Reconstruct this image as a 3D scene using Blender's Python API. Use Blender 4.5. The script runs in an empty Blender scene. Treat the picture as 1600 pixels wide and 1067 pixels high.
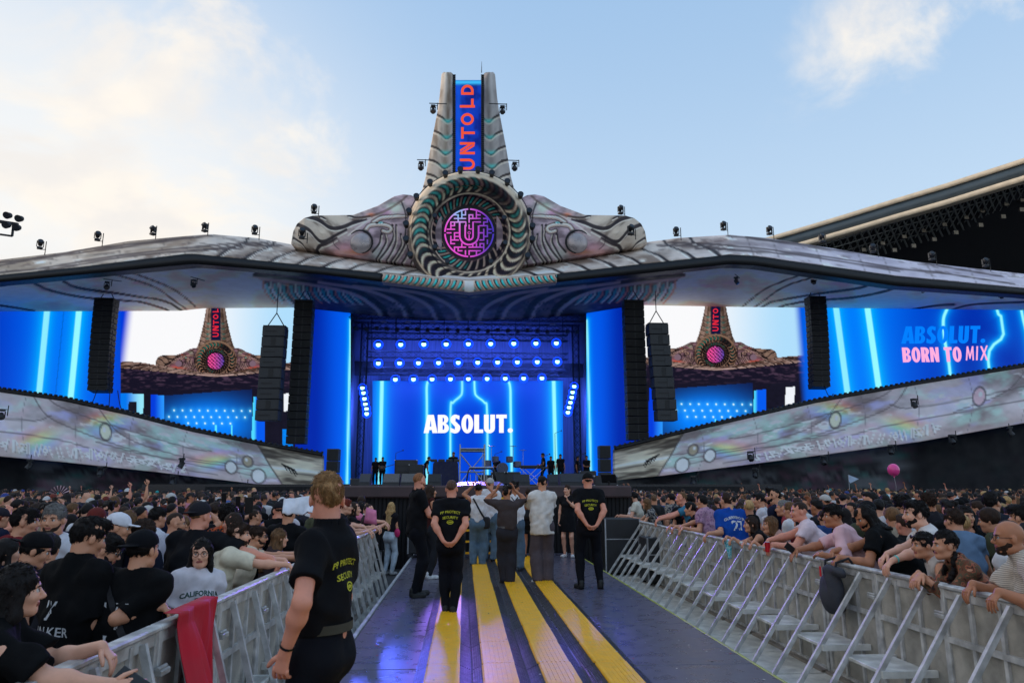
import bpy, math, random
import numpy as np
from mathutils import Vector, Matrix
SC = bpy.context.scene
PI = math.pi
# ------------------------------------------------------------------ camera
F, CAMZ = 1111.0, 1.65
TH = math.atan(223.5 / F); PS = math.atan(75 * math.cos(TH) / F)
cam_d = bpy.data.cameras.new('camera'); cam = bpy.data.objects.new('camera', cam_d)
SC.collection.objects.link(cam); SC.camera = cam
cam_d.lens = 36 * F / 1600; cam_d.sensor_width = 36; cam_d.clip_end = 3000; cam_d.clip_start = .05
cam.location = (0, 0, CAMZ); cam.rotation_euler = (PI / 2 + TH, 0, -PS)
cam_d.dof.use_dof = True; cam_d.dof.focus_distance = 14; cam_d.dof.aperture_fstop = 5.6
# ------------------------------------------------------------------ world, sun, exposure
SUN_EL, SUN_AZ = math.radians(12), math.radians(-72)       # azimuth from +Y, negative to the left
w = bpy.data.worlds.new('World'); SC.world = w; w.use_nodes = True
nt = w.node_tree; nt.nodes.clear(); N = nt.nodes.new; L = nt.links.new
out = N('ShaderNodeOutputWorld'); bg = N('ShaderNodeBackground'); L(bg.outputs[0], out.inputs[0])
sky = N('ShaderNodeTexSky'); sky.sky_type = 'NISHITA'; sky.sun_disc = False
sky.sun_elevation = SUN_EL; sky.sun_rotation = SUN_AZ; sky.air_density = 1.0; sky.dust_density = 1.2; sky.ozone_density = 1.5
SKY_STR = .13
bg.inputs[1].default_value = SKY_STR
def mth(op, a, b=None, c=None):
    n = N('ShaderNodeMath'); n.operation = op
    for i, v in enumerate((a, b, c)):
        if v is None: continue
        if isinstance(v, (int, float)): n.inputs[i].default_value = v
        else: L(v, n.inputs[i])
    return n.outputs[0]
def mixc(fac, a, b, mode='MIX'):
    n = N('ShaderNodeMix'); n.data_type = 'RGBA'; n.blend_type = mode
    for i, v in ((0, fac), (6, a), (7, b)):
        if isinstance(v, (int, float)): n.inputs[i].default_value = v
        elif isinstance(v, tuple): n.inputs[i].default_value = v + (1,)
        else: L(v, n.inputs[i])
    return n.outputs[2]
def mrange(v, a, b, c=0., d=1.):
    n = N('ShaderNodeMapRange'); n.interpolation_type = 'SMOOTHSTEP'; L(v, n.inputs[0])
    for i, x in enumerate((a, b, c, d)): n.inputs[i + 1].default_value = x
    return n.outputs[0]
tc = N('ShaderNodeTexCoord'); sp = N('ShaderNodeSeparateXYZ'); L(tc.outputs[0], sp.inputs[0])
vx, vy, vz = sp.outputs
# clouds: noise over direction / height gives a flat cloud layer seen in perspective
den = mth('ADD', mth('MAXIMUM', vz, 0.0), .32)
cx = mth('DIVIDE', vx, den); cy = mth('DIVIDE', vy, den)
cb = N('ShaderNodeCombineXYZ'); L(cx, cb.inputs[0]); L(cy, cb.inputs[1])
nz = N('ShaderNodeTexNoise'); nz.inputs['Scale'].default_value = 2.6; nz.inputs['Detail'].default_value = 9; nz.inputs['Roughness'].default_value = .58
nz.inputs['Distortion'].default_value = .5
L(cb.outputs[0], nz.inputs['Vector'])
# more cloud to the left (towards the low sun), a wisp to the upper right
left = mrange(vx, .08, -.55)
wisp = mth('MULTIPLY', mrange(vx, .34, .46), mrange(vz, .40, .52))
hole = mrange(vx, .85, .62)
dens = mth('ADD', nz.outputs[0], mth('ADD', mth('MULTIPLY', left, .13), mth('MULTIPLY', mth('MULTIPLY', wisp, hole), .085)))
only = mth('MAXIMUM', mrange(vx, .12, -.3), wisp)
cmask = mth('MULTIPLY', mrange(dens, .55, .72, 0, .95), only)
toward = N('ShaderNodeVectorMath'); toward.operation = 'DOT_PRODUCT'; L(tc.outputs[0], toward.inputs[0])
toward.inputs[1].default_value = (math.cos(.16) * math.sin(-.75), math.cos(.16) * math.cos(-.75), math.sin(.16))   # brightest part of the veiled western sky
glow = mth('POWER', mth('MAXIMUM', toward.outputs['Value'], 0.0), 5.0)
base = mixc(1.0, sky.outputs[0], (.93, 1.0, 1.12), 'MULTIPLY')
K = 1 / SKY_STR
pale = mixc(mrange(vz, .0, .75), (.70 * K, .83 * K, .93 * K), (.33 * K, .53 * K, .80 * K))
haze = mixc(.78, base, pale)
hz2 = mixc(mth('MULTIPLY', mrange(glow, .06, .72, 0, .95), mrange(vz, .72, .30, .35, 1.)), haze, (.80 * K, .80 * K, .79 * K))
n2 = N('ShaderNodeTexNoise'); n2.inputs['Scale'].default_value = 5; n2.inputs['Detail'].default_value = 5; L(cb.outputs[0], n2.inputs['Vector'])
ccol = mixc(mrange(n2.outputs[0], .4, .62), (.77 * K, .74 * K, .71 * K), (.87 * K, .81 * K, .73 * K))
fin = mixc(cmask, hz2, ccol)
L(fin, bg.inputs[0])
sd = bpy.data.lights.new('sun', 'SUN'); so = bpy.data.objects.new('sun', sd); SC.collection.objects.link(so)
sd.energy = 2.0; sd.angle = math.radians(4); sd.color = (1, .84, .68)
so.rotation_euler = (PI / 2 - SUN_EL, 0, -SUN_AZ + PI)
so.rotation_euler = Vector((-math.sin(SUN_AZ) * math.cos(SUN_EL), -math.cos(SUN_AZ) * math.cos(SUN_EL), -math.sin(SUN_EL))).to_track_quat('-Z', 'Y').to_euler()
SC.view_settings.view_transform = 'Standard'; SC.view_settings.look = 'None'
SC.view_settings.exposure = 0.25; SC.view_settings.gamma = 1
SC.cycles.use_denoising = True; SC.cycles.max_bounces = 6; SC.cycles.diffuse_bounces = 3; SC.cycles.glossy_bounces = 3
SC.cycles.transparent_max_bounces = 12; SC.cycles.sample_clamp_indirect = 4; SC.cycles.caustics_reflective = False
# ------------------------------------------------------------------ pixel <-> point
FW = np.array([math.sin(PS) * math.cos(TH), math.cos(PS) * math.cos(TH), math.sin(TH)])
RT = np.array([math.cos(PS), -math.sin(PS), 0.])
UP = np.cross(RT, FW)
def ray(px, py): return FW * F + RT * (px - 800) + UP * (533.5 - py)
def at(px, py, Y):
    d = ray(px, py); return np.array([0, 0, CAMZ]) + d * (Y / d[1])
def atz(px, py, z):
    d = ray(px, py); return np.array([0, 0, CAMZ]) + d * ((z - CAMZ) / d[2])
def proj(P):
    q = np.asarray(P, float) - np.array([0, 0, CAMZ])
    z = q @ FW
    return 800 + F * (q @ RT) / z, 533.5 - F * (q @ UP) / z
def atv(px, py, Y):                     # vectorised
    px, py, Y = np.broadcast_arrays(np.asarray(px, float), np.asarray(py, float), np.asarray(Y, float))
    d = FW * F + RT * (px[..., None] - 800) + UP * (533.5 - py[..., None])
    return np.array([0, 0, CAMZ]) + d * (Y[..., None] / d[..., 1:2])
# ------------------------------------------------------------------ materials
def lin(c):
    c = np.asarray(c, float) / 255.
    return np.where(c <= .04045, c / 12.92, ((c + .055) / 1.055) ** 2.4)
def S(r, g, b): return tuple(float(v) for v in lin((r, g, b)))
_M = {}
def pbr(name, col=None, rough=.6, metal=0., var=.2, scale=8., bump=0., bscale=60., attr=None, spec=.5, emit=None, objcol=False, coat=0., stretch=None, sheen=0.):
    if name in _M: return _M[name]
    m = bpy.data.materials.new(name); _M[name] = m; m.use_nodes = True
    t = m.node_tree; b = t.nodes['Principled BSDF']
    def n(ty): return t.nodes.new(ty)
    lk = t.links.new
    b.inputs['Roughness'].default_value = rough; b.inputs['Metallic'].default_value = metal
    b.inputs['Specular IOR Level'].default_value = spec; b.inputs['Coat Weight'].default_value = coat
    if sheen: b.inputs['Sheen Weight'].default_value = sheen
    tcd = n('ShaderNodeTexCoord'); vec = tcd.outputs['Object']
    if stretch:
        mp = n('ShaderNodeMapping'); mp.inputs['Scale'].default_value = stretch; lk(vec, mp.inputs[0]); vec = mp.outputs[0]
    if objcol: oi = n('ShaderNodeObjectInfo'); src = oi.outputs['Color']
    elif attr:
        at_ = n('ShaderNodeAttribute'); at_.attribute_name = attr; src = at_.outputs['Color']
    else:
        rg = n('ShaderNodeRGB'); rg.outputs[0].default_value = tuple(col) + (1,); src = rg.outputs[0]
    if var:
        tx = n('ShaderNodeTexNoise'); tx.inputs['Scale'].default_value = scale; tx.inputs['Detail'].default_value = 5; lk(vec, tx.inputs['Vector'])
        mr = n('ShaderNodeMapRange'); lk(tx.outputs[0], mr.inputs[0])
        for i, x in enumerate((.3, .7, 1 - var, 1 + var * .6)): mr.inputs[i + 1].default_value = x
        mu = n('ShaderNodeVectorMath'); mu.operation = 'SCALE'; lk(src, mu.inputs[0]); lk(mr.outputs[0], mu.inputs['Scale']); src = mu.outputs[0]
        rr = n('ShaderNodeMapRange'); lk(tx.outputs[0], rr.inputs[0])
        for i, x in enumerate((.3, .7, max(.04, rough * .8), min(1, rough * 1.2))): rr.inputs[i + 1].default_value = x
        lk(rr.outputs[0], b.inputs['Roughness'])
    if emit is None: lk(src, b.inputs['Base Color'])
    else:
        b.inputs['Specular IOR Level'].default_value = .1
        b.inputs['Base Color'].default_value = (.006, .006, .008, 1)
        lk(src, b.inputs['Emission Color']); b.inputs['Emission Strength'].default_value = emit
    if bump:
        bt = n('ShaderNodeTexNoise'); bt.inputs['Scale'].default_value = bscale; bt.inputs['Detail'].default_value = 3; lk(vec, bt.inputs['Vector'])
        bp = n('ShaderNodeBump'); bp.inputs['Strength'].default_value = bump; bp.inputs['Distance'].default_value = .01
        lk(bt.outputs[0], bp.inputs['Height']); lk(bp.outputs[0], b.inputs['Normal'])
    return m
# ------------------------------------------------------------------ objects
def link(o): SC.collection.objects.link(o); return o
def tag(o, label=None, cat=None, group=None, kind=None):
    if label: o['label'] = label
    if cat: o['category'] = cat
    if group: o['group'] = group
    if kind: o['kind'] = kind
    return o
def empty(name, loc=(0, 0, 0), rz=0., label=None, cat=None, group=None):
    o = bpy.data.objects.new(name, None); link(o); o.location = tuple(map(float, loc)); o.rotation_euler = (0, 0, rz)
    o.empty_display_size = .2
    return tag(o, label, cat, group)
def meshobj(name, V, Fc, mats, parent=None, smooth=False, mi=None, col=None, uv=None):
    """V (n,3); Fc list of index tuples or int array (m,4)/(m,3)"""
    me = bpy.data.meshes.new(name); V = np.asarray(V, np.float32)
    me.vertices.add(len(V)); me.vertices.foreach_set('co', V.ravel())
    if isinstance(Fc, np.ndarray):
        k = Fc.shape[1]; flat = Fc.ravel().astype(np.int32); st = np.arange(0, len(flat), k, dtype=np.int32); nf = len(Fc)
    else:
        ln = np.array([len(f) for f in Fc], np.int32); flat = np.fromiter((i for f in Fc for i in f), np.int32, int(ln.sum()))
        st = np.concatenate([[0], np.cumsum(ln)[:-1]]).astype(np.int32); nf = len(Fc)
    me.loops.add(len(flat)); me.loops.foreach_set('vertex_index', flat)
    me.polygons.add(nf); me.polygons.foreach_set('loop_start', st)
    if not isinstance(mats, (list, tuple)): mats = [mats]
    for m in mats: me.materials.append(m)
    if mi is not None: me.polygons.foreach_set('material_index', np.asarray(mi, np.int32))
    me.update(calc_edges=True)
    me.polygons.foreach_set('use_smooth', np.full(nf, bool(smooth)) if not isinstance(smooth, np.ndarray) else smooth)
    if col is not None:
        a = me.color_attributes.new('art', 'FLOAT_COLOR', 'POINT')
        c = np.ones((len(V), 4), np.float32); c[:, :3] = col; a.data.foreach_set('color', c.ravel())
    me.validate()
    o = bpy.data.objects.new(name, me); link(o)
    if parent is not None: o.parent = parent
    return o
def frame(a, b, up=(0, 0, 1)):
    z = np.asarray(b, float) - np.asarray(a, float); z /= (np.linalg.norm(z) + 1e-9)
    u = np.asarray(up, float)
    if abs(z @ u) > .98: u = np.array([0, 1., 0]) if abs(z[1]) < .9 else np.array([1., 0, 0])
    x = np.cross(u, z); x /= np.linalg.norm(x); return x, np.cross(z, x), z
class MB:
    def __init__(s): s.v = []; s.f = []; s.m = []; s.k = 0; s.sm = []
    def add(s, V, Fc, smooth=False):
        o = len(s.v); s.v += [tuple(map(float, p)) for p in V]
        for f in Fc: s.f.append(tuple(i + o for i in f)); s.m.append(s.k); s.sm.append(smooth)
        return s
    def mat(s, k): s.k = k; return s
    def box(s, c, d, M=None, bev=0.):
        hx, hy, hz = d[0] / 2, d[1] / 2, d[2] / 2
        if bev:
            b = min(bev, hx * .9, hy * .9, hz * .9); V = []; 
            for sx in (-1, 1):
                for sy in (-1, 1):
                    for sz in (-1, 1):
                        V += [(sx * hx, sy * (hy - b), sz * (hz - b)), (sx * (hx - b), sy * hy, sz * (hz - b)), (sx * (hx - b), sy * (hy - b), sz * hz)]
            def I(sx, sy, sz, k): return ((sx > 0) * 4 + (sy > 0) * 2 + (sz > 0)) * 3 + k
            Fc = []
            for q in (-1, 1):
                r = [(-1, -1), (1, -1), (1, 1), (-1, 1)]
                if q < 0: r = r[::-1]
                Fc.append(tuple(I(q, a, b_, 0) for a, b_ in r)); Fc.append(tuple(I(b_, q, a, 1) for a, b_ in r)); Fc.append(tuple(I(a, b_, q, 2) for a, b_ in r))
            for a in (-1, 1):
                for b_ in (-1, 1):
                    Fc.append((I(a, b_, -1, 0), I(a, b_, 1, 0), I(a, b_, 1, 1), I(a, b_, -1, 1)))
                    Fc.append((I(a, -1, b_, 0), I(a, 1, b_, 0), I(a, 1, b_, 2), I(a, -1, b_, 2)))
                    Fc.append((I(-1, a, b_, 1), I(1, a, b_, 1), I(1, a, b_, 2), I(-1, a, b_, 2)))
                    for e in (-1, 1): Fc.append((I(a, b_, e, 0), I(a, b_, e, 1), I(a, b_, e, 2)))
        else:
            V = [(sx * hx, sy * hy, sz * hz) for sx in (-1, 1) for sy in (-1, 1) for sz in (-1, 1)]
            Fc = [(0, 1, 3, 2), (4, 6, 7, 5), (0, 4, 5, 1), (2, 3, 7, 6), (0, 2, 6, 4), (1, 5, 7, 3)]
        V = np.array(V)
        if M is not None: V = V @ np.asarray(M)          # rows of M = local axes
        return s.add(V + np.asarray(c), Fc)
    def bar(s, a, b, w, h=None, up=(0, 0, 1)):
        a = np.asarray(a, float); b = np.asarray(b, float); x, y, z = frame(a, b, up); l = np.linalg.norm(b - a)
        return s.box((a + b) / 2, (w, h or w, l), np.array([x, y, z]))
    def cyl(s, a, b, r0, r1=None, n=10, cap=True, smooth=True):
        a = np.asarray(a, float); b = np.asarray(b, float); r1 = r0 if r1 is None else r1
        x, y, z = frame(a, b); V = []
        for p, r in ((a, r0), (b, r1)):
            for i in range(n):
                t = 2 * PI * i / n; V.append(p + (x * math.cos(t) + y * math.sin(t)) * r)
        s.add(V, [(i, (i + 1) % n, n + (i + 1) % n, n + i) for i in range(n)], smooth)
        if cap: o = V; s.add(V, [tuple(range(n))[::-1], tuple(range(n, 2 * n))])
        return s
    def sphere(s, c, r, n=12, m=8, sc=(1, 1, 1), M=None):
        V = []; 
        for j in range(m + 1):
            ph = PI * j / m
            for i in range(n):
                t = 2 * PI * i / n; V.append((math.sin(ph) * math.cos(t) * sc[0] * r, math.sin(ph) * math.sin(t) * sc[1] * r, math.cos(ph) * sc[2] * r))
        V = np.array(V)
        if M is not None: V = V @ np.asarray(M)
        return s.add(V + np.asarray(c), [(j * n + i, (j + 1) * n + i, (j + 1) * n + (i + 1) % n, j * n + (i + 1) % n) for j in range(m) for i in range(n)], True)
    def tube(s, pts, rad, n=6, smooth=True):
        pts = [np.asarray(p, float) for p in pts]; k = len(pts)
        rad = [rad] * k if isinstance(rad, (int, float)) else list(rad); V = []; x = None
        for i, p in enumerate(pts):
            d = pts[min(i + 1, k - 1)] - pts[max(i - 1, 0)]; d /= np.linalg.norm(d) + 1e-9
            if x is None: x, y, _ = frame(p, p + d)
            else:
                x = x - d * (x @ d); x /= np.linalg.norm(x) + 1e-9; y = np.cross(d, x)
            for j in range(n):
                t = 2 * PI * j / n; V.append(p + (x * math.cos(t) + y * math.sin(t)) * rad[i])
        Fc = [(i * n + j, i * n + (j + 1) % n, (i + 1) * n + (j + 1) % n, (i + 1) * n + j) for i in range(k - 1) for j in range(n)]
        s.add(V, Fc + [tuple(range(n))[::-1], tuple(range((k - 1) * n, k * n))], smooth); return s
    def prism(s, poly, y0, y1, fn=None):
        """poly in (x,z), extruded in y"""
        n = len(poly); V = [(x, y0, z) for x, z in poly] + [(x, y1, z) for x, z in poly]
        if fn: V = [fn(p) for p in V]
        return s.add(V, [tuple(range(n)), tuple(range(2 * n - 1, n - 1, -1))] + [(i, i + n, (i + 1) % n + n, (i + 1) % n) for i in range(n)])
    def build(s, name, mats, parent=None, smooth=None):
        return meshobj(name, s.v, s.f, mats, parent, np.array(s.sm) if smooth is None else smooth, s.m)
def copy_tree(o, parent=None):
    c = o.copy(); SC.collection.objects.link(c)
    if parent is not None: c.parent = parent
    for ch in list(o.children): copy_tree(ch, c)
    return c
# ------------------------------------------------------------------ noise for printed art
def _hash(i, j, s):
    h = (i * 374761393 + j * 668265263 + s * 1442695041) & 0x7fffffff
    h = ((h ^ (h >> 13)) * 1274126177) & 0x7fffffff
    return ((h ^ (h >> 16)) & 0xffff) / 65535.
def vnoise(x, y, s=0):
    x = np.asarray(x, float); y = np.asarray(y, float)
    i = np.floor(x).astype(np.int64); j = np.floor(y).astype(np.int64); u = x - i; v = y - j
    u = u * u * (3 - 2 * u); v = v * v * (3 - 2 * v)
    return (_hash(i, j, s) * (1 - u) + _hash(i + 1, j, s) * u) * (1 - v) + (_hash(i, j + 1, s) * (1 - u) + _hash(i + 1, j + 1, s) * u) * v
def fbm(x, y, s=0, o=4):
    a = 0; t = 0; g = 1.
    for k in range(o): a = a + g * vnoise(x * 2 ** k, y * 2 ** k, s + k); t += g; g *= .55
    return a / t
def smooth(a, b, x):
    t = np.clip((x - a) / (b - a), 0, 1); return t * t * (3 - 2 * t)
def mix(a, b, t): t = np.asarray(t)[..., None]; return np.asarray(a) * (1 - t) + np.asarray(b) * t
def dpoly(x, y, pts):
    """distance to a polyline and the fraction along it"""
    best = np.full(np.shape(x), 1e9); tt = np.zeros(np.shape(x)); n = len(pts) - 1
    for k in range(n):
        (x0, y0), (x1, y1) = pts[k], pts[k + 1]; dx, dy = x1 - x0, y1 - y0
        t = np.clip(((x - x0) * dx + (y - y0) * dy) / (dx * dx + dy * dy + 1e-9), 0, 1)
        d = np.hypot(x - x0 - t * dx, y - y0 - t * dy); m = d < best; best = np.where(m, d, best); tt = np.where(m, (k + t) / n, tt)
    return best, tt
def spline(pts, n=8):
    P = [np.array(p, float) for p in pts]; P = [2 * P[0] - P[1]] + P + [2 * P[-1] - P[-2]]; o = []
    for i in range(1, len(P) - 2):
        for k in range(n):
            t = k / n; a, b, c, d = P[i - 1:i + 3]
            o.append(.5 * ((2 * b) + (-a + c) * t + (2 * a - 5 * b + 4 * c - d) * t * t + (-a + 3 * b - 3 * c + d) * t ** 3))
    o.append(P[-2]); return [tuple(p) for p in o]
def pinterp(pts, x):
    P = np.array(pts, float); return np.interp(x, P[:, 0], P[:, 1])
def inside(x, y, poly):
    r = np.zeros(np.shape(x), bool); n = len(poly)
    for i in range(n):
        (x0, y0), (x1, y1) = poly[i], poly[(i + 1) % n]
        if y0 == y1: continue
        c = ((y0 > y) != (y1 > y)) & (x < (x1 - x0) * (y - y0) / (y1 - y0) + x0); r ^= c
    return r
# ================================================================== SETTING
M_art = pbr('printed_canopy_fabric', attr='art', spec=.25, rough=.72, metal=0., var=.10, scale=1.5, bump=.15, bscale=3)
M_black = pbr('black_steel', S(26, 26, 30), rough=.5, metal=.2, var=.3)
M_drape = pbr('black_drape', S(22, 21, 25), rough=.9, var=.35, scale=1.5, bump=.5, bscale=3, stretch=(6, 1, .3))
M_alu = pbr('aluminium', S(176, 178, 184), rough=.38, metal=.75, var=.25, scale=14, bump=.1)
M_screen = pbr('led_screen_image', attr='art', rough=.6, emit=.84, var=0)
M_screenback = pbr('led_cabinet', S(20, 20, 22), rough=.7)
ART_GAIN = 1.25
GZ = -.35                                                   # the field, the deck is at z = 0
m = MB(); m.box((0, 60, GZ - .15), (400, 400, .3)); tag(m.build('ground', pbr('field_cover', S(60, 60, 62), rough=.8, var=.5, scale=1.2, bump=.3)), kind='structure')
# deck of dark panels
XL, XR, DEND = -1.16, 2.74, 18.0
M_deck = pbr('deck_panel', S(90, 86, 102), rough=.30, var=.16, scale=6, bump=.02, bscale=30, spec=.6)
m = MB(); y = -3.0; random.seed(3)
while y < DEND - .05:
    for (a, b) in ((XL, .79), (.79, XR)):
        m.box(((a + b) / 2, y + 1.0, -.06 + random.uniform(-.0015, .0015)), (b - a - .008, 1.99, .12), bev=.004)
    y += 2.0
m.box(((XL + XR) / 2, 7.5, -.2), (XR - XL - .1, 21, .15)); tag(m.build('walkway', M_deck), kind='structure')
m = MB(); m.box((XR + .022, 7.5, -.08), (.028, 21, .16), bev=.006); tag(m.build('deck_edge_trim', pbr('yellow_green_trim', S(170, 178, 70), rough=.5, var=.3, scale=5)), kind='structure')
m = MB(); m.box((XL - .035, 7.5, -.07), (.05, 21, .17), bev=.01); tag(m.build('deck_edge_strip', pbr('pale_metal_edge', S(205, 205, 210), rough=.4, metal=.3, var=.3, scale=5)), kind='structure')
# cable protectors: a row of modules in each of the four lines
M_yel = pbr('yellow_lid', S(255, 190, 18), rough=.34, var=.12, scale=11, bump=.5, bscale=130, spec=.6)
M_rub = pbr('black_rubber', S(38, 38, 48), rough=.42, var=.35, scale=20, bump=.4, bscale=70, spec=.55)
def cable_ramp(xc, y0, label, group):
    """0.9 m long module: five-channel body with sloped sides, ribs along the ramp and a hinged yellow lid"""
    r = empty('cable_protector', (xc, y0, 0), 0, label, 'cable protector', group)
    m = MB(); L_ = .899; h = .05
    prof = [(-.255, .002), (-.135, h), (.135, h), (.255, .002)]
    m.prism([(x, z) for x, z in prof], 0, L_)
    for sx in (-1, 1):
        for k in range(5):
            x = sx * (.15 + k * .02); z = h * (.255 - abs(x)) / .12
            m.bar((x, .01, z + .003), (x, L_ - .01, z + .003), .007, .006)
    m.build('ramp_body', M_rub, r)
    m = MB(); m.box((0, L_ / 2, h + .008), (.282, L_ - .002, .016), bev=.001)
    for k in range(6): m.box((-.1 + k * .04, L_ / 2, h + .0175), (.018, L_ - .004, .004))
    for k in range(22): m.box((-.147, .03 + k * .0385, h + .006), (.018, .02, .014))
    m.build('lid', M_yel, r); return r
names = ['leftmost', 'second', 'third', 'rightmost']
RX = (-.16, .335, .845, 1.365)
for li, xc in enumerate(RX):
    proto = None
    for k in range(20):
        lab = f'yellow lidded black rubber cable protector in the {names[li]} line along the deck'
        y0 = -1.2 + .9 * k
        if y0 > 17: break
        if proto is None: proto = c = cable_ramp(xc, y0, lab, f'cable protectors of the {names[li]} line')
        else: c = copy_tree(proto); c.location = (xc + random.uniform(-.004, .004), y0, 0)
# litter on the deck
random.seed(11); m = MB()
for k in range(330):
    x, y = random.uniform(-1.1, 2.7), random.uniform(2.8, 15); a = random.uniform(0, PI); s_ = random.uniform(.006, .02)
    onr = min(abs(x - q) for q in RX); z = .003 if onr > .26 else (.074 if onr < .13 else .06 * (.26 - onr) / .13 + .004)
    m.mat(random.choice([0, 0, 1, 2])).box((x, y, z), (s_, s_ * random.uniform(.3, 1), .0015), np.array([[math.cos(a), math.sin(a), 0], [-math.sin(a), math.cos(a), 0], [0, 0, 1]]))
tag(m.build('confetti_litter', [pbr('paper_scrap', S(220, 215, 215)), pbr('pink_scrap', S(220, 60, 100)), pbr('dark_scrap', S(60, 50, 40))]), 'tiny scraps of paper and confetti on the deck', 'litter', kind='stuff')

# ------------------------------------------------------------------ printed sheets
def sheet(name, PX, PY, Y, col, mat, thick=.3, parent=None, P=None):
    P = atv(PX, PY, Y) if P is None else P; ny, nx = P.shape[:2]
    B = P + np.array([0, thick, 0]); V = np.concatenate([P.reshape(-1, 3), B.reshape(-1, 3)])
    idx = np.arange(ny * nx).reshape(ny, nx); o = ny * nx
    q = np.stack([idx[:-1, :-1], idx[1:, :-1], idx[1:, 1:], idx[:-1, 1:]], -1).reshape(-1, 4)
    Fc = [q, q[:, ::-1] + o]
    for e, r in ((idx[0], 0), (idx[-1], 1), (idx[:, 0], 1), (idx[:, -1], 0)):
        a, b = e[:-1], e[1:]; f = np.stack([a, b, b + o, a + o], -1); Fc.append(f[:, ::-1] if r else f)
    C = np.asarray(col).reshape(-1, 3)
    if mat is M_art: C = np.clip(.34 * (C / .30) ** 1.28 * ART_GAIN, 0, .88)
    sm_ = np.zeros(sum(map(len, Fc)), bool); sm_[:len(q)] = True
    return meshobj(name, V, np.concatenate(Fc), mat, parent, sm_, None, np.concatenate([C, C]))
def ribbon(top, bot, x0, x1, step, ny, Yt, Yb, bulge=0.):
    X = np.arange(x0, x1 + step * .5, step); v = np.linspace(0, 1, ny)[:, None]
    PX = np.broadcast_to(X, (ny, len(X))); PY = pinterp(top, X) * (1 - v) + pinterp(bot, X) * v
    Yt_ = Yt(X) if callable(Yt) else Yt; Yb_ = Yb(X) if callable(Yb) else Yb
    Y = Yt_ * (1 - v) + Yb_ * v + PX * 0 - bulge * np.sin(v * PI)
    return PX, PY, Y, v + PX * 0
def stroke(C, x, y, pts, w0, w1, col, soft=1.2, op=1.):
    d, t = dpoly(x, y, pts); wd = w0 + (w1 - w0) * t
    return mix(C, col, op * (1 - smooth(wd, wd + soft, d)))
# outlines in photograph pixels, left half then right half
TOPC = [(-140, 418), (0, 406), (100, 394), (200, 377), (300, 368), (330, 366), (400, 372), (455, 382), (640, 411), (733, 424), (826, 411), (1000, 380), (1060, 372), (1140, 367), (1200, 372), (1300, 388), (1400, 405), (1500, 417), (1600, 428), (1740, 440)]
BART = [(-140, 452), (0, 430), (120, 418), (290, 397), (305, 397), (500, 417), (597, 427), (733, 438), (870, 428), (1000, 413), (1140, 398), (1180, 400), (1400, 431), (1600, 450), (1740, 466)]
BARB = [(-140, 462), (0, 441), (35, 438), (298, 413), (310, 413), (500, 429), (600, 441), (733, 457), (870, 441), (1000, 428), (1140, 413), (1180, 415), (1400, 447), (1600, 461), (1740, 476)]
SOFB = [(-140, 487), (0, 485), (278, 484), (316, 480), (461, 479), (545, 488), (640, 497), (733, 500), (826, 497), (920, 488), (1000, 475), (1160, 478), (1350, 480), (1600, 483), (1740, 485)]
YF = 43.5
def yfront(X): return YF + 0 * X
stage = empty('festival_stage', (.4, 50, 0), 0, 'huge festival main stage with an organic silver and brown canopy, tower and ring', 'stage')
def sp_(o): 
    o.parent = stage; o.matrix_parent_inverse = stage.matrix_world.inverted(); return o
stage.location = (0, 0, 0)
# canopy front slope
PX, PY, Y, V = ribbon(TOPC, BART, -140, 1740, 3.0, 15, 48.5, YF, .1)
def canopyC(PX, PY, V):
  mx = np.abs(PX - 733)
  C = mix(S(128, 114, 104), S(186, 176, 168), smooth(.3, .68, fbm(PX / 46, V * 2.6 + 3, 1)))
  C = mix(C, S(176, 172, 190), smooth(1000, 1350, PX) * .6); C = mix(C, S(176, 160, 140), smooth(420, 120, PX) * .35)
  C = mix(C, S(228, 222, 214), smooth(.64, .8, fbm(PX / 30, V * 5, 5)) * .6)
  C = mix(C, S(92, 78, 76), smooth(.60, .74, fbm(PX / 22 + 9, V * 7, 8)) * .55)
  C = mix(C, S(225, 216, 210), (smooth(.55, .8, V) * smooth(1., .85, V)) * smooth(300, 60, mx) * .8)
  for sgn in (-1, 1):
      q = lambda x: 733 + sgn * (733 - x)
      for k in range(8):                                       # rib lines near the middle
          b = 345 + 41 * k; yb = float(pinterp(BART, q(b))); yt = float(pinterp(TOPC, q(b + 44)))
          C = stroke(C, PX, PY, spline([(q(b - 6), yb + 1), (q(b + 8), yb * .7 + yt * .3), (q(b + 34), yb * .35 + yt * .65), (q(b + 44), yt - 1)]), 1.7, 1.2, S(52, 44, 48), 1.6)
          C = stroke(C, PX, PY, spline([(q(b + 1), yb + 1), (q(b + 14), yb * .7 + yt * .3), (q(b + 38), yb * .35 + yt * .65)]), .8, .5, S(215, 208, 200), 1.4, .6)
      for k in range(13):
          xs_ = -60 + k * 58 + (k % 3) * 9
          if xs_ < 330 : C = stroke(C, PX, PY, [(q(xs_), float(pinterp(BART, q(xs_)))), (q(xs_ + 12), float(pinterp(TOPC, q(xs_ + 12))))], .1, .1, S(84, 74, 74), 1.3, .5)
      for pts in ([(420, 379), (350, 382), (250, 392), (150, 405), (60, 420), (0, 426), (-120, 444)], [(330, 368), (250, 378), (150, 392), (0, 410), (-120, 424)], [(380, 388), (300, 392), (210, 400), (120, 414), (60, 424)], [(300, 370), (200, 382), (120, 392), (0, 415), (-100, 432)], [(440, 384), (380, 384), (320, 390)]):
          C = stroke(C, PX, PY, spline([(q(a), b_) for a, b_ in pts]), .9, .7, S(70, 58, 60), 1.3, .8)
  return C
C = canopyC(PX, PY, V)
sp_(sheet('canopy_front', PX, PY, Y, C, M_art, 1.2))
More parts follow.
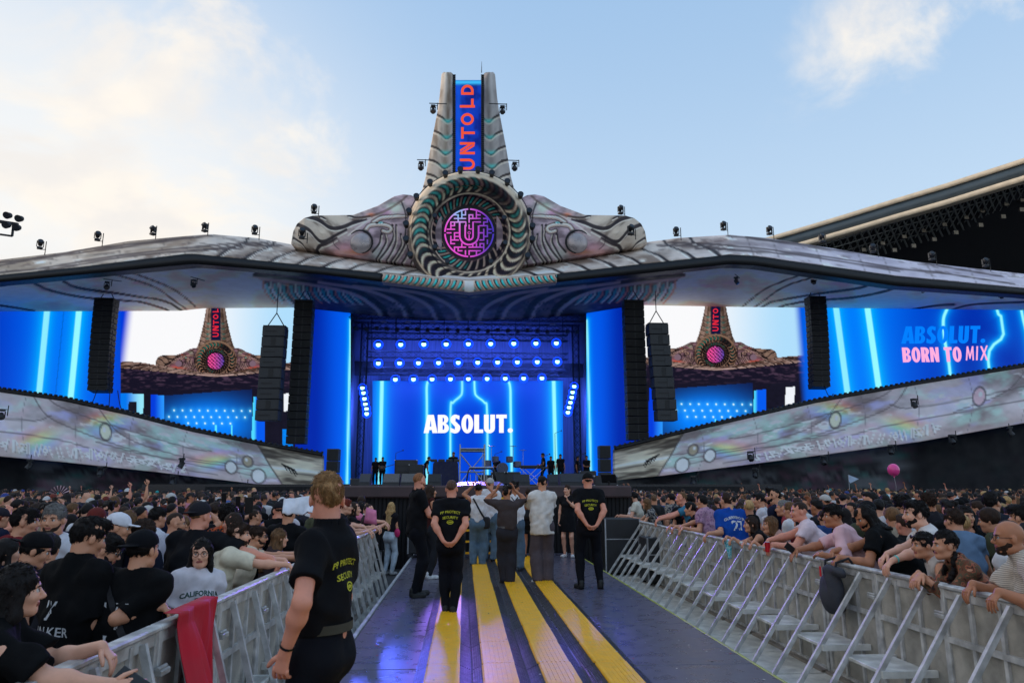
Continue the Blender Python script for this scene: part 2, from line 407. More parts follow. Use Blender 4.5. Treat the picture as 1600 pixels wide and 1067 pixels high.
# dark truss edge
PX, PY, Y, V = ribbon(BART, BARB, -140, 600, 10, 2, YF - .1, YF - .1); sp_(sheet('edge_truss', PX, PY, Y, np.zeros(PX.shape + (3,)), M_black, .8))
PX, PY, Y, V = ribbon(BART, BARB, 868, 1740, 10, 2, YF - .1, YF - .1); sp_(sheet('edge_truss', PX, PY, Y, np.zeros(PX.shape + (3,)), M_black, .8))
# fine row of edge clamps
# scalloped band in the middle
PX, PY, Y, V = ribbon([(597, 427.5), (733, 438.5), (870, 428.5)], [(597, 440.5), (733, 457), (870, 441)], 597, 870, 1.3, 14, YF - .2, YF - .2, .12)
u = np.abs(PX - 733); ph = (u - V * V * 9) / 9.6; fr = ph - np.floor(ph)
C = mix(S(52, 44, 52), S(150, 132, 124), smooth(.15, .4, fr) * smooth(.95, .7, fr))
C = mix(C, S(70, 190, 188), smooth(.22, .1, np.abs(fr - .33)) * smooth(.5, .15, np.abs(V - .45)))
C = mix(C, S(214, 176, 160), smooth(.12, .04, np.abs(fr - .85)) * .9)
C = mix(C, S(214, 200, 192), smooth(9, 6, u)); C = mix(C, S(190, 170, 160), smooth(.93, 1, V)); C = mix(C, S(196, 180, 170), smooth(.1, 0, V))
sp_(sheet('scalloped_band', PX, PY, Y, C, M_art, .7))
# soffit
PX, PY, Y, V = ribbon(BARB, SOFB, -140, 1740, 3.0, 34, YF + .2, 54.8)
mx = np.abs(PX - 733)
C = mix(S(196, 154, 146), S(236, 200, 192), smooth(.3, .7, fbm(PX / 60, PY / 22, 21)))
C = mix(C, S(100, 150, 150), smooth(.58, .75, fbm(PX / 34, PY / 12, 33)) * .35); C = mix(C, S(170, 110, 128), smooth(.55, .8, fbm(PX / 40 + 7, PY / 15, 44)) * .35)
C = mix(C, S(140, 104, 160), smooth(.6, .8, fbm(PX / 50 + 17, PY / 10, 54)) * .3)
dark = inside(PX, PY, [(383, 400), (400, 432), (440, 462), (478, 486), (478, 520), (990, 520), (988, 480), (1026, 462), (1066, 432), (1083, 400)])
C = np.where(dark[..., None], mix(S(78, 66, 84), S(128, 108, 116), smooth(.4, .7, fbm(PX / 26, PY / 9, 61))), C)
for sgn in (-1, 1):
    q = lambda x: 733 + sgn * (733 - x)
    cl = S(44, 34, 40)
    for pts, w0 in (([(48, 440), (75, 452), (130, 463), (210, 470), (262, 484)], 1.6), ([(95, 438), (120, 448), (190, 458), (255, 470), (282, 484)], 1.6), ([(178, 427), (235, 445), (270, 468), (292, 484)], .9), ([(204, 424), (262, 447), (295, 470), (306, 480)], .9), ([(-30, 474), (0, 476), (50, 484)], 1.5), ([(-140, 470), (-60, 474), (-20, 484)], 1.2)):
        C = stroke(C, PX, PY, spline([(q(a), b_) for a, b_ in pts]), w0, w0 * .6, cl, 1.2)
    for k in range(13):                                      # teal and bone crescents
        bx = 409 + 12.5 * k; by = 438 + 1.2 * k; ln = 34 - 1.0 * k
        C = stroke(C, PX, PY, spline([(q(bx), by), (q(bx + 3), by + ln * .45), (q(bx + 18), by + ln)]), 1.3, .4, S(214, 190, 176) if k % 3 else S(176, 120, 104), 1.1)
        C = stroke(C, PX, PY, spline([(q(bx + 6), by + 4), (q(bx + 9), by + ln * .5), (q(bx + 17), by + ln * .85)]), 1.6, .4, S(50, 160, 156), 1.4, .9)
        C = stroke(C, PX, PY, spline([(q(bx + 10), by + 3), (q(bx + 13), by + ln * .5), (q(bx + 22), by + ln * .9)]), 1.0, .3, S(20, 17, 24), 1.4, .9)
    for pts in ([(395, 428), (500, 441), (560, 455), (596, 478), (604, 496)], [(505, 436), (580, 448), (630, 470), (646, 500)], [(560, 442), (630, 452), (676, 472), (692, 500)], [(620, 446), (676, 456), (716, 476), (727, 500)]):
        P_ = spline([(q(a), b_) for a, b_ in pts]); C = stroke(C, PX, PY, P_, 2.6, 3.4, S(24, 18, 34), 1.5)
        C = stroke(C, PX, PY, spline([(q(a - 9), b_ + 3) for a, b_ in pts]), 1.3, 1.8, S(190, 166, 164), 2.0, .8)
    for k in range(16):
        bx = 610 + (k % 8) * 5; by = 470 + (k // 8) * 10
        C = stroke(C, PX, PY, [(q(bx), by), (q(bx + 3), by + 5)], .5, .3, S(16, 12, 26), .9, .8)
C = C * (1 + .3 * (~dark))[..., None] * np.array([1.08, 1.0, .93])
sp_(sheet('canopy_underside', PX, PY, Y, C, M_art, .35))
# canopy roof cover closes the top
m = MB(); xs = list(range(-140, 1741, 40))
V_ = []; 
for x in xs: V_ += [at(x, float(pinterp(TOPC, x)) + 1, 48.9), at(x, float(pinterp(TOPC, x)) + 1, 48.9) + np.array([0, 12, -.6])]
m.add(V_, [(2 * i, 2 * i + 2, 2 * i + 3, 2 * i + 1) for i in range(len(xs) - 1)]); sp_(m.build('roof_cover', M_black))

# ------------------------------------------------------------------ lower sloped fascias with pearly print
def lower(sgn, label):
    q = lambda x: x if sgn < 0 else 1470 - x
    if sgn < 0:
        T = [(-200, 588), (0, 610), (100, 624), (200, 646), (300, 672), (400, 692), (505, 711)]; B = [(-200, 694), (0, 713), (100, 722), (250, 738), (400, 756), (432, 758), (505, 762)]; xa, xb = -200, 505
    else:
        T = [(958, 702), (1100, 667), (1275, 627), (1437, 598), (1600, 572), (1760, 550)]; B = [(958, 752), (974, 749), (1035, 743), (1275, 712), (1437, 690), (1600, 661), (1760, 636)]; xa, xb = 960, 1760
    def yy(x): return 46.5 + .0045 * np.abs(x - 733) * 0
    PX, PY, Y, V = ribbon(T, B, xa, xb, 2.0, 46, 48.0, 44.5, .5)
    u = PX if sgn < 0 else 1470 - PX                          # mirrored design coordinate
    vy = V * 100
    seam = np.abs(((u + 8 * np.sin(vy / 30)) % 84) - 42)
    C = mix(S(136, 126, 126), S(190, 182, 184), smooth(.25, .7, fbm(u / 60, V * 3, 71)))
    C = mix(C, S(196, 170, 176), smooth(.5, .8, fbm(u / 70 + 5, V * 3, 81)) * .55)
    C = mix(C, S(176, 210, 200), smooth(.52, .78, fbm(u / 44 + 2, V * 4, 91)) * .6); C = mix(C, S(180, 180, 224), smooth(.52, .78, fbm(u / 50 + 12, V * 4, 99)) * .6)
    C = mix(C, S(240, 236, 238), smooth(.6, .75, fbm(u / 26, V * 9, 96)) * .5)
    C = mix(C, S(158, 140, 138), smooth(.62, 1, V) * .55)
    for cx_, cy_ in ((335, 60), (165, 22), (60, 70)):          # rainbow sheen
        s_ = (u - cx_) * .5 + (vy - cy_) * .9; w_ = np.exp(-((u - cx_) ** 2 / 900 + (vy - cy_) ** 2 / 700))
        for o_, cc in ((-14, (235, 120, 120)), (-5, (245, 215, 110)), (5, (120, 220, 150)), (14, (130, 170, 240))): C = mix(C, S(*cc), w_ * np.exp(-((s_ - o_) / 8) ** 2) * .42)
    ln = S(112, 102, 104)
    for pts in ([(48, -5), (75, 30), (130, 48), (220, 66), (300, 74), (400, 80)], [(150, -3), (190, 40), (262, 58), (350, 60), (480, 40)], [(70, -3), (100, 14), (200, 30), (300, 40), (330, 38)], [(-150, 60), (0, 62), (100, 66), (200, 82), (340, 90)], [(-200, 30), (-60, 40), (48, 40), (80, 28)], [(150, 60), (240, 70), (330, 66), (400, 66)], [(-140, 0), (-100, 40), (-20, 60)]):
        C = stroke(C, u, vy, spline(pts), .55, .5, ln, 1.2, .75)
    for (cx_, cy_, r_, fill) in ((361, 68, 11, S(205, 216, 216)), (404, 80, 13, S(206, 220, 222)), (387, 48, 10, S(160, 150, 132)), (165, 40, 11, S(196, 198, 176)), (-60, 40, 12, S(200, 170, 176))):
        d = np.hypot((u - cx_), (vy - cy_) * .62); C = mix(C, fill, smooth(r_ - 2, r_ - 4, d)); C = mix(C, S(96, 88, 86), smooth(2, .6, np.abs(d - r_ + 2)) * .8); C = mix(C, S(238, 240, 240), smooth(3.5, 1, np.hypot(u - cx_ + 2, (vy - cy_) * .62 + 2)) * .8)
    rnd = random.Random(5)
    x = 0.
    while x < 285:                                            # engraved marks along the lower third
        vy0 = 80 + 3.2 * math.sin(x / 40) + x * .02; k = rnd.choice('//\\|-zo<')
        for dx, dy, ex, ey in {'/': [(0, 8, 4, -8)], '\\': [(0, -7, 5, 8)], '|': [(0, -8, 0, 8), (3, -8, 3, 8)], '-': [(0, 0, 9, -2), (2, 4, 9, 3)], 'z': [(0, -5, 7, -5), (7, -5, 1, 5), (1, 5, 8, 4)], 'o': [(0, 0, 3, -6), (3, -6, 6, 0), (6, 0, 3, 6), (3, 6, 0, 0)], '<': [(6, -6, 0, 0), (0, 0, 6, 6)]}[k]:
            C = stroke(C, u, vy, [(x + dx, vy0 + dy), (x + ex, vy0 + ey)], .8, .7, S(236, 232, 232), 1.1, .9); C = stroke(C, u, vy, [(x + dx + 1, vy0 + dy + 2), (x + ex + 1, vy0 + ey + 2)], .3, .3, S(110, 98, 100), 1.0, .6)
        x += rnd.choice((6, 7, 9, 11))
    C = mix(C, S(120, 112, 116), smooth(.9, .2, seam) * .55)
    e = u - (432 + 10 * np.sin(V * PI) * -1 + 6)              # beak-like metal nose panel
    nose = smooth(-1, 1, e + 26 * (1 - V) ** 2 * 1.6 - 4)
    NC = mix(S(92, 84, 76), S(196, 186, 168), smooth(.3, .7, fbm(u / 60, V * 7, 111))); NC = mix(NC, S(226, 220, 206), np.exp(-((V - .55) / .07) ** 2) * .8)
    for k in range(7): NC = stroke(NC, u, vy, [(440 + k * 3.2, 42 + k * 2), (446 + k * 3.2, 50 + k * 3 + (k % 2) * 7)], 1.2, .3, S(40, 36, 36), .9)
    C = mix(C, NC, nose); C = mix(C, S(90, 80, 78), smooth(2.5, .5, np.abs(e + 26 * (1 - V) ** 2 * 1.6 - 4)) * .8)
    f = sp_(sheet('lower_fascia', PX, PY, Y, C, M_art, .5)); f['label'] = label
    # cabling ridge on its top edge
    m = MB(); xs = np.arange(xa, xb, 4.)
    pts = [at(x, float(pinterp(T, x)) - .5, 47.9) for x in xs]
    m.tube(pts, .16, 5)
    for i, p in enumerate(pts):
        if i % 2 == 0: m.box(p + np.array([0, -.1, .16]), (.12, .2, .12))
    sp_(m.build('ridge_truss', M_black))
    # shaded printed wall beneath
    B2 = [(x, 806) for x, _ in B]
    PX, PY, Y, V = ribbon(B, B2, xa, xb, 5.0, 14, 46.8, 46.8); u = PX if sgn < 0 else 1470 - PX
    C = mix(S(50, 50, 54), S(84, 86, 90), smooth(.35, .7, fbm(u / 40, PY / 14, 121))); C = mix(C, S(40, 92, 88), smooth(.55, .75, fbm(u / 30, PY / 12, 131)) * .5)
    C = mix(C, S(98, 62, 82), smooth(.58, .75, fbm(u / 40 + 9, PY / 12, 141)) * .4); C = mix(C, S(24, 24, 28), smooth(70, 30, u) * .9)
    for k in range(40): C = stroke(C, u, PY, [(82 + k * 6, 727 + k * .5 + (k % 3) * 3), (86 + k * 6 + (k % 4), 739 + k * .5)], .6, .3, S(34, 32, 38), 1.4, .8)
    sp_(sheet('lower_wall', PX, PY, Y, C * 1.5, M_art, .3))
lower(-1, 'pearly sloped fascia with engraved marks on the left'); lower(1, 'pearly sloped fascia with engraved marks on the right')

# ------------------------------------------------------------------ crest: wings, ring, tower
RC = (733., 364.)
WB = [(455, 381), (466, 387), (550, 400), (640, 413), (690, 420)]
def wingC(U, PYu):
    end = smooth(575, 505, U + (PYu - 365) * .9)                    # brown banded tip against the lilac inner part
    C = mix(S(126, 112, 118), S(182, 164, 170), smooth(.3, .7, fbm(U / 22, PYu / 9, 151)))
    C = mix(C, mix(S(104, 92, 84), S(178, 166, 154), smooth(.35, .65, fbm((U - PYu) / 16, (U + PYu) / 40, 153))), end)
    for cx_, cy_, rx, ry, cc, k in ((616, 325, 13, 8, (190, 214, 190), .7), (604, 331, 8, 5, (214, 160, 190), .6), (580, 336, 6, 3, (214, 128, 84), .9), (550, 394, 26, 5, (222, 150, 130), .8), (560, 393, 10, 3, (226, 130, 80), .8), (540, 386, 18, 7, (206, 160, 170), .6), (590, 396, 12, 8, (180, 200, 190), .5), (530, 344, 18, 7, (196, 184, 170), .8), (503, 362, 12, 7, (196, 184, 170), .8), (484, 378, 9, 7, (184, 172, 160), .6), (572, 362, 10, 20, (176, 156, 170), .4)):
        C = mix(C, S(*cc), np.exp(-(((U - cx_) / rx) ** 2 + ((PYu - cy_) / ry) ** 2)) * k)
    dk = S(52, 46, 52); lt = S(224, 212, 200)
    def band(C, pts, w0, w1, op=.92):
        P_ = spline(pts); C = stroke(C, U, PYu, P_, w0, w1, dk, 1.1, op); return stroke(C, U, PYu, [(a + 1.2, b + w0 + 1.2) for a, b in P_], .35, .3, lt, 1.0, .65)
    for pts, w0, w1 in (([(478, 338), (492, 342), (502, 347.5), (513, 355), (524, 357), (538, 354), (552, 348), (571, 342)], 2.9, 2.2), ([(464, 351), (481, 359), (492, 371), (500, 377), (510, 376), (524, 368), (541, 359)], 3.0, 1.4), ([(496, 392), (500, 384), (512, 380), (526, 372)], 3.2, .8), ([(458, 372), (470, 380), (476, 388)], 1.6, 1.), ([(544, 337), (557, 340), (578, 338)], 1.2, .5), ([(500, 338), (508, 342)], 1.3, .6),
                        ([(596, 366), (593, 380), (582, 394)], 1.3, 1.), ([(602, 364), (604, 376), (596, 392), (588, 405)], 1.3, 1.), ([(613, 352), (615, 370), (605, 390), (592, 406)], 1.4, 1.), ([(619, 352), (619, 376), (613, 392), (604, 407)], 1.3, 1.), ([(626, 366), (628, 380), (620, 396), (611, 409)], 1.2, .8), ([(637, 374), (628, 392), (616, 410)], 1.5, 1.), ([(644, 384), (634, 402), (628, 411)], 1.4, 1.), ([(652, 392), (642, 412)], 1.4, 1.)):
        C = band(C, pts, w0, w1)
    for pts, w0 in (([(583, 348), (595, 341), (613, 339), (634, 338)], 2.6), ([(571, 360), (578, 352.5), (595, 351), (608, 354), (611, 359), (606, 363), (598, 361)], 2.6)):
        P_ = spline(pts); C = stroke(C, U, PYu, P_, w0 + 1.1, w0 + .8, dk, 1.0, .9); C = stroke(C, U, PYu, P_, w0, w0 * .7, S(172, 154, 146), 1.0, 1.); C = stroke(C, U, PYu, [(a, b - 1) for a, b in P_], .7, .5, lt, 1.2, .8)
    C = stroke(C, U, PYu, [(588, 348.5), (601, 348)], .9, .4, dk, .8); C = stroke(C, U, PYu, [(592, 348), (598, 347.6)], .4, .3, S(130, 220, 210), .8)
    C = stroke(C, U, PYu, spline([(544, 368), (566, 351), (600, 331), (630, 315)]), .5, .5, lt, 1.6, .5); C = stroke(C, U, PYu, spline([(552, 343), (592, 334), (622, 318), (636, 306)]), 1.4, .8, S(96, 80, 72), 1.6, .7)
    C = stroke(C, U, PYu, spline([(628, 317), (634, 337), (633, 370)]), .8, .6, dk, 1.1, .8); C = stroke(C, U, PYu, spline([(520, 372), (522, 382), (530, 390)]), .2, .2, dk, .9, .6)
    d = np.hypot(U - 563, PYu - 376); C = mix(C, dk, smooth(20.5, 18, d) * smooth(-8, 6, (U - 563) + (PYu - 376) * .3) * .8)
    return C
def wing(sgn):
    q = lambda x: x if sgn < 0 else 1466 - x
    T = [(455, 380), (458, 362), (464, 350), (475, 341), (489, 337), (552, 336), (590, 322), (616, 307), (630, 304), (642, 305), (650, 309), (690, 318)]
    B = [(455, 381), (466, 387), (550, 400), (640, 413), (690, 420)]
    X = np.linspace(455, 690, 200); v = np.linspace(0, 1, 66)[:, None]; V = v + X * 0; U = X + v * 0
    PYu = pinterp(T, X) * (1 - v) + pinterp(B, X) * v
    Y = 46.3 - .45 * np.sin(np.clip(V, 0, 1) * PI) ** .8 * smooth(455, 480, U) + .10 * fbm(U / 14, PYu / 10, 7)
    PXr = q(U)
    C = wingC(U, PYu)
    o = sp_(sheet('crest_wing', PXr, PYu, Y, C, M_art, 2.0))
    p = at(q(563), 377, 45.0); m = MB(); m.sphere(p + np.array([0, .35, 0]), .72, 24, 16, (1, .5, 1)); orb = m.build('orb', pbr('pearl_orb', S(176, 164, 164), rough=.3, metal=.35, var=.25, scale=2)); sp_(orb); orb.parent = o
    m = MB(); pts = [at(q(563 + 19 * math.cos(t)), 378 + 18 * math.sin(t), 45.3) for t in np.linspace(-2.4, 1.4, 16)]; m.tube(pts, [.03 + .04 * math.sin(i / 15 * PI) for i in range(16)], 6); e = m.build('orb_rim', M_black); e.parent = o
for sgn in (-1, 1): wing(sgn)
def ringC(R2, T2):
    ang = (T2 * 180 / PI) % 360                                   # 0 right, 90 down, 180 left, 270 up
    C = mix(S(78, 70, 70), S(150, 136, 126), smooth(.3, .7, fbm(T2 * 6, R2 / 12, 161)))
    f1 = (T2 * 30 / (2 * PI) + ((R2 - 76) / 15) ** 2 * .9 * 1.0); fr = f1 - np.floor(f1)
    band = smooth(62, 66, R2) * smooth(92, 88, R2)
    sc = mix(S(50, 46, 54), S(206, 186, 166), smooth(.5, .75, fr) * smooth(1., .88, fr))
    tealw = np.clip(smooth(150, 190, ang) * smooth(330, 290, ang) + .55 * (smooth(300, 345, ang) + smooth(30, 5, ang)), 0, 1)
    sc = mix(sc, S(100, 206, 194), smooth(.26, .06, np.abs(fr - .3)) * smooth(11, 4, np.abs(R2 - 78)) * tealw * .8)
    sc = mix(sc, S(70, 62, 70), smooth(270, 300, ang) * smooth(335, 318, ang) * .8)
    C = mix(C, sc, band)
    band2 = smooth(42, 46, R2) * smooth(61, 58, R2); f2 = T2 * 28 / (2 * PI) - (R2 - 50) / 22; fr2 = f2 - np.floor(f2)
    s2 = mix(S(36, 34, 42), S(160, 142, 130), smooth(.55, .8, fr2) * smooth(1., .9, fr2)); s2 = mix(s2, S(70, 170, 160), smooth(.2, .06, np.abs(fr2 - .3)) * smooth(7, 3, np.abs(R2 - 51)) * np.clip(smooth(190, 220, ang) * smooth(345, 310, ang) + smooth(85, 110, ang) * smooth(165, 140, ang), 0, 1))
    C = mix(C, s2, band2)
    for rr, cc in ((61.5, S(206, 190, 172)), (93.5, S(196, 180, 160)), (66, S(40, 36, 42)), (58.5, S(24, 22, 30))):
        C = mix(C, cc, smooth(1.6, .5, np.abs(R2 - rr + 2.2 * np.sin(T2 * 1.0 + rr))) * .85)
    C = mix(C, S(24, 22, 30), smooth(44, 41.5, R2))
    C = mix(C, S(190, 176, 158), smooth(185, 215, ang) * smooth(350, 320, ang) * smooth(86, 89, R2) * .9)
    return C
# ring: profile swept round the centre
nr, nth = 46, 260
R = np.linspace(40, 97, nr)[:, None]; T_ = np.linspace(0, 2 * PI, nth)[None, :]; R2 = R + T_ * 0; T2 = T_ + R * 0
prof = np.interp(R[:, 0], [40, 50, 56, 60, 74, 77, 80, 86, 92, 95, 97], [46.4, 46.1, 45.7, 45.3, 45.2, 44.9, 44.3, 43.9, 44.1, 44.6, 45.4])[:, None]
PXr = RC[0] + R2 * np.cos(T2); PYr = RC[1] + R2 * np.sin(T2)
kmin = PYr > pinterp(BART, PXr) - 14
Yr = prof + T2 * 0 - .03 * np.cos(T2 * 44 + (R2 - 60) * .12) * ((R2 > 60) & (R2 < 92))
C = ringC(R2, T2)
P = atv(PXr, PYr, Yr)
ring = sp_(sheet('crest_ring', PXr, PYr, Yr, C, M_art, 1.2, P=P))
# inner dish and the maze emblem
m = MB(); c0 = at(RC[0], RC[1], 46.0); pxm = 46.0 / F * 1.03
V_ = [at(RC[0] + 44 * math.cos(t), RC[1] + 44 * math.sin(t), 46.3) for t in np.linspace(0, 2 * PI, 48, endpoint=False)]
m.add(V_ + [p + np.array([0, .4, 0]) for p in V_], [tuple(range(48)), tuple(range(95, 47, -1))] + [(i, i + 48, (i + 1) % 48 + 48, (i + 1) % 48) for i in range(48)]); dish = m.build('ring_dish', M_black); sp_(dish)
dish.parent = ring
# maze strokes
def segs_maze():
    o = []; rnd = random.Random(4)
    def arc(r, a0, a1, w=1.8): o.append(([(r * math.cos(math.radians(a)), r * math.sin(math.radians(a))) for a in np.linspace(a0, a1, max(3, int(abs(a1 - a0) / 6)))], w))
    for a0 in (4, 94, 184, 274): arc(37, a0, a0 + 82, 2.3)
    g = 5.6
    cells = {}
    for i in range(-6, 7):
        for j in range(-6, 7):
            x, y = i * g, j * g
            if math.hypot(x, y) > 33: continue
            if -17 < x < 17 and -17 < y < 20: continue
            ds = [(g, 0), (0, g), (-g, 0), (0, -g)]; k = (i * 7 + j * 3 + rnd.randint(0, 1)) % 4
            dx, dy = ds[k]
            if math.hypot(x + dx, y + dy) < 37: o.append(([(x, y), (x + dx, y + dy)], 2.0))
            if rnd.random() < .45:
                dx, dy = ds[(k + 1) % 4]
                if math.hypot(x + dx, y + dy) < 37: o.append(([(x, y), (x + dx, y + dy)], 2.0))
    U = [(-14.5, -17)] + [(-14.5, y) for y in (-10, 0, 4)] + [(14.5 * math.cos(a), 4 + 14.5 * math.sin(a)) for a in np.linspace(PI, 0, 12)] + [(14.5, -10)]
    o.append((U, 2.6)); o.append(([(-14.5, -17), (-5, -17), (-5, -11)], 2.4)); o.append(([(-6, -11), (-6, 5)] + [(6 * math.cos(a), 5 + 6 * math.sin(a)) for a in np.linspace(PI, 0, 8)] + [(6, -17), (17, -17)], 2.4))
    o.append(([(0, -12), (0, -6), (3, -6)], 2.)); o.append(([(0, 4), (0, 10)], 1.6)); o.append(([(2 * math.cos(a), 2 * math.sin(a)) for a in np.linspace(0, 2 * PI, 9)], .9))
    return o
Vv, Ff, Cc = [], [], []
def flat(pts, w, Y, z0, col):
    """flat stroke as a ribbon of quads with small thickness, pts in photograph pixels"""
    pts = np.array(pts, float); d = np.gradient(pts, axis=0) if len(pts) > 2 else np.repeat((pts[1] - pts[0])[None], 2, 0)
    d /= np.linalg.norm(d, axis=1)[:, None] + 1e-9; n_ = np.stack([-d[:, 1], d[:, 0]], 1) * w / 2
    pts[0] -= d[0] * w / 2 * .98; pts[-1] += d[-1] * w / 2 * .98
    b = len(Vv)
    for a, n1 in zip(pts, n_):
        for s_ in (1, -1): p = at(a[0] + s_ * n1[0], a[1] + s_ * n1[1], Y(a[0]) if callable(Y) else Y); Vv.append(p); Cc.append(col(a[0], a[1]))
    for i in range(len(pts) - 1): Ff.append((b + 2 * i, b + 2 * i + 1, b + 2 * i + 3, b + 2 * i + 2))
def emcol(x, y):
    u_ = (x - RC[0] + 37) / 74; v_ = (y - RC[1] + 37) / 74
    c = mix(S(226, 80, 206), S(70, 54, 180), smooth(.35, 1, np.array(u_))); c = mix(c, S(120, 190, 240), np.array(math.exp(-((u_ - .3) ** 2 + (v_ - .12) ** 2) * 30))); c = mix(c, S(220, 80, 200), np.array(math.exp(-((u_ - .2) ** 2 + (v_ - .7) ** 2) * 10) * .8)); return c
for i, (pts, w_) in enumerate(segs_maze()): flat([(RC[0] + x * 1.02, RC[1] + y) for x, y in pts], w_, 46.1 - .0015 * i, 0, emcol)
em = meshobj('maze_emblem', Vv, Ff, pbr('lit_emblem', attr='art', rough=.6, emit=.9, var=0), None, False, None, np.array(Cc)); sp_(em); em.parent = ring
# tower pylons
def pylonC(PXp, PYp, u, sgn):
    E = [(113, 693), (116, 690), (126, 689), (150, 687), (172, 684), (229, 673), (277, 665), (296, 660), (312, 655)]
    C = mix(S(140, 128, 118), S(186, 176, 166), smooth(.3, .7, fbm(PXp / 10, PYp / 30, 171)))
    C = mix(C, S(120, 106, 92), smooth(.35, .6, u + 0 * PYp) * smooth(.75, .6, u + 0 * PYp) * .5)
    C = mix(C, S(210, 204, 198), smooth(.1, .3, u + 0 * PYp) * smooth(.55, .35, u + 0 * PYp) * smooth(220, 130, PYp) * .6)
    if sgn > 0: C = mix(C, S(132, 134, 142), np.full(C.shape[:2], .45))  # shade put into the colour: right pylon greyed, away from the sun
    for k, y0 in enumerate((182, 207, 231, 252, 274, 294)):
        xe = float(np.interp(y0, [e[0] for e in E], [e[1] for e in E]))
        P_ = spline([(xe - 2, y0 - 3), (xe + (711 - xe) * .3, y0 + 2), (xe + (711 - xe) * .62, y0 + 9 + k * .8), (712, y0 + 0)])
        C = stroke(C, PXp, PYp, P_, 1.7, .6, S(74, 66, 66), 1.4); C = stroke(C, PXp, PYp, [(a, b + 3) for a, b in P_], .8, .5, S(206, 196, 184), 1.3, .7)
        tx = xe + (711 - xe) * .62; C = mix(C, S(96, 190, 184), np.exp(-(((PXp - tx) / 7) ** 2 + ((PYp - y0 - 8 + .25 * np.abs(PXp - tx)) / 3) ** 2)) * (.9 if k < 5 else .3))
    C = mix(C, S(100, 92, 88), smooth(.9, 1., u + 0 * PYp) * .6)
    return C
def pylon(sgn):
    q = lambda x: x if sgn < 0 else 1463.5 - x
    E = [(113, 693), (116, 690), (126, 689), (150, 687), (172, 684), (229, 673), (277, 665), (296, 660), (312, 655)]
    yv = np.linspace(113, 312, 110)[:, None]; u = np.linspace(0, 1, 30)[None, :]
    xl = np.interp(yv[:, 0], [e[0] for e in E], [e[1] for e in E])[:, None]; xr = np.interp(yv[:, 0], [113, 115, 120, 128, 312], [704, 707, 709.5, 711, 712])[:, None]
    PXp = xl * (1 - u) + xr * u; PYp = yv + u * 0; Y = 47.2 - .4 * np.sin(u * PI) ** .8 + 0 * PYp
    C = pylonC(PXp, PYp, u, sgn)
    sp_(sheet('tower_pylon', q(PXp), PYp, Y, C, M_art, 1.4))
    # dark ladder truss on the inner edge
    m = MB(); a = at(q(709.5), 120, 46.3); b = at(q(709.5), 275, 46.0); m.bar(a, b, .16, .3)
    for t in np.linspace(0, 1, 50): m.box(a + (b - a) * t + np.array([0, -.17, 0]), (.24, .08, .07))
    sp_(m.build('pylon_truss', M_black))
for sgn in (-1, 1): pylon(sgn)
# crest lattice structure behind the tower, so it has depth
m = MB(); a = at(731, 130, 49.5); b = at(731, 300, 49.5); 
for dx in (-1.6, 1.6):
    for dy in (0, 2): m.bar(a + np.array([dx, dy, 0]), b + np.array([dx, dy, 0]), .12)
sp_(m.build('tower_frame', M_black))

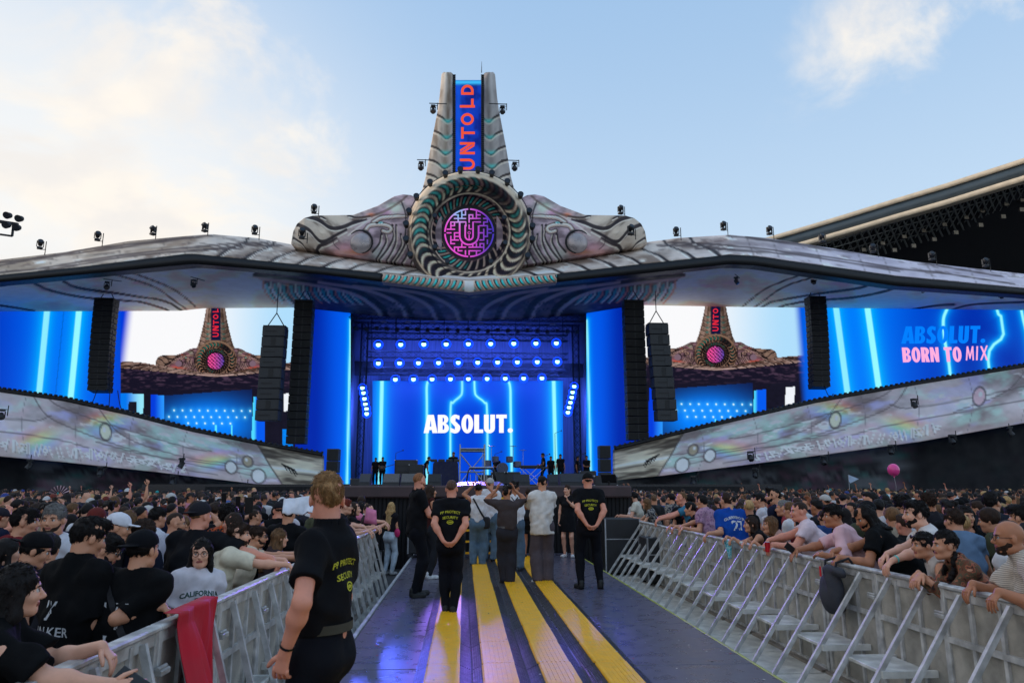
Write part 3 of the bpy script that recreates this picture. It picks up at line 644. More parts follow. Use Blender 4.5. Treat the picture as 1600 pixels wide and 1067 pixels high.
# ------------------------------------------------------------------ lettering
def fatpoly(kind):
    """condensed heavy letters, unit height, returned as (outer polygons, hole polygons), advance"""
    def arc(cx_, cy_, rx, ry, a0, a1, n=10): return [(cx_ + rx * math.cos(math.radians(a)), cy_ + ry * math.sin(math.radians(a))) for a in np.linspace(a0, a1, n)]
    k = kind
    if k == 'A': return [([(0, 0), (.24, 0), (.275, .17), (.40, .17), (.43, 0), (.68, 0), (.50, 1), (.19, 1)], [[(.30, .36), (.345, .72), (.38, .36)]])], .66
    if k == 'B': return [([(0, 0), (.30, 0)] + arc(.30, .27, .25, .27, -90, 70, 9) + arc(.29, .75, .23, .25, -50, 90, 9) + [(0, 1)], [[(.24, .18), (.24, .44), (.28, .44)] + arc(.28, .31, .05, .13, 90, -90, 6), [(.24, .60), (.24, .84), (.27, .84)] + arc(.27, .72, .05, .12, 90, -90, 6)])], .57
    if k == 'S': 
        o = [(.02, .05)] + arc(.25, .28, .26, .30, -110, 25, 9) + [(.26, .66), (.28, .82)] + [(.46, .72), (.47, .95)] + arc(.27, .72, .25, .29, 60, 205, 9) + [(.25, .34), (.24, .19), (.02, .30)]
        return [(o, [])], .53
    if k == 'O': return [(arc(.29, .5, .29, .52, 0, 345, 22), [arc(.29, .5, .065, .33, 0, 330, 12)])], .60
    if k == 'L': return [([(0, 0), (.44, 0), (.44, .19), (.24, .19), (.24, 1), (0, 1)], [])], .45
    if k == 'U': return [([(0, 1), (0, .27)] + arc(.27, .27, .27, .29, 180, 360, 12) + [(.54, 1), (.31, 1), (.31, .25)] + arc(.27, .25, .04, .08, 0, -180, 5) + [(.23, 1)], [])], .57
    if k == 'T': return [([(.14, 0), (.37, 0), (.37, .80), (.52, .80), (.52, 1), (0, 1), (0, .80), (.14, .80)], [])], .53
    if k == '.': return [(arc(.13, .13, .13, .13, 0, 330, 12), [])], .28
    if k == 'R': return [([(0, 0), (.23, 0), (.23, .36), (.30, .0), (.54, 0), (.43, .46)] + arc(.27, .72, .26, .28, -50, 90, 9) + [(0, 1)], [[(.23, .54), (.23, .84), (.25, .84)] + arc(.25, .69, .05, .15, 90, -90, 6)])], .56
    if k == 'N': return [([(0, 0), (.21, 0), (.21, .52), (.36, 0), (.57, 0), (.57, 1), (.36, 1), (.36, .50), (.21, 1), (0, 1)], [])], .61
    if k == ' ': return [], .24
    if k == 'M': return [([(0, 0), (.10, 0), (.14, .6), (.25, .1), (.31, .1), (.42, .62), (.44, 0), (.54, 0), (.50, 1), (.40, 1), (.28, .42), (.16, 1), (.06, 1)], [])], .64
    if k == 'I': return [([(0, 0), (.11, 0), (.14, 1), (.03, 1)], [])], .24
    if k == 'X': return [([(0, 0), (.12, 0), (.26, .38), (.40, -.02), (.52, 0), (.33, .52), (.50, 1.03), (.40, 1.05), (.26, .66), (.12, 1), (0, 1), (.19, .5)], [])], .54
from mathutils.geometry import tessellate_polygon
def word(txt, fn, gap=.03):
    """tessellate; fn maps (x, y) in letter units to a point"""
    V_, F_ = [], []; x = 0
    for ch in txt:
        pl, adv = fatpoly(ch)
        for o, holes in pl:
            loops = [[Vector((a + x, b, 0)) for a, b in lp] for lp in [o] + holes]; base_ = len(V_); V_ += [(v.x, v.y) for lp in loops for v in lp]
            F_ += [tuple(base_ + i for i in t) for t in tessellate_polygon(loops)]
        x += adv + gap
    return [fn(a, b) for a, b in V_], F_, x
def emis(name, col, s=1.): return pbr(name, col, rough=.6, emit=s * .84, var=0)
M_white_em = emis('white_screen_letters', (1, 1, 1), 1.0); M_blue_em = emis('blue_screen_letters', S(0, 128, 255), 1.); M_pink_em = emis('pink_screen_letters', S(255, 176, 226), 1.); M_red_em = emis('orange_red_letters', S(240, 84, 50), 1.)

# ------------------------------------------------------------------ led screens
def neon(C, x, y, pts, core, gl, k=1.):
    d, _ = dpoly(x, y, pts)
    C = mix(C, S(0, 120, 255), .85 * np.exp(-(d / (gl * 2.2))) * k); C = mix(C, S(0, 200, 255), .95 * np.exp(-(d / (gl * .8)) ** 1.3) * k)
    return mix(C, S(150, 250, 255), smooth(core + 1.2, core - .6, d) * k)
def stagepic(x, y):
    C = mix(S(250, 250, 252), S(176, 222, 252), smooth(300, 450, x)); C = mix(C, S(0, 60, 220), smooth(.0, 18, (212 - (y - 483) * .12) - x))
    bz = fbm(x / 5, y / 4, 201)
    def fill(C, poly, col, var=.35): return np.where(inside(x, y, poly)[..., None], np.asarray(col) * (1 - var + 2 * var * bz[..., None]), C)
    X = 733 + (x - 337) * 2.95; Yq = 364 + (y - 564) * 3.0; sc = np.where(Yq < 300, 1 + (300 - Yq) * .0, 1.)
    U = np.where(X > 733, 1466 - X, X); dk = lambda A: np.clip((A / .34) ** 1.9 * .115, 0, .7) * np.array([1.0, .82, .84])
    E = [(60, 696), (113, 690), (150, 684), (172, 680), (229, 668), (277, 656), (296, 648), (318, 636)]; xl = np.interp(Yq, [e[0] for e in E], [e[1] for e in E])
    m_ = (Yq < 330) & (U > xl) & (U < 712.5); u = np.clip((U - xl) / (712 - xl), 0, 1); C = np.where(m_[..., None], dk(pylonC(U, Yq, u, -1)) * np.where(X > 733, .7, 1.25)[..., None], C)
    C = np.where(((Yq < 330) & (U >= 712.5))[..., None], S(14, 20, 56), C)
    T = [(455, 380), (458, 362), (464, 350), (475, 341), (489, 337), (552, 336), (590, 322), (616, 307), (630, 304), (642, 305), (700, 320)]
    m_ = (Yq > pinterp(T, U)) & (U > 455) & (U < 700) & (Yq < 430); C = np.where(m_[..., None], dk(wingC(U, Yq)), C)
    d = np.hypot(U - 563, Yq - 377); C = mix(C, S(120, 96, 110), smooth(17, 13, d)); C = mix(C, S(200, 90, 70), np.exp(-(((U - 560) / 30) ** 2 + ((Yq - 398) / 6) ** 2)) * .7)
    r = np.hypot(X - 733, Yq - 364); th = np.arctan2(Yq - 364, X - 733); C = np.where(((r < 97))[..., None], dk(ringC(np.clip(r, 40, 97), th)) * .9, C); C = np.where((r < 42)[..., None], S(18, 14, 30), C)
    mz = (np.floor(x / 1.9) * 7 + np.floor(y / 1.9) * 5) % 3 < 1.6; C = np.where(((r < 38) & mz)[..., None], mix(S(240, 76, 150), S(84, 70, 170), smooth(700, 780, X)), C)
    T2_, B2_ = pinterp(TOPC, X), pinterp(BARB, X); V = np.clip((Yq - T2_) / (pinterp(BART, X) - T2_ + 1e-6), 0, 1); C = np.where(((Yq > T2_) & (Yq < B2_))[..., None], dk(canopyC(X, np.clip(Yq, T2_, B2_), V)) * 1.3, C)
    C = np.where(((Yq > pinterp(BART, X)))[..., None], mix(S(20, 16, 34), S(70, 52, 72), smooth(.5, .75, fbm(X / 30, Yq / 8, 5)) * smooth(520, 450, Yq)), C)
    # lower part
    low = y > (614 + .03 * (x - 180))
    C = np.where((low & (x < 225))[..., None], mix(S(150, 230, 250), S(0, 120, 240), smooth(222, 196, x)), C)
    C = fill(C, [(201, 628), (214, 627), (214, 652), (200, 652)], S(22, 22, 34)); C = fill(C, [(225, 606), (236, 607), (234, 700), (222, 700)], S(18, 16, 30))
    C = np.where((inside(x, y, [(236, 616), (257, 618), (256, 700), (234, 700)]))[..., None], mix(S(0, 60, 220), S(40, 150, 255), smooth(240, 257, x)), C)
    st = inside(x, y, [(257, 618), (394, 608), (394, 740), (256, 740)]); g = np.exp(-(((x - 325) / 62) ** 2 + ((y - 662) / 34) ** 2)); C = np.where(st[..., None], mix(S(12, 16, 60), S(0, 128, 255), np.clip(g * 1.4, 0, 1)), C)
    for row, (y0, x0) in enumerate(((641, 272), (651, 264), (661, 294))):
        for k in range(10 if row < 2 else 6):
            xx = x0 + k * 13.2; d = np.hypot(x - xx, y - y0 + k * -.1); C = mix(C, S(60, 190, 255), np.where(st, np.exp(-(d / 3.2) ** 1.2) * .8, 0)); C = mix(C, S(220, 250, 255), np.where(st, smooth(1.9, .8, d), 0))
    for xx in (337, 362): C = np.where(((np.abs(x - xx) < 1.4) & (y > 664) & st)[..., None], S(90, 230, 255), C)
    C = np.where((inside(x, y, [(396, 620), (414, 618), (414, 720), (391, 720)]))[..., None], mix(S(80, 220, 255), S(0, 90, 240), smooth(396, 402, x)), C)
    C = fill(C, [(414, 610), (470, 605), (470, 740), (414, 740)], S(20, 18, 34)); C = fill(C, [(444, 615), (458, 614), (457, 640), (443, 643)], S(240, 244, 250), .05)
    C = fill(C, [(441, 670), (458, 670), (458, 700), (441, 700)], S(0, 130, 240)); 
    return C
def screen(label, x0, x1, y0, y1, Y, paint, step=1.1, yfun=None, group=None):
    X = np.arange(x0, x1 + step * .5, step); Yp = np.arange(y0, y1 + step * .5, step)
    PX, PY = np.meshgrid(X, Yp)
    # keep the screen vertical and flat: pixel columns are re-cast at fixed world x
    t = (PX - x0) / (x1 - x0); Yw = Y if np.isscalar(Y) else Y[0] * (1 - t) + Y[1] * t
    P = atv(PX, PY, Yw); C = paint(PX, PY)
    o = sheet('led_screen', PX, PY, Yw, C, M_screen, .25, P=P); tag(o, label, 'screen', group); return o
BLUE = S(0, 52, 200)
def side_l(x, y):
    C = np.zeros(x.shape + (3,)) + BLUE; C = mix(C, S(0, 90, 235), np.exp(-((x - 110) / 70) ** 2)); C = mix(C, S(4, 30, 140), smooth(30, -60, x) * .7)
    for xt, xb in ((74, 61), (124, 111), (-92, -108)): C = neon(C, x, y, [(xt, 480), (xb, 615), (xb - 10, 720)], 4.2, 13)
    C = mix(C, stagepic(x, y), smooth(0, 1, x - 188)); return np.where((np.abs(x - (100 - (y - 483) * .1)) < .6)[..., None], C * .6, C)
screen('wide screen left of the stage with two neon lines and a crest view', -150, 462, 474, 722, (56., 55.3), side_l)
def side_r(x, y):
    C = np.zeros(x.shape + (3,)) + S(0, 50, 190); C = mix(C, S(0, 110, 245), np.exp(-((x - 1330) / 90) ** 2)); C = mix(C, S(4, 34, 150), smooth(1430, 1520, x) * .6)
    for xt, xb in ((1306, 1324), (1355, 1374)): C = neon(C, x, y, [(xt, 478), (xb, 612), (xb + 14, 720)], 4.2, 13)
    C = neon(C, x, y, spline([(1480, 482), (1474, 500), (1476, 530), (1483, 570), (1490, 640)]), 1.8, 5)
    C = neon(C, x, y, [(1558, 484), (1560, 491), (1564, 494), (1568, 522), (1564, 530), (1553, 538), (1546, 548), (1544, 562), (1548, 600), (1552, 650)], 1.6, 5); C = neon(C, x, y, [(1596, 485), (1599, 500), (1604, 520), (1612, 560)], 1.6, 5)
    R_ = stagepic((x - 1118) * .975 + 337, y + 10); m_ = smooth(0, 14, (1252 + (y - 480) * .08) - x); return np.where((x < 1290)[..., None], mix(C, R_, m_), C)
screen('wide screen right of the stage with crest view and pink and blue writing', 1004, 1740, 470, 722, (55.3, 56.), side_r)
def col_l(x, y): return neon(mix(S(0, 40, 170), S(0, 84, 232), smooth(490, 535, x)), x, y, [(548, 500), (542, 760)], 1.0, 4)
def col_r(x, y): return neon(mix(S(0, 40, 170), S(0, 84, 232), smooth(972, 932, x)), x, y, [(917, 500), (924, 760)], 1.0, 4)
screen('tall plain blue screen strip beside the left side of the stage opening', 461, 547, 478, 757, 55., col_l, 2.)
screen('tall plain blue screen strip beside the right side of the stage opening', 917, 1006, 476, 757, 55., col_r, 2.)
def main(x, y):
    C = np.zeros(x.shape + (3,)) + S(0, 44, 200); C = mix(C, S(0, 70, 224), np.exp(-((x - 731) / 60) ** 2) * .6)
    C = neon(C, x, y, [(597, 590), (593, 760)], 2.4, 9); C = neon(C, x, y, [(865, 590), (869, 760)], 2.4, 9)
    C = neon(C, x, y, spline([(672, 592), (667, 602), (667, 640), (667, 770)]), 1.3, 5); C = neon(C, x, y, spline([(792, 592), (797, 604), (798, 640), (800, 770)]), 1.3, 5)
    C = neon(C, x, y, spline([(722, 592), (722, 612), (719, 619), (708, 629), (704, 642), (704, 770)]), 1.0, 4); C = neon(C, x, y, spline([(741, 592), (742, 612), (745, 619), (757, 629), (761, 644), (762, 770)]), 1.0, 4)
    return C
main_s = screen('broad blue screen behind the stage showing a bottle outline and white writing', 582, 880, 595, 762, 62., main, 1.3)
xw = (803 - 662)
V_, F_, adv = word('ABSOLUT.', lambda a, b: (a, b, 0)); sc_ = 141. / adv
V_ = [at(662 + a * sc_, 676.5 - b * 28.5 - a * .12, 61.95) for a, b, _ in V_]
o = meshobj('screen_lettering', V_, F_, M_white_em, main_s)
side = [x for x in bpy.data.objects if x.get('label', '').endswith('writing')][0]
side = [x for x in bpy.data.objects if 'pink and blue' in x.get('label', '')][0]
def onside(px, py): 
    t = (px - 1004) / (1740 - 1004.); return at(px, py, 55.3 * (1 - t) + 56. * t - .05)
V_, F_, adv = word('ABSOLUT.', lambda a, b: (a, b)); s_ = 133 / adv
meshobj('screen_lettering', [onside(1408 + a * s_ + b * 1.5, 537 - b * 27 - a * .25) for a, b in V_], F_, M_blue_em, side)
V_, F_, adv = word('BORN TO ', lambda a, b: (a, b)); s_ = 100 / adv
meshobj('screen_lettering', [onside(1411 + a * s_ - b * 2, 566 - b * 23 - a * .25) for a, b in V_], F_, M_pink_em, side)
V_, F_, adv = word('MIX', lambda a, b: (a, b)); s_ = 36 / adv
meshobj('screen_lettering', [onside(1509 + a * s_, 563 - b * 22 - a * .3) for a, b in V_], F_, M_pink_em, side)
# tower screen and vertical UNTOLD
def tow(x, y):
    C = mix(S(4, 30, 130), S(8, 60, 190), smooth(.3, .7, fbm(x / 12, y / 20, 301))); C = mix(C, S(10, 90, 230), np.exp(-((x - 716) / 5) ** 2) * .6); return mix(C, S(60, 190, 255), np.exp(-((y - 129) / 3.2) ** 2))
tws = screen('narrow upright blue screen in the tower with orange red letters running upwards', 711.5, 751.5, 125.5, 286, 46.9, tow, 1.5)
def L2(ch):
    t = .21
    if ch == 'U': return [([(0, 1), (0, .38)] + [(.38 - .38 * math.cos(a), .38 - .38 * math.sin(a)) for a in np.linspace(0, PI, 10)] + [(.76, 1)], t)]
    if ch == 'N': return [([(0, 0), (0, 1)], t), ([(0, .98), (.66, .02)], t * .8), ([(.26, 1.), (.86, .14)], t * .8), ([(.86, 0), (.86, 1)], t)]
    if ch == 'T': return [([(0, .9), (.8, .9)], t), ([(.4, .8), (.4, 0)], t)]
    if ch == 'O': return [([(.45 + .42 * math.cos(a), .5 + .42 * math.sin(a)) for a in np.linspace(0, 2 * PI, 22)], t)]
    if ch == 'L': return [([(.05, 1), (.05, 0)], t), ([(.05, .1), (.62, .1)], t)]
    if ch == 'D': return [([(.05, .1), (.05, .9)], t), ([(.05, .9), (.3, .9)] + [(.3 + .42 * math.sin(a), .5 + .4 * math.cos(a)) for a in np.linspace(.1, PI - .1, 12)] + [(.3, .1), (.05, .1)], t)]
Vv, Ff, Cc = [], [], []; ii = 0
for ch, yb in (('U', 263.5), ('N', 239.5), ('T', 215), ('O', 194.5), ('L', 167.5), ('D', 147.5)):
    for pts, w_ in L2(ch):
        # rotated a quarter turn: letter x runs up, letter y runs to the left
        flat([(740 - b * 19.5, yb - a * 17.5) for a, b in pts], w_ * 19, 46.85 - .004 * (ii % 7), 0, lambda x, y: lin((238, 88, 52))); ii += 1
o = meshobj('screen_lettering', Vv, Ff, M_red_em, tws)
for scr, ox, oy, yf in (([o_ for o_ in bpy.data.objects if 'crest view' in o_.get('label', '') and 'left' in o_['label']][0], 0, 0, lambda px: 56. - .7 * (px + 150) / 612. - .05), (side, 781, -9, lambda px: 55.3 + .7 * (px - 1004) / 736. - .05)):
    Vv, Ff, Cc = [], [], []
    for ch, yb in (('U', 525.5), ('N', 516), ('T', 506.5), ('O', 498), ('L', 487.5)):
        for pts, w_ in L2(ch): flat([(341 + ox - b * 8, yb + oy - a * 7.) for a, b in pts], w_ * 8, yf, 0, lambda x, y: lin((230, 40, 60)))
    meshobj('screen_lettering', Vv, Ff, emis('red_screen_letters', S(230, 40, 60), 1.), scr)
# ------------------------------------------------------------------ stage house
hx0, hx1 = at(548, 600, 56)[0], at(918, 600, 56)[0]
m = MB(); zt = at(733, 490, 56)[2] + 1.5
m.box(((hx0 + hx1) / 2, 66, zt / 2), (hx1 - hx0 + 6, .3, zt)); m.box((hx0 - .6, 61, zt / 2), (.3, 10, zt)); m.box((hx1 + .6, 61, zt / 2), (.3, 10, zt)); m.box(((hx0 + hx1) / 2, 61, zt), (hx1 - hx0 + 1, 10, .3))
sp_(m.build('drape_wall', pbr('stage_drape', S(96, 96, 112), rough=.9, var=.35, scale=1.5, bump=.5, bscale=3, stretch=(6, 1, .3))))
m = MB(); m.box(((hx0 + hx1) / 2, 53, .85), (hx1 - hx0 + 16, 27, 1.65)); sp_(m.build('stage_floor', pbr('stage_floor_black', S(30, 30, 40), rough=.25, var=.3, scale=1)))
m = MB(); m.box(((hx0 + hx1) / 2, 60.6, at(700, 595, 62)[2] + .8), (hx1 - hx0 + 1, .3, 1.2)); sp_(m.build('header_border', M_drape))
# thrust
TX0, TX1, TY = -3.3, 4.15, 18.2; ZT = 1.6
m = MB(); m.box(((TX0 + TX1) / 2, 29, ZT / 2 - .2), (TX1 - TX0, 21.6, ZT + .36)); sp_(m.build('thrust_deck', pbr('thrust_black', S(24, 23, 28), rough=.6)))
m = MB()
for k in range(75):                                           # pleated drape on the front
    x = TX0 + .05 + k * .1; m.cyl((x, TY - .06, GZ + .0), (x, TY - .05, ZT - .22), .07, .06, 6)
sp_(m.build('thrust_drape', M_drape))
m = MB(); m.box(((TX0 + TX1) / 2, TY - .18, ZT - .12), (TX1 - TX0 + .1, .1, .3), bev=.04); sp_(m.build('thrust_skirt', pbr('brown_skirt', S(78, 62, 64), rough=.8, var=.4, scale=2)))
for sx in (-1, 1):
    m = MB(); x0, x1 = (TX0 - .1, TX0 - 10) if sx < 0 else (TX1 + .1, TX1 + 11)
    m.box(((x0 + x1) / 2, 38.5, .6), (abs(x1 - x0), .3, 1.9))
    sp_(m.build('apron_wall', M_drape))
# ================================================================== RIGGING, LIGHTS, STAGE GEAR
M_lensoff = pbr('dark_lens', S(40, 44, 52), rough=.12, metal=.3, var=0)
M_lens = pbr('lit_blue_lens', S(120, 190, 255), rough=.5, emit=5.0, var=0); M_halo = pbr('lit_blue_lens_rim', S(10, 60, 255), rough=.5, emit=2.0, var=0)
M_grille = pbr('speaker_grille', S(30, 30, 33), rough=.75, var=.35, scale=40, bump=.5, bscale=90)
M_dgrey = pbr('dark_grey_paint', S(44, 45, 50), rough=.55, var=.25)
def moving_head(label, group, hang=False, stem=.9):
    r = empty('moving_light', (0, 0, 0), 0, label, 'stage light', group)
    s = -1 if hang else 1
    m = MB(); m.cyl((.32, 0, -.05 * s), (.32, 0, stem * s), .03, n=6); m.cyl((.32, 0, stem * .35 * s), (0, 0, stem * .35 * s), .025, n=6); m.build('bracket', M_black, r)
    z = stem * .35 * s
    m = MB(); m.box((0, 0, z + .06 * s), (.34, .34, .14), bev=.03); m.build('base', M_dgrey, r)
    m = MB(); 
    for q in (-1, 1): m.box((q * .19, 0, z + .34 * s), (.05, .16, .42), bev=.02)
    m.build('yoke', M_dgrey, r)
    m = MB(); c = np.array([0, 0, z + .42 * s]); d = np.array([0, -.55, .84 * (-1 if hang else .4)]); d /= np.linalg.norm(d)
    m.cyl(c - d * .2, c + d * .05, .13, .17, 12); m.cyl(c + d * .05, c + d * .2, .17, .17, 12); hd = m.build('head', M_dgrey, r)
    m = MB(); m.cyl(c + d * .2, c + d * .215, .15, .14, 12); m.build('lens', M_lensoff, hd)
    return r
up = moving_head('x', 'moving lights standing along the canopy crest'); first = [True]
def put(proto, px, py, Y, label, group, rz=0, sc=1., z=None):
    o = proto if proto.get('fresh', 1) else copy_tree(proto)
    proto['fresh'] = 0; p = at(px, py, Y); o.location = tuple(p); o.rotation_euler = (0, 0, rz); o.scale = (sc,) * 3
    tag(o, label, None, group)
    if 'fresh' in o.keys() and o is not proto: del o['fresh']
    return o
random.seed(2)
LT = [(61, 393, 'outermost on the left edge of the canopy'), (151, 380, 'second from the left edge of the canopy'), (238, 371, 'third from the left edge of the canopy'), (319, 366, 'at the left peak of the canopy'), (397, 370, 'between the left peak and the left wing'), (490, 337, 'on top of the left wing'), (970, 338, 'on top of the right wing'), (1057, 372, 'between the right wing and the right peak'), (1131, 363, 'at the right peak of the canopy'), (1203, 370, 'just left of the stadium roof'), (1285, 382, 'first in front of the stadium roof'), (1365, 398, 'second in front of the stadium roof'), (1457, 410, 'third in front of the dark stand'), (1541, 420, 'nearest the right edge of the photo on the canopy')]
for px, py, where in LT: put(up, px, py + 3, 47.5, 'moving light standing ' + where, 'moving lights standing along the canopy crest', random.uniform(-.6, .6), 1.0)
ARMS = []
dn = moving_head('x', 'moving lights hung from bars on the tower', True, .5)
for px, py, where in ((677, 162, 'upper left of the tower'), (785, 163, 'upper right of the tower'), (658, 250, 'lower left of the tower'), (804, 251, 'lower right of the tower')):
    o = put(dn, px, py, 46.5, 'moving light hanging from a bar at the ' + where, 'moving lights hung from bars on the tower', 0, .95)
    m = MB(); s_ = 1 if px < 730 else -1; m.bar((-.3 * s_, 0, .0), (s_ * 1.0, 0, .0), .05); ARMS.append((m, o))
for m, o in ARMS: m.build('arm_bar', M_black, o)
for px, py, where in ((168, 437, 'beside the left line array'), (303, 434, 'at the left crease'), (1150, 430, 'at the right crease'), (1270, 430, 'above the right line array'), (1440, 443, 'right of the right line array'), (1563, 452, 'near the right edge of the photo')):
    put(dn, px, py, 45.5, 'small dark light hanging under the canopy ' + where, 'lights under the canopy', random.uniform(-1, 1), .8)
wl = moving_head('x', 'dark lights on the wing tips', False, .6)
for px, py, where in ((471, 378, 'left'), (986, 372, 'right')): put(wl, px, py, 44.8, f'dark moving light fixed on the outer tip of the {where} wing', 'dark lights on the wing tips', .3, 1.1)
fl = moving_head('x', 'lights mounted on the lower fascias', True, .6)
for px, py, sd_, k in ((285, 710, 'left', 'hanging on its middle'), (48, 712, 'left', 'outermost under it'), (159, 723, 'left', 'second under it'), (272, 737, 'left', 'third under it'), (380, 750, 'left', 'innermost under it'), (4, 634, 'left', 'at the edge of the photo'),
                     (1172, 700, 'right', 'on its middle left'), (1427, 618, 'right', 'high on its middle'), (1083, 738, 'right', 'innermost under it'), (1180, 726, 'right', 'second under it'), (1286, 706, 'right', 'third under it'), (1391, 690, 'right', 'fourth under it'), (1486, 674, 'right', 'fifth under it'), (1577, 662, 'right', 'outermost under it')):
    put(fl, px, py, 44.0, f'black light of the {sd_} lower fascia, {k}', 'lights mounted on the lower fascias', random.uniform(-1, 1), .95)
# small round lights about the crest ring
sm = empty('ring_light', (0, 0, 0), 0, 'x', 'stage light', 'small lights around the crest ring')
m = MB(); m.cyl((0, 0, 0), (0, -.3, .06), .17, .2, 12); m.cyl((0, .0, 0), (0, .16, -.02), .1, .14, 10); m.build('housing', M_black, sm)
m = MB(); m.cyl((0, -.3, .06), (0, -.31, .062), .17, .17, 12); m.build('lens', M_lensoff, sm)
for i, a in enumerate((-161, -146, -128, -112, -98, -82, -69, -53, -36, -19, -5, 7, 23, 158, 173, 187)):
    a = math.radians(a); up_ = 'upper' if math.sin(a) < -.2 else 'lower'; side_ = 'left' if math.cos(a) < 0 else 'right'
    put(sm, RC[0] + 99 * math.cos(a), RC[1] + 97 * math.sin(a), 44.2, f'tiny round light on the {up_} {side_} rim of the crest ring', f'{up_} {side_} rim lights of the crest ring')
for a in (-155, 155, -22, 18, 55, 125):
    a = math.radians(a); v_ = 'low' if math.sin(a) > .5 else 'high' if math.sin(a) < -.0 else 'mid'; side_ = 'left' if math.cos(a) < 0 else 'right'
    put(sm, RC[0] + 59 * math.cos(a), RC[1] + 57 * math.sin(a), 44.4, f'tiny light on the inner ring beside the emblem, {v_} {side_}', 'inner ring lights', 0, .85)
m = MB(); m.tube([at(RC[0] + 99 * math.cos(a), RC[1] + 97 * math.sin(a), 44.4) for a in np.linspace(-math.pi * 1.12, .14 * PI, 40)], .03, 5); o = m.build('ring_rail', M_black); sp_(o)
m = MB(); p = at(752.5, 114, 46.6); m.cyl(p, p + np.array([0, 0, .9]), .03, .01, 6); sp_(m.build('lightning_rod', M_black))

# truss helper
def truss(m, a, b, w, n, r=.03):
    a = np.array(a, float); b = np.array(b, float); x, y, z = frame(a, b)
    cs = [x * w / 2 + y * w / 2, x * w / 2 - y * w / 2, -x * w / 2 - y * w / 2, -x * w / 2 + y * w / 2]
    for c in cs: m.cyl(a + c, b + c, r, n=5, cap=False)
    for i in range(n):
        p, q = a + (b - a) * i / n, a + (b - a) * (i + 1) / n
        for k in range(4): m.cyl(p + cs[k], q + cs[(k + 1) % 4], r * .6, n=4, cap=False)
# lit rows
M_trussd = pbr('dark_truss', S(30, 31, 38), rough=.7, metal=.0, var=.2)
lit = empty('stage_spotlight', (0, 0, 0), 0, 'x', 'stage light', 'lit blue spotlights in the rig')
m = MB(); m.cyl((0, .05, 0), (0, .55, .1), .3, .22, 14); m.box((0, .3, .42), (.5, .2, .08)); m.box((-.3, .3, .2), (.05, .15, .5)); m.box((.3, .3, .2), (.05, .15, .5)); m.build('housing', M_dgrey, lit)
m = MB(); m.cyl((0, .06, 0), (0, .03, 0), .185, .185, 18); m.build('lens', M_lens, lit)
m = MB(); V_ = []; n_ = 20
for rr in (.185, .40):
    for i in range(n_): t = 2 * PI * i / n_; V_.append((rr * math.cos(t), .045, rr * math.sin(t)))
m.add(V_, [(i, (i + 1) % n_, n_ + (i + 1) % n_, n_ + i) for i in range(n_)]); m.build('lens_rim', M_halo, lit)  # emissive ring stands in for the hazy blue glow around the lens
ld = bpy.data.lights.new('blue_beam', 'SPOT'); ld.energy = 620; ld.spot_size = math.radians(120); ld.spot_blend = .8; ld.color = (.06, .14, 1.); ld.shadow_soft_size = .25
lo = bpy.data.objects.new('blue_beam', ld); link(lo); lo.parent = lit; lo.location = (0, .75, 0); lo.rotation_euler = (math.radians(82), 0, 0)
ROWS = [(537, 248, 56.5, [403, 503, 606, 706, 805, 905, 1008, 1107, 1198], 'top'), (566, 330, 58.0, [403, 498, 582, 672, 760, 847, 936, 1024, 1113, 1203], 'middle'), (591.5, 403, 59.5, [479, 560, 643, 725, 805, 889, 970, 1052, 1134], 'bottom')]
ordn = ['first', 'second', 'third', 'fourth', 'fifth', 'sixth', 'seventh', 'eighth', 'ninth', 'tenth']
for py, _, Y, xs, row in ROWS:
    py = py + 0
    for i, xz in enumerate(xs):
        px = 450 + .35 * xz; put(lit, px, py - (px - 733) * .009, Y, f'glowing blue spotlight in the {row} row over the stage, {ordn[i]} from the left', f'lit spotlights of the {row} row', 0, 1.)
    t_ = empty('lighting_truss', at(731, py - 10, Y), 0, f'dark lighting truss carrying the {row} row of blue spotlights', 'truss')
    m = MB(); L_ = (at(890, py, Y) - at(572, py, Y))[0] / 2; truss(m, (-L_, .35, .1), (L_, .35, .1), .5, 26); m.build('truss_frame', M_trussd, t_)
    m = MB(); 
    for k in range(-4, 5): m.cyl((k * L_ / 4.2, .35, .3), (k * L_ / 4.2, .35, 3.2), .02, n=4)
    m.build('hoist_chains', M_black, t_)
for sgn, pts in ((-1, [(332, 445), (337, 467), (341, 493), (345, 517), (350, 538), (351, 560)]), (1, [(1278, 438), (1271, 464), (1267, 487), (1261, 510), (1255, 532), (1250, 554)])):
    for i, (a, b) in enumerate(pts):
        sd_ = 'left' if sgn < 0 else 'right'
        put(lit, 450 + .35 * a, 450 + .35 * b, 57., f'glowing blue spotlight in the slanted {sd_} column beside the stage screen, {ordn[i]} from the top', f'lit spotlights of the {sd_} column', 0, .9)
    t_ = empty('tower_truss', at(450 + .35 * pts[0][0] - sgn * -6, 757, 57.3), 0, f'upright dark truss on the {sd_} side of the stage', 'truss'); m = MB(); truss(m, (0, 0, 0), (0, 0, 13.), .5, 22); m.build('truss_frame', M_trussd, t_)
# unlit fixtures and chain motors above the top row
t_ = empty('rigging_grid', at(731, 515, 57), 0, 'dark rigging grid with unlit fixtures above the spotlights', 'truss'); m = MB()
for k in range(-11, 12): m.box((k * .82, 0, -.05 * (k % 3)), (.3, .35, .28), bev=.03)
m.build('unlit_fixtures', M_dgrey, t_)
m = MB(); truss(m, (-9.3, .4, .3), (9.3, .4, .3), .5, 30); truss(m, (-9.3, -2, .6), (9.3, -2, .6), .5, 30); m.build('truss_frame', M_trussd, t_)
m = MB()
for k in range(8): m.box((-6.6 + k * 1.9, -2.2, .05), (.45, .1, .1))
m.build('lamp_bars', pbr('dim_white_bars', S(120, 124, 160), rough=.4), t_)

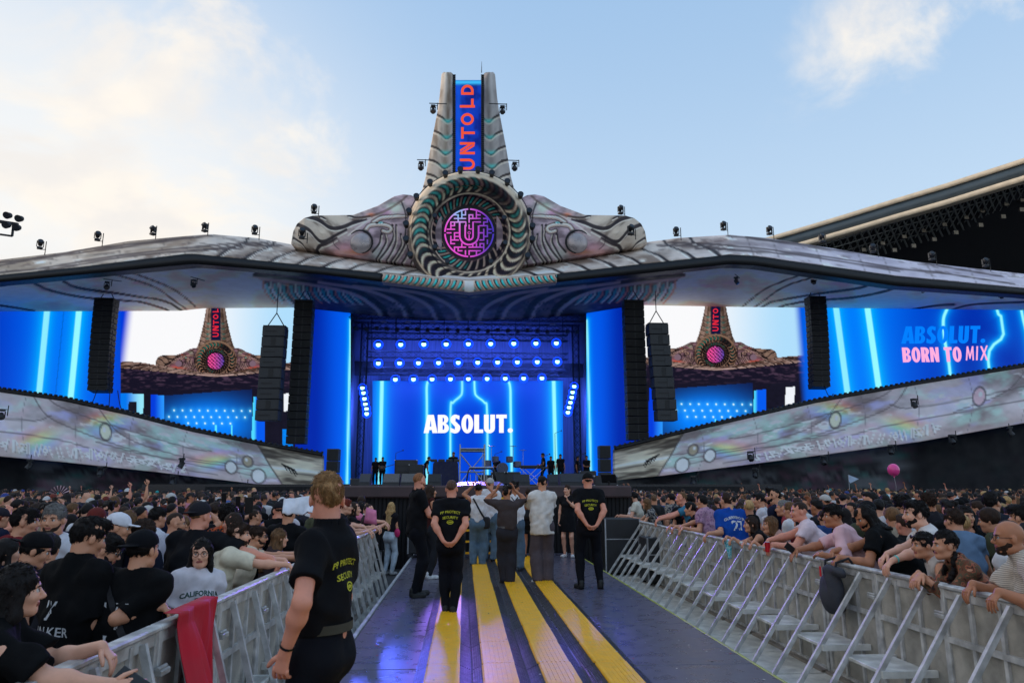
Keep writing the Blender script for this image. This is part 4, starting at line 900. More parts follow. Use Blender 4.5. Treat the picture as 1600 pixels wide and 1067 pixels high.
# ------------------------------------------------------------------ loudspeakers
def array(px0, px1, y0, y1, Y, n, label, curve=0., lean=0., group='hanging line arrays'):
    c = at((px0 + px1) / 2, y0, Y); wd = (px1 - px0) * Y / F * .985; hz = c[2] - at((px0 + px1) / 2, y1, Y)[2]
    r = empty('line_array', c, 0, label, 'loudspeaker', group); m = MB()
    m.box((0, 0, .08), (wd, .9, .16), bev=.02)
    if curve >= 0:
        for q in (-1, 1): m.cyl((q * wd * .36, 0, .15), (0, 0, 1.1), .03, n=5)
        m.cyl((0, 0, 1.1), (0, 0, 3.0), .035, n=5)
    m.build('rigging_frame', M_black, r); h = hz / n
    for i in range(n):
        t = (i + .5) / n; a = -curve * t; yo = curve * t * t * hz * .5; z = -h * (i + .5)
        M_ = np.array([[1, 0, 0], [0, math.cos(a), math.sin(a)], [0, -math.sin(a), math.cos(a)]])
        m = MB(); cc = np.array([lean * t, yo, z]); m.box(cc, (wd, .9, h * .93), M_, bev=.025)
        m.mat(1)
        for q in (-1, 1): m.box(cc + M_.T @ np.array([q * wd * .25, -.46, 0]) if False else cc + np.array([q * wd * .25, -.455, 0]), (wd * .44, .02, h * .8), M_)
        m.mat(0); m.box(cc + np.array([0, -.462, 0]), (wd * .03, .02, h * .9), M_)
        for q in (-1, 1): m.box(cc + np.array([q * wd * .505, -.1, 0]), (.04, .16, h * .5), M_)
        m.build('cabinet', [M_dgrey, M_grille], r)
    return r
array(152, 182, 471, 611, 50, 16, 'long curved black line array hanging in front of the left screen', .16)
array(1259, 1288, 468, 605, 50, 16, 'long curved black line array hanging in front of the right screen', .16)
array(462, 491, 474, 694, 49.5, 18, 'tall straight black speaker column left of the stage opening', 0)
array(972, 1005, 474, 688, 49.5, 18, 'tall straight black speaker column right of the stage opening', 0)
def subs(px0, px1, y0, y1, label, lean):
    Y = 47; c = at((px0 + px1) / 2, y0, Y); wd = (px1 - px0) * Y / F; hz = c[2] - at((px0 + px1) / 2, y1, Y)[2]; n = 9; h = hz / n
    r = empty('subwoofer_array', c, 0, label, 'loudspeaker', 'hanging subwoofer arrays'); m = MB()
    for q in (-1, 1): m.cyl((q * wd * .4, 0, .05), (0, 0, 1.0), .035, n=5)
    m.cyl((0, 0, 1.0), (0, 0, 2.4), .03, n=5); m.box((0, 0, .04), (wd, .8, .08)); m.build('rigging_frame', M_black, r)
    for i in range(n):
        m = MB(); x = lean * i / n; m.box((x, 0, -h * (i + .5)), (wd, 1.0, h * .95), bev=.02)
        if i % 3 == 1: m.mat(1).box((x + .05, -.505, -h * (i + .5)), (wd * .22, .02, h * .8))
        else: m.mat(1).box((x - wd * .1, -.505, -h * (i + .5)), (wd * .5, .02, h * .12))
        m.mat(0).box((x + wd * .3, -.51, -h * (i + .5)), (wd * .3, .02, h * .8)); m.build('cabinet', [M_dgrey, M_black], r)
subs(414, 448, 512, 658, 'subwoofer column on a chain hanging in front of the left crest view', -.1)
subs(1010, 1042, 508, 658, 'subwoofer column on a chain hanging in front of the right crest view', .4)
def ground_stack(px0, px1, y0, Y, n, label):
    xa, xb = at(px0, y0, Y), at(px1, y0, Y); wd = xb[0] - xa[0]; hz = xa[2] - ZT; h = hz / n
    r = empty('speaker_stack', ((xa[0] + xb[0]) / 2, Y, ZT), 0, label, 'loudspeaker', 'speaker stacks on the stage')
    for i in range(n): m = MB(); m.box((0, 0, h * (i + .5)), (wd, .8, h * .96), bev=.02); m.mat(1).box((0, -.41, h * (i + .5)), (wd * .86, .02, h * .8)); m.build('cabinet', [M_dgrey, M_grille], r)
ground_stack(513, 531, 701, 42, 3, 'black speaker stack standing left of the stage opening'); ground_stack(935, 952, 696, 42, 3, 'black speaker stack standing right of the stage opening')
# cables sagging from the arrays to the fascias
for (a, b, lab) in (((152, 608), (137, 630), 'left'), ((184, 610), (196, 640), 'left'), ((1288, 603), (1302, 615), 'right'), ((172, 611), (171, 638), 'left')):
    m = MB(); pa, pb = at(*a, 50), at(*b, 49); m.tube([pa + (pb - pa) * t - np.array([0, 0, .5 * math.sin(t * PI)]) for t in np.linspace(0, 1, 8)], .03, 5); tag(m.build('speaker_cable', M_black), f'thin black cable under the {lab} line array', 'cable', f'cables under the {lab} line array')

# ------------------------------------------------------------------ things on stage
M_case = pbr('black_case', S(34, 34, 38), rough=.5, var=.3, scale=6)
def wedge(px, Y, w, label, face=S(92, 90, 90)):
    p = at(px, 750, Y); r = empty('stage_monitor', (p[0], Y, ZT), 0, label, 'loudspeaker', 'monitor wedges along the stage front')
    m = MB(); m.prism([(-w / 2, 0), (w / 2, 0), (w / 2, .02), (-w / 2, .02)], -.3, .3); 
    V_ = [(sx * w / 2, y, z) for sx in (-1, 1) for y, z in ((-.32, 0), (.32, 0), (.3, .42), (.1, .45), (-.3, .12))]
    m.add(V_, [(0, 1, 2, 3, 4), (9, 8, 7, 6, 5), (0, 5, 6, 1), (1, 6, 7, 2), (2, 7, 8, 3), (3, 8, 9, 4), (4, 9, 5, 0)]); m.build('cabinet', M_case, r)
    m = MB(); m.add([(-w * .46, -.297, .14), (w * .46, -.297, .14), (w * .46, .07, .45), (-w * .46, .07, .45)], [(0, 1, 2, 3)]); m.build('grille', pbr('wedge_grille' + str(int(face[0] * 999)), face, rough=.7, var=.3, scale=20, bump=.3), r)
wedge(612, 27, .62, 'pale fronted stage monitor wedge, leftmost at the stage front'); wedge(640, 27, .62, 'pale fronted stage monitor wedge beside the leftmost one'); wedge(889, 26, .7, 'dark monitor wedge behind the guard in the cap, left one', S(40, 42, 50)); wedge(907, 26.5, .6, 'dark monitor wedge behind the guard in the cap, right one', S(40, 42, 50)); wedge(815, 28, .6, 'small dark monitor wedge right of the cart', S(34, 34, 38)); wedge(868, 28, .6, 'small dark monitor wedge right of the keyboards', S(34, 34, 38)); wedge(571, 27, .4, 'small dark monitor wedge near the left stage corner', S(60, 60, 66)); wedge(679, 27.5, .5, 'round shouldered dark monitor wedge left of the decks', S(30, 30, 34))
# scaffold frame
p0, p1 = at(718, 757, 26), at(757, 757, 26); zt = at(718, 699, 26)[2]; sc = empty('scaffold_tower', ((p0[0] + p1[0]) / 2, 26, ZT), 0, 'silver scaffold tower with crossed braces in mid stage', 'scaffold'); w2 = (p1[0] - p0[0]) / 2; h = zt - ZT
for dx in (-w2, w2):
    for dy in (0, .7): m = MB(); m.cyl((dx, dy, 0), (dx, dy, h + .12), .024, n=8); m.build('post', M_alu, sc)
m = MB()
for dy in (0, .7):
    for z in (h - .12, h - .04, .5): m.cyl((-w2, dy, z), (w2, dy, z), .022, n=6)
    m.cyl((-w2, dy, h - .2), (w2, dy, .1), .016, n=6); m.cyl((w2, dy, h - .2), (-w2, dy, .1), .016, n=6)
m.build('braces', M_alu, sc)
m = MB(); m.box((0, .35, h - .08), (w2 * 2, .66, .04)); m.build('platform', M_case, sc)
# small cart with a hooped roof
ct = empty('stage_cart', (at(752, 757, 21)[0], 21, ZT), 0, 'low dark cart with pale roof hoop standing before the scaffold', 'cart'); wc = (at(772, 757, 21)[0] - at(731, 757, 21)[0]) / 2
m = MB(); hp = [(-wc - .05, .0, .12), (-wc, .0, .45), (-wc + .06, 0, .52), (wc - .06, 0, .52), (wc, 0, .45), (wc + .05, 0, .12)]; m.tube(hp, .02, 6); m.tube([(a, b + .8, c) for a, b, c in hp], .02, 6); m.build('hoop', M_case, ct)
m = MB(); m.box((0, .4, .54), (wc * 2 - .05, .95, .035), bev=.012); m.build('roof', pbr('pale_roof', S(170, 172, 190), rough=.4), ct)
m = MB(); m.box((0, .4, .10), (wc * 2 + .1, .9, .10), bev=.03); m.build('body', M_case, ct)
for k in range(-2, 3): m = MB(); m.cyl((k * .16, .1, .14), (k * .16, .1, .34), .012, n=5); m.build('rail_post', M_alu, ct)
rm = empty('stage_ramp', (at(750, 757, 19.6)[0], 19.6, ZT), 0, 'pale blue lit ramp leading up to the cart', 'ramp'); m = MB(); m.add([(-.75, 0, .01), (.75, 0, .01), (.55, 1.1, .14), (-.55, 1.1, .14), (-.75, 0, -.0), (.75, 0, -.0), (.55, 1.1, 0), (-.55, 1.1, 0)], [(0, 1, 2, 3), (0, 3, 7, 4), (1, 5, 6, 2), (2, 6, 7, 3), (0, 4, 5, 1)]); m.build('ramp_plate', pbr('ramp_plate', S(120, 124, 190), rough=.3), rm)
# dj desk with curved skirt
dj = empty('dj_desk', (at(696, 757, 34)[0], 34, ZT), 0, 'dark blue draped desk with players on top', 'desk'); wd = (at(718, 757, 34)[0] - at(676, 757, 34)[0]) / 2
m = MB(); m.prism([(-wd, 0), (wd, 0), (wd * .92, 1.02), (wd * .8, 1.1), (-wd * .8, 1.1), (-wd * .92, 1.02)], -.4, .4); m.build('skirt', pbr('navy_drape', S(26, 30, 66), rough=.8, bump=.3, bscale=8), dj)
for k in range(-1, 3): m = MB(); m.box((k * .36 - .2, 0, 1.16), (.3, .35, .12), bev=.02); m.build('player', M_case, dj)
# cases, racks, amps, keyboards, drums, stands
def rack(px, Y, w, h, label, rows=3):
    r = empty('flight_case', (at(px, 757, Y)[0], Y, ZT), 0, label, 'case', 'cases and racks on stage'); m = MB(); m.box((0, 0, h / 2), (w, .6, h), bev=.02); m.build('body', M_case, r)
    m = MB()
    for i in range(rows):
        z = h * (i + .5) / rows; m.box((0, -.305, z), (w * .8, .02, h / rows * .7))
    m.build('panels', M_dgrey, r); m = MB()
    for q in (-1, 1):
        for z in (.02, h - .02): m.box((q * (w / 2 - .02), 0, z), (.045, .62, .045))
    m.build('corner_trim', M_alu, r)
rack(634, 36, 1.1, 1.25, 'tall black rack of gear left of the stage desk', 4); rack(650, 35, .7, 1.0, 'black rack just right of the tall one'); rack(780, 33, .75, .62, 'amplifier case under the drum kit, left one', 1); rack(800, 33, .75, .62, 'amplifier case under the drum kit, right one', 1); rack(944, 24, .8, .35, 'low case at the right end of the stage front', 1)
rack(560, 30, .6, .3, 'low case at the left end of the stage front', 1); rack(918, 40, .9, .8, 'case by the right wing of the stage')
dk = empty('drum_kit', (at(785, 757, 36)[0], 36, ZT + .55), 0, 'drum kit with cymbals on a riser under the glowing bottle', 'drum kit'); m = MB(); m.cyl((0, -.2, .3), (0, .25, .3), .28, n=18); m.build('bass_drum', pbr('drum_shell', S(60, 66, 96), rough=.3), dk)
m = MB(); m.box((0, .2, -.28), (2.4, 1.8, .5)); m.build('riser', M_case, dk)
for x, z, r_ in ((-.35, .75, .17), (.35, .75, .17), (.75, .5, .2), (-.75, .55, .18)): m = MB(); m.cyl((x, 0, z - .14), (x, .04, z + .12), r_, n=14); m.build('tom', bpy.data.materials['drum_shell'], dk)
for x, z in ((-1., 1.25), (-.55, 1.4), (.55, 1.4), (1.05, 1.2)): m = MB(); m.cyl((x, .2, 0), (x, .2, z), .012, n=5); m.cyl((x, .2, z), (x, .2, z + .03), .22, .02, 14); m.build('cymbal', M_alu, dk)
def keys(px, Y, w, label):
    r = empty('keyboard', (at(px, 757, Y)[0], Y, ZT), 0, label, 'keyboard', 'keyboards on stage'); m = MB(); m.box((0, 0, .95), (w, .35, .1), bev=.02); m.build('body', M_dgrey, r)
    m = MB(); m.bar((-w * .35, 0, 0), (w * .35, 0, .9), .03); m.bar((w * .35, 0, 0), (-w * .35, 0, .9), .03); m.build('stand', M_alu, r)
keys(826, 36, 1.3, 'keyboard on a crossed stand, the lower and nearer one'); keys(835, 39, 1.5, 'keyboard on a crossed stand, the higher and farther one')
def mic(px, Y, h, label):
    r = empty('mic_stand', (at(px, 757, Y)[0], Y, ZT), 0, label, 'mic stand', 'microphone stands'); m = MB(); m.cyl((0, 0, 0), (0, 0, h), .014, n=5); m.cyl((0, 0, 0), (0, 0, .02), .14, n=10); m.build('pole', M_black, r); m = MB(); m.cyl((0, 0, h), (.3, 0, h + .12), .01, n=5); m.sphere((.33, 0, h + .13), .035, 8, 6); m.build('boom', M_black, r)
mic(617, 34, 1.5, 'black microphone stand beside the tall rack'); mic(868, 36, 2.6, 'very tall thin black stand before the right neon line'); mic(773, 35, 1.5, 'black microphone stand left of the drum kit'); mic(848, 33, 1.3, 'black microphone stand by the keyboards'); mic(905, 34, 1.4, 'black microphone stand near the right stage edge')
# pit items by the apron: cases, steps, boxes
def pitcase(x, Y, w, d, h, label, trim=True, mat_=None):
    r = empty('flight_case', (x, Y, 0 if XL < x < XR else GZ), 0, label, 'case', 'cases on the floor by the apron'); m = MB(); m.box((0, 0, h / 2 + .1), (w, d, h), bev=.015); m.build('body', mat_ or M_case, r); m = MB()
    for q in (-1, 1):
        for s_ in (-1, 1): m.bar((q * (w / 2 - .01), s_ * (d / 2 - .01), .1), (q * (w / 2 - .01), s_ * (d / 2 - .01), h + .1), .03)
        m.box((0, q * (d / 2 + .001), h * .62 + .1), (w, .012, .02))
    m.build('trim', M_alu, r); m = MB()
    for q in (-1, 1):
        for s_ in (-1, 1): m.cyl((q * w * .4, s_ * d * .35 - .02, .05), (q * w * .4, s_ * d * .35 + .02, .05), .05, n=10)
    m.build('castors', M_rub, r)
pitcase(3.55, 16.6, .8, .8, 1.15, 'tall black flight case beyond the right barrier end'); pitcase(3.95, 14.9, .55, .7, .85, 'black flight case against the right barrier end'); pitcase(-1.0, 17.3, .55, .5, .95, 'black case with silver edges behind the bearded guard'); pitcase(-2.3, 17.2, .9, .5, .4, 'low black case on the ground right of the blonde woman'); pitcase(-3.0, 17.5, .6, .5, .8, 'black case on the ground left of the blonde woman')
st = empty('access_steps', (.55, 16.9, 0), 0, 'black steps with yellow edges up to the stage', 'steps')
for k in range(6): m = MB(); m.box((0, .16 * k, .13 + .24 * k), (1.0, .2, .04)); t_ = m.build('tread', M_case, st); m = MB(); m.box((0, .16 * k - .102, .13 + .24 * k), (1.0, .012, .045)); m.build('nosing', M_yel, t_)
for q in (-1, 1): m = MB(); m.bar((q * .52, -.1, .0), (q * .52, .95, 1.5), .03, .08); m.build('stringer', M_case, st)
mo = empty('confidence_monitor', (at(951, 745, 20)[0], 20, ZT), -.4, 'small bright white screen tilted on the right stage corner', 'monitor'); m = MB(); m.box((0, 0, .22), (.42, .03, .3), np.array([[1, 0, 0], [0, .8, .6], [0, -.6, .8]]), bev=.01); m.build('housing', M_case, mo); m = MB(); m.box((0, -.02, .23), (.36, .006, .24), np.array([[1, 0, 0], [0, .8, .6], [0, -.6, .8]])); m.build('display', emis('white_display', (.85, .9, 1.)), mo); m = MB(); m.cyl((0, .05, 0), (0, 0, .15), .03, n=8); m.build('foot', M_case, mo)

# ------------------------------------------------------------------ stadium
M_conc = pbr('cream_fascia', S(226, 205, 176), rough=.7, var=.15, scale=1); M_grey = pbr('grey_metal_cladding', S(70, 82, 90), rough=.4, var=.15, scale=.5); M_dark = pbr('dark_stand', S(26, 28, 34), rough=.9)
sta = empty('stadium_stand', (60, 85, 0), 0, 'stadium roof with cream edges and grey band rising at the right', 'stadium'); sta.location = (0, 0, 0)
TS = [(1150, 384), (1205, 369), (1260, 353), (1320, 335), (1400, 310), (1480, 286), (1560, 260), (1600, 247), (1700, 214), (1800, 180)]
def off(d): return [(x, y + d * (1 + (x - 1205) * .0006)) for x, y in TS]
def ys(X): return 110 - (X - 1205) * .05
PX, PY, Y, V = ribbon(off(0), off(6.5), 1150, 1800, 10, 2, ys, ys); o = sheet('roof_edge', PX, PY, Y, np.zeros(PX.shape + (3,)), M_conc, 2.); o.parent = sta
PX, PY, Y, V = ribbon(off(6.5), off(22), 1150, 1800, 10, 2, lambda X: ys(X) + .2, lambda X: ys(X) + .2); o = sheet('grey_band', PX, PY, Y, np.zeros(PX.shape + (3,)), M_grey, 2.); o.parent = sta
PX, PY, Y, V = ribbon(off(22), off(29), 1150, 1800, 10, 2, lambda X: ys(X) - .3, lambda X: ys(X) - .3); o = sheet('lower_roof_edge', PX, PY, Y, np.zeros(PX.shape + (3,)), M_conc, 2.5); o.parent = sta
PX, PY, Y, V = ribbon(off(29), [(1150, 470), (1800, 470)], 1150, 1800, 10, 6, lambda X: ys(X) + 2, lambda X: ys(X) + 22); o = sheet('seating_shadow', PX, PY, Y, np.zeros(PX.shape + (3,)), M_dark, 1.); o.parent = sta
PX, PY, Y, V = ribbon([(1150, 460), (1800, 460)], [(1150, 775), (1800, 775)], 1150, 1800, 30, 4, lambda X: ys(X) + 12, lambda X: ys(X) + 2); o = sheet('lower_stand', PX, PY, Y, np.zeros(PX.shape + (3,)), M_dark, 1.); o.parent = sta
M_rt = pbr('roof_truss_steel', S(120, 122, 118), rough=.6, var=.2)
def sy(x, d): return float(pinterp(TS, x)) + 29 + d
m = MB()
for k, x in enumerate(range(1210, 1800, 11)):
    dp = min(46, (x - 1195) * .22 + 10)
    a, b = at(x, sy(x, 1), ys(x) + .5), at(x + dp * .45, sy(x, dp) , ys(x) + 7); m.bar(a, b, .22)
    a2, b2 = at(x + dp * .5, sy(x, 2), ys(x) + .8), at(x, sy(x, dp * .9), ys(x) + 6); m.bar(a2, b2, .12)
for d, dy in ((8, 1.5), (18, 3), (28, 5), (38, 6.5)):
    for x in range(1230, 1790, 20):
        if d < (x - 1195) * .22 + 10: m.bar(at(x, sy(x, d), ys(x) + dy), at(x + 20, sy(x + 20, d), ys(x + 20) + dy), .16)
o = m.build('roof_trusses', M_rt, sta)
M_fl = pbr('floodlight_glass', S(150, 136, 118), rough=.3, metal=.2, var=.5, scale=.8)
random.seed(8)
for row, (d0, st_) in enumerate(((14, 42), (34, 31), (52, 34))):
    for x in np.arange(1300 + 40 * row - (60 if row == 0 else 20), 1620, st_):
        x = x + random.uniform(-4, 4); px, py = x, sy(x, d0 + random.uniform(-2, 2))
        if d0 > (x - 1180) * .26: continue
        if sy(x, d0) > float(pinterp(TOPC, x)) - 6: continue
        m = MB(); p = at(px, py, ys(x) + 5); m.box(p, (.85, .35, .75), bev=.08); m.mat(1).box(p + np.array([0, -.19, -.02]), (.7, .03, .6)); m.build('floodlight', [M_dark, M_fl], sta)
# floodlight mast at the left edge of the picture
fm = empty('floodlight_mast', at(-30, 372, 85), 0, 'stadium floodlight bar at the left edge of the photo', 'floodlight'); c0 = np.array(fm.location)
m = MB(); a, b = at(-40, 340, 85) - c0, at(28, 351, 85) - c0; m.bar(a, b, .35); m.bar(at(-40, 361, 85) - c0, at(19, 369, 85) - c0, .2); m.bar(at(19, 369, 85) - c0, at(21, 352, 85) - c0, .2)
m.bar(at(-40, 345, 85) - c0, np.array([at(-40, 340, 85)[0], 85, GZ]) - c0, .9); m.build('frame', M_trussd, fm)
for x, y in ((-8, 332), (13, 337), (31, 342), (11, 352), (27, 356), (-10, 350)): m = MB(); p = at(x, y, 84.5) - c0; m.sphere(p, .5, 10, 8, (1, .6, .75)); m.cyl(p + np.array([0, -.25, -.05]), p + np.array([0, -.33, -.1]), .42, .45, 12); m.build('lamp_head', M_dgrey, fm)
# opposite stand, outside the picture on the left: it keeps the low sun off the crowd
ls = empty('stadium_stand', (-78, 20, GZ), 0, 'stadium stand beyond the left edge of the photo', 'stadium')
m = MB(); m.add([(0, -70, 0), (0, 75, 0), (0, 75, 3), (0, -70, 3), (-26, -70, 22), (-26, 75, 22), (-26, -70, 0), (-26, 75, 0)], [(0, 1, 2, 3), (3, 2, 5, 4), (4, 5, 7, 6), (0, 3, 4, 6), (1, 7, 5, 2)]); m.build('seating_tiers', M_dark, ls)
m = MB(); m.box((-16, 2, 27), (30, 145, .8)); m.box((-30, 2, 13), (1, 145, 28)); m.build('roof', M_conc, ls)

# ------------------------------------------------------------------ crowd barriers
def perforated():
    m = pbr('perforated_aluminium', S(184, 177, 166), rough=.5, metal=.1, var=.4, scale=5); t = m.node_tree; b = t.nodes['Principled BSDF']
    src = b.inputs['Base Color'].links[0].from_socket
    tc_ = t.nodes.new('ShaderNodeTexCoord'); mp = t.nodes.new('ShaderNodeMapping'); mp.inputs['Scale'].default_value = (44, 44, 44); t.links.new(tc_.outputs['Object'], mp.inputs[0])
    vo = t.nodes.new('ShaderNodeTexVoronoi'); vo.inputs['Randomness'].default_value = 0.0; t.links.new(mp.outputs[0], vo.inputs['Vector'])
    r_ = t.nodes.new('ShaderNodeMapRange'); t.links.new(vo.outputs['Distance'], r_.inputs[0])
    for i, x in enumerate((.33, .40, 0, 1)): r_.inputs[i + 1].default_value = x
    mx_ = t.nodes.new('ShaderNodeMix'); mx_.data_type = 'RGBA'; t.links.new(r_.outputs[0], mx_.inputs[0]); mx_.inputs[6].default_value = (.03, .03, .03, 1); t.links.new(src, mx_.inputs[7]); t.links.new(mx_.outputs[2], b.inputs['Base Color'])
    return m
M_perf = perforated(); M_tread = pbr('checker_plate', S(222, 220, 214), rough=.45, metal=.15, var=.3, scale=7, bump=.6, bscale=60)
M_alub = pbr('barrier_aluminium', S(204, 202, 200), rough=.45, metal=.3, var=.42, scale=9, bump=.1)
M_gpl = pbr('grubby_plate', S(150, 140, 130), rough=.6, metal=.2, var=.4, scale=6)
def barrier(label, group, D):
    """1 m crowd barrier, panel in the local x = 0 plane; local -x is the deck side; y along the run; 1.2 m high"""
    r = empty('crowd_barrier', (0, 0, 0), 0, label, 'barrier', group); H = 1.2; DB = D; D = D * .78
    m = MB(); m.box((0, .5, .60), (.012, .93, 1.12)); m.build('panel', M_perf, r)
    m = MB()
    for y in (.025, .975): m.box((-.005, y, .6), (.05, .045, 1.16), bev=.006)
    for y in (.34, .66): m.box((-.018, y, .6), (.025, .035, 1.1))
    for z in (.06, .78): m.box((-.02, .5, z), (.03, .9, .045))
    m.build('frame', M_alub, r)
    m = MB(); m.box((0, .5, H - .015), (.085, .995, .035), bev=.01); m.box((0, .5, H - .07), (.045, .99, .07), bev=.005); m.build('top_rail', M_alub, r)
    for y in (.22, .74): m = MB(); m.bar((-.03, y, H - .06), (-D + .08, y, .06), .042, .032, up=(0, 1, 0)); m.box((-D + .08, y, .05), (.09, .07, .07), bev=.01); m.build('strut', M_alub, r)
    m = MB(); zs = .47; xs_ = -.03 - (D - .11) * (H - .06 - zs) / (H - .12)
    for k in range(5): m.box((xs_ + .05 + (abs(xs_) - .12) * k / 4 * .85, .48, zs), (abs(xs_) * .17, .56, .03), bev=.004)
    for y in (.19, .77): m.box((xs_ * .52, y, zs - .01), (abs(xs_) * .95, .03, .055))
    m.build('step', M_tread, r)
    m = MB(); m.box((-DB / 2, .5, .018), (DB, .97, .03), bev=.004); m.build('base_plate', M_tread, r)
    m = MB(); m.box((-.05, .5, .045), (.1, .96, .03)); m.build('toe_angle', M_gpl, r)
    m = MB(); m.box((-.06, .0, .95), (.05, .12, .035), bev=.006); m.cyl((-.06, -.05, .975), (-.06, .07, .975), .012, n=6); m.build('latch', M_alub, r)
    return r
BRX = 3.95
pr = barrier('x', 'x', 1.12); pl = barrier('x', 'x', .56)
for k in range(17):
    y = 1.9 + k * 1.0; o = pr if k == 0 else copy_tree(pr); o.location = (BRX + (.02 if k % 3 else 0), y, GZ); o.rotation_euler = (0, 0, random.uniform(-.006, .006))
    band = 'nearest three of' if k < 5 else 'middle of' if k < 10 else 'far end of'
    tag(o, f'perforated aluminium barrier section with step and struts, {band} the right barrier line', None, f'barriers of the right line, {band} the line')
for k in range(12):
    y = 1.5 + k * 1.0
    o = pl if k == 0 else copy_tree(pl); o.location = (-1.80 + (y + 1 - 3) * .016, y + 1, GZ); o.rotation_euler = (0, 0, PI - .016) 
    # mirrored across: local -x must face the deck (+x), which the half turn does
    band = 'nearest' if k < 4 else 'middle' if k < 9 else 'far end'
    tag(o, f'perforated aluminium barrier section with step and struts, {band} part of the left barrier line', None, f'barriers of the left line, {band} part')

# two of the lit fixtures throw blue-violet light over the deck and the audience
def audience_beam(words, target, cone, energy, col):
    r = [o_ for o_ in bpy.data.objects if o_.get('label', '').startswith(words)][0]; p = np.array(r.location)
    d_ = bpy.data.lights.new('audience_beam', 'SPOT'); l_ = bpy.data.objects.new('audience_beam', d_); link(l_); l_.parent = r; d_.energy = energy; d_.color = col; d_.spot_size = math.radians(cone); d_.spot_blend = 1.; d_.shadow_soft_size = 1.0
    l_.location = (0, -.1, 0); l_.rotation_euler = Vector(tuple(np.array(target) - p)).to_track_quat('-Z', 'Y').to_euler()
audience_beam('glowing blue spotlight in the slanted left column beside the stage screen, fourth', (-.95, 7.0, 0), 2.2, 60000, (.08, .12, 1.))
audience_beam('glowing blue spotlight in the slanted right column beside the stage screen, fourth', (1.0, 11.0, 0), 4.5, 7000, (.12, .10, 1.))
audience_beam('glowing blue spotlight in the bottom row over the stage, fifth', (0, 12, 0), 34, 13000, (.30, .16, 1.))
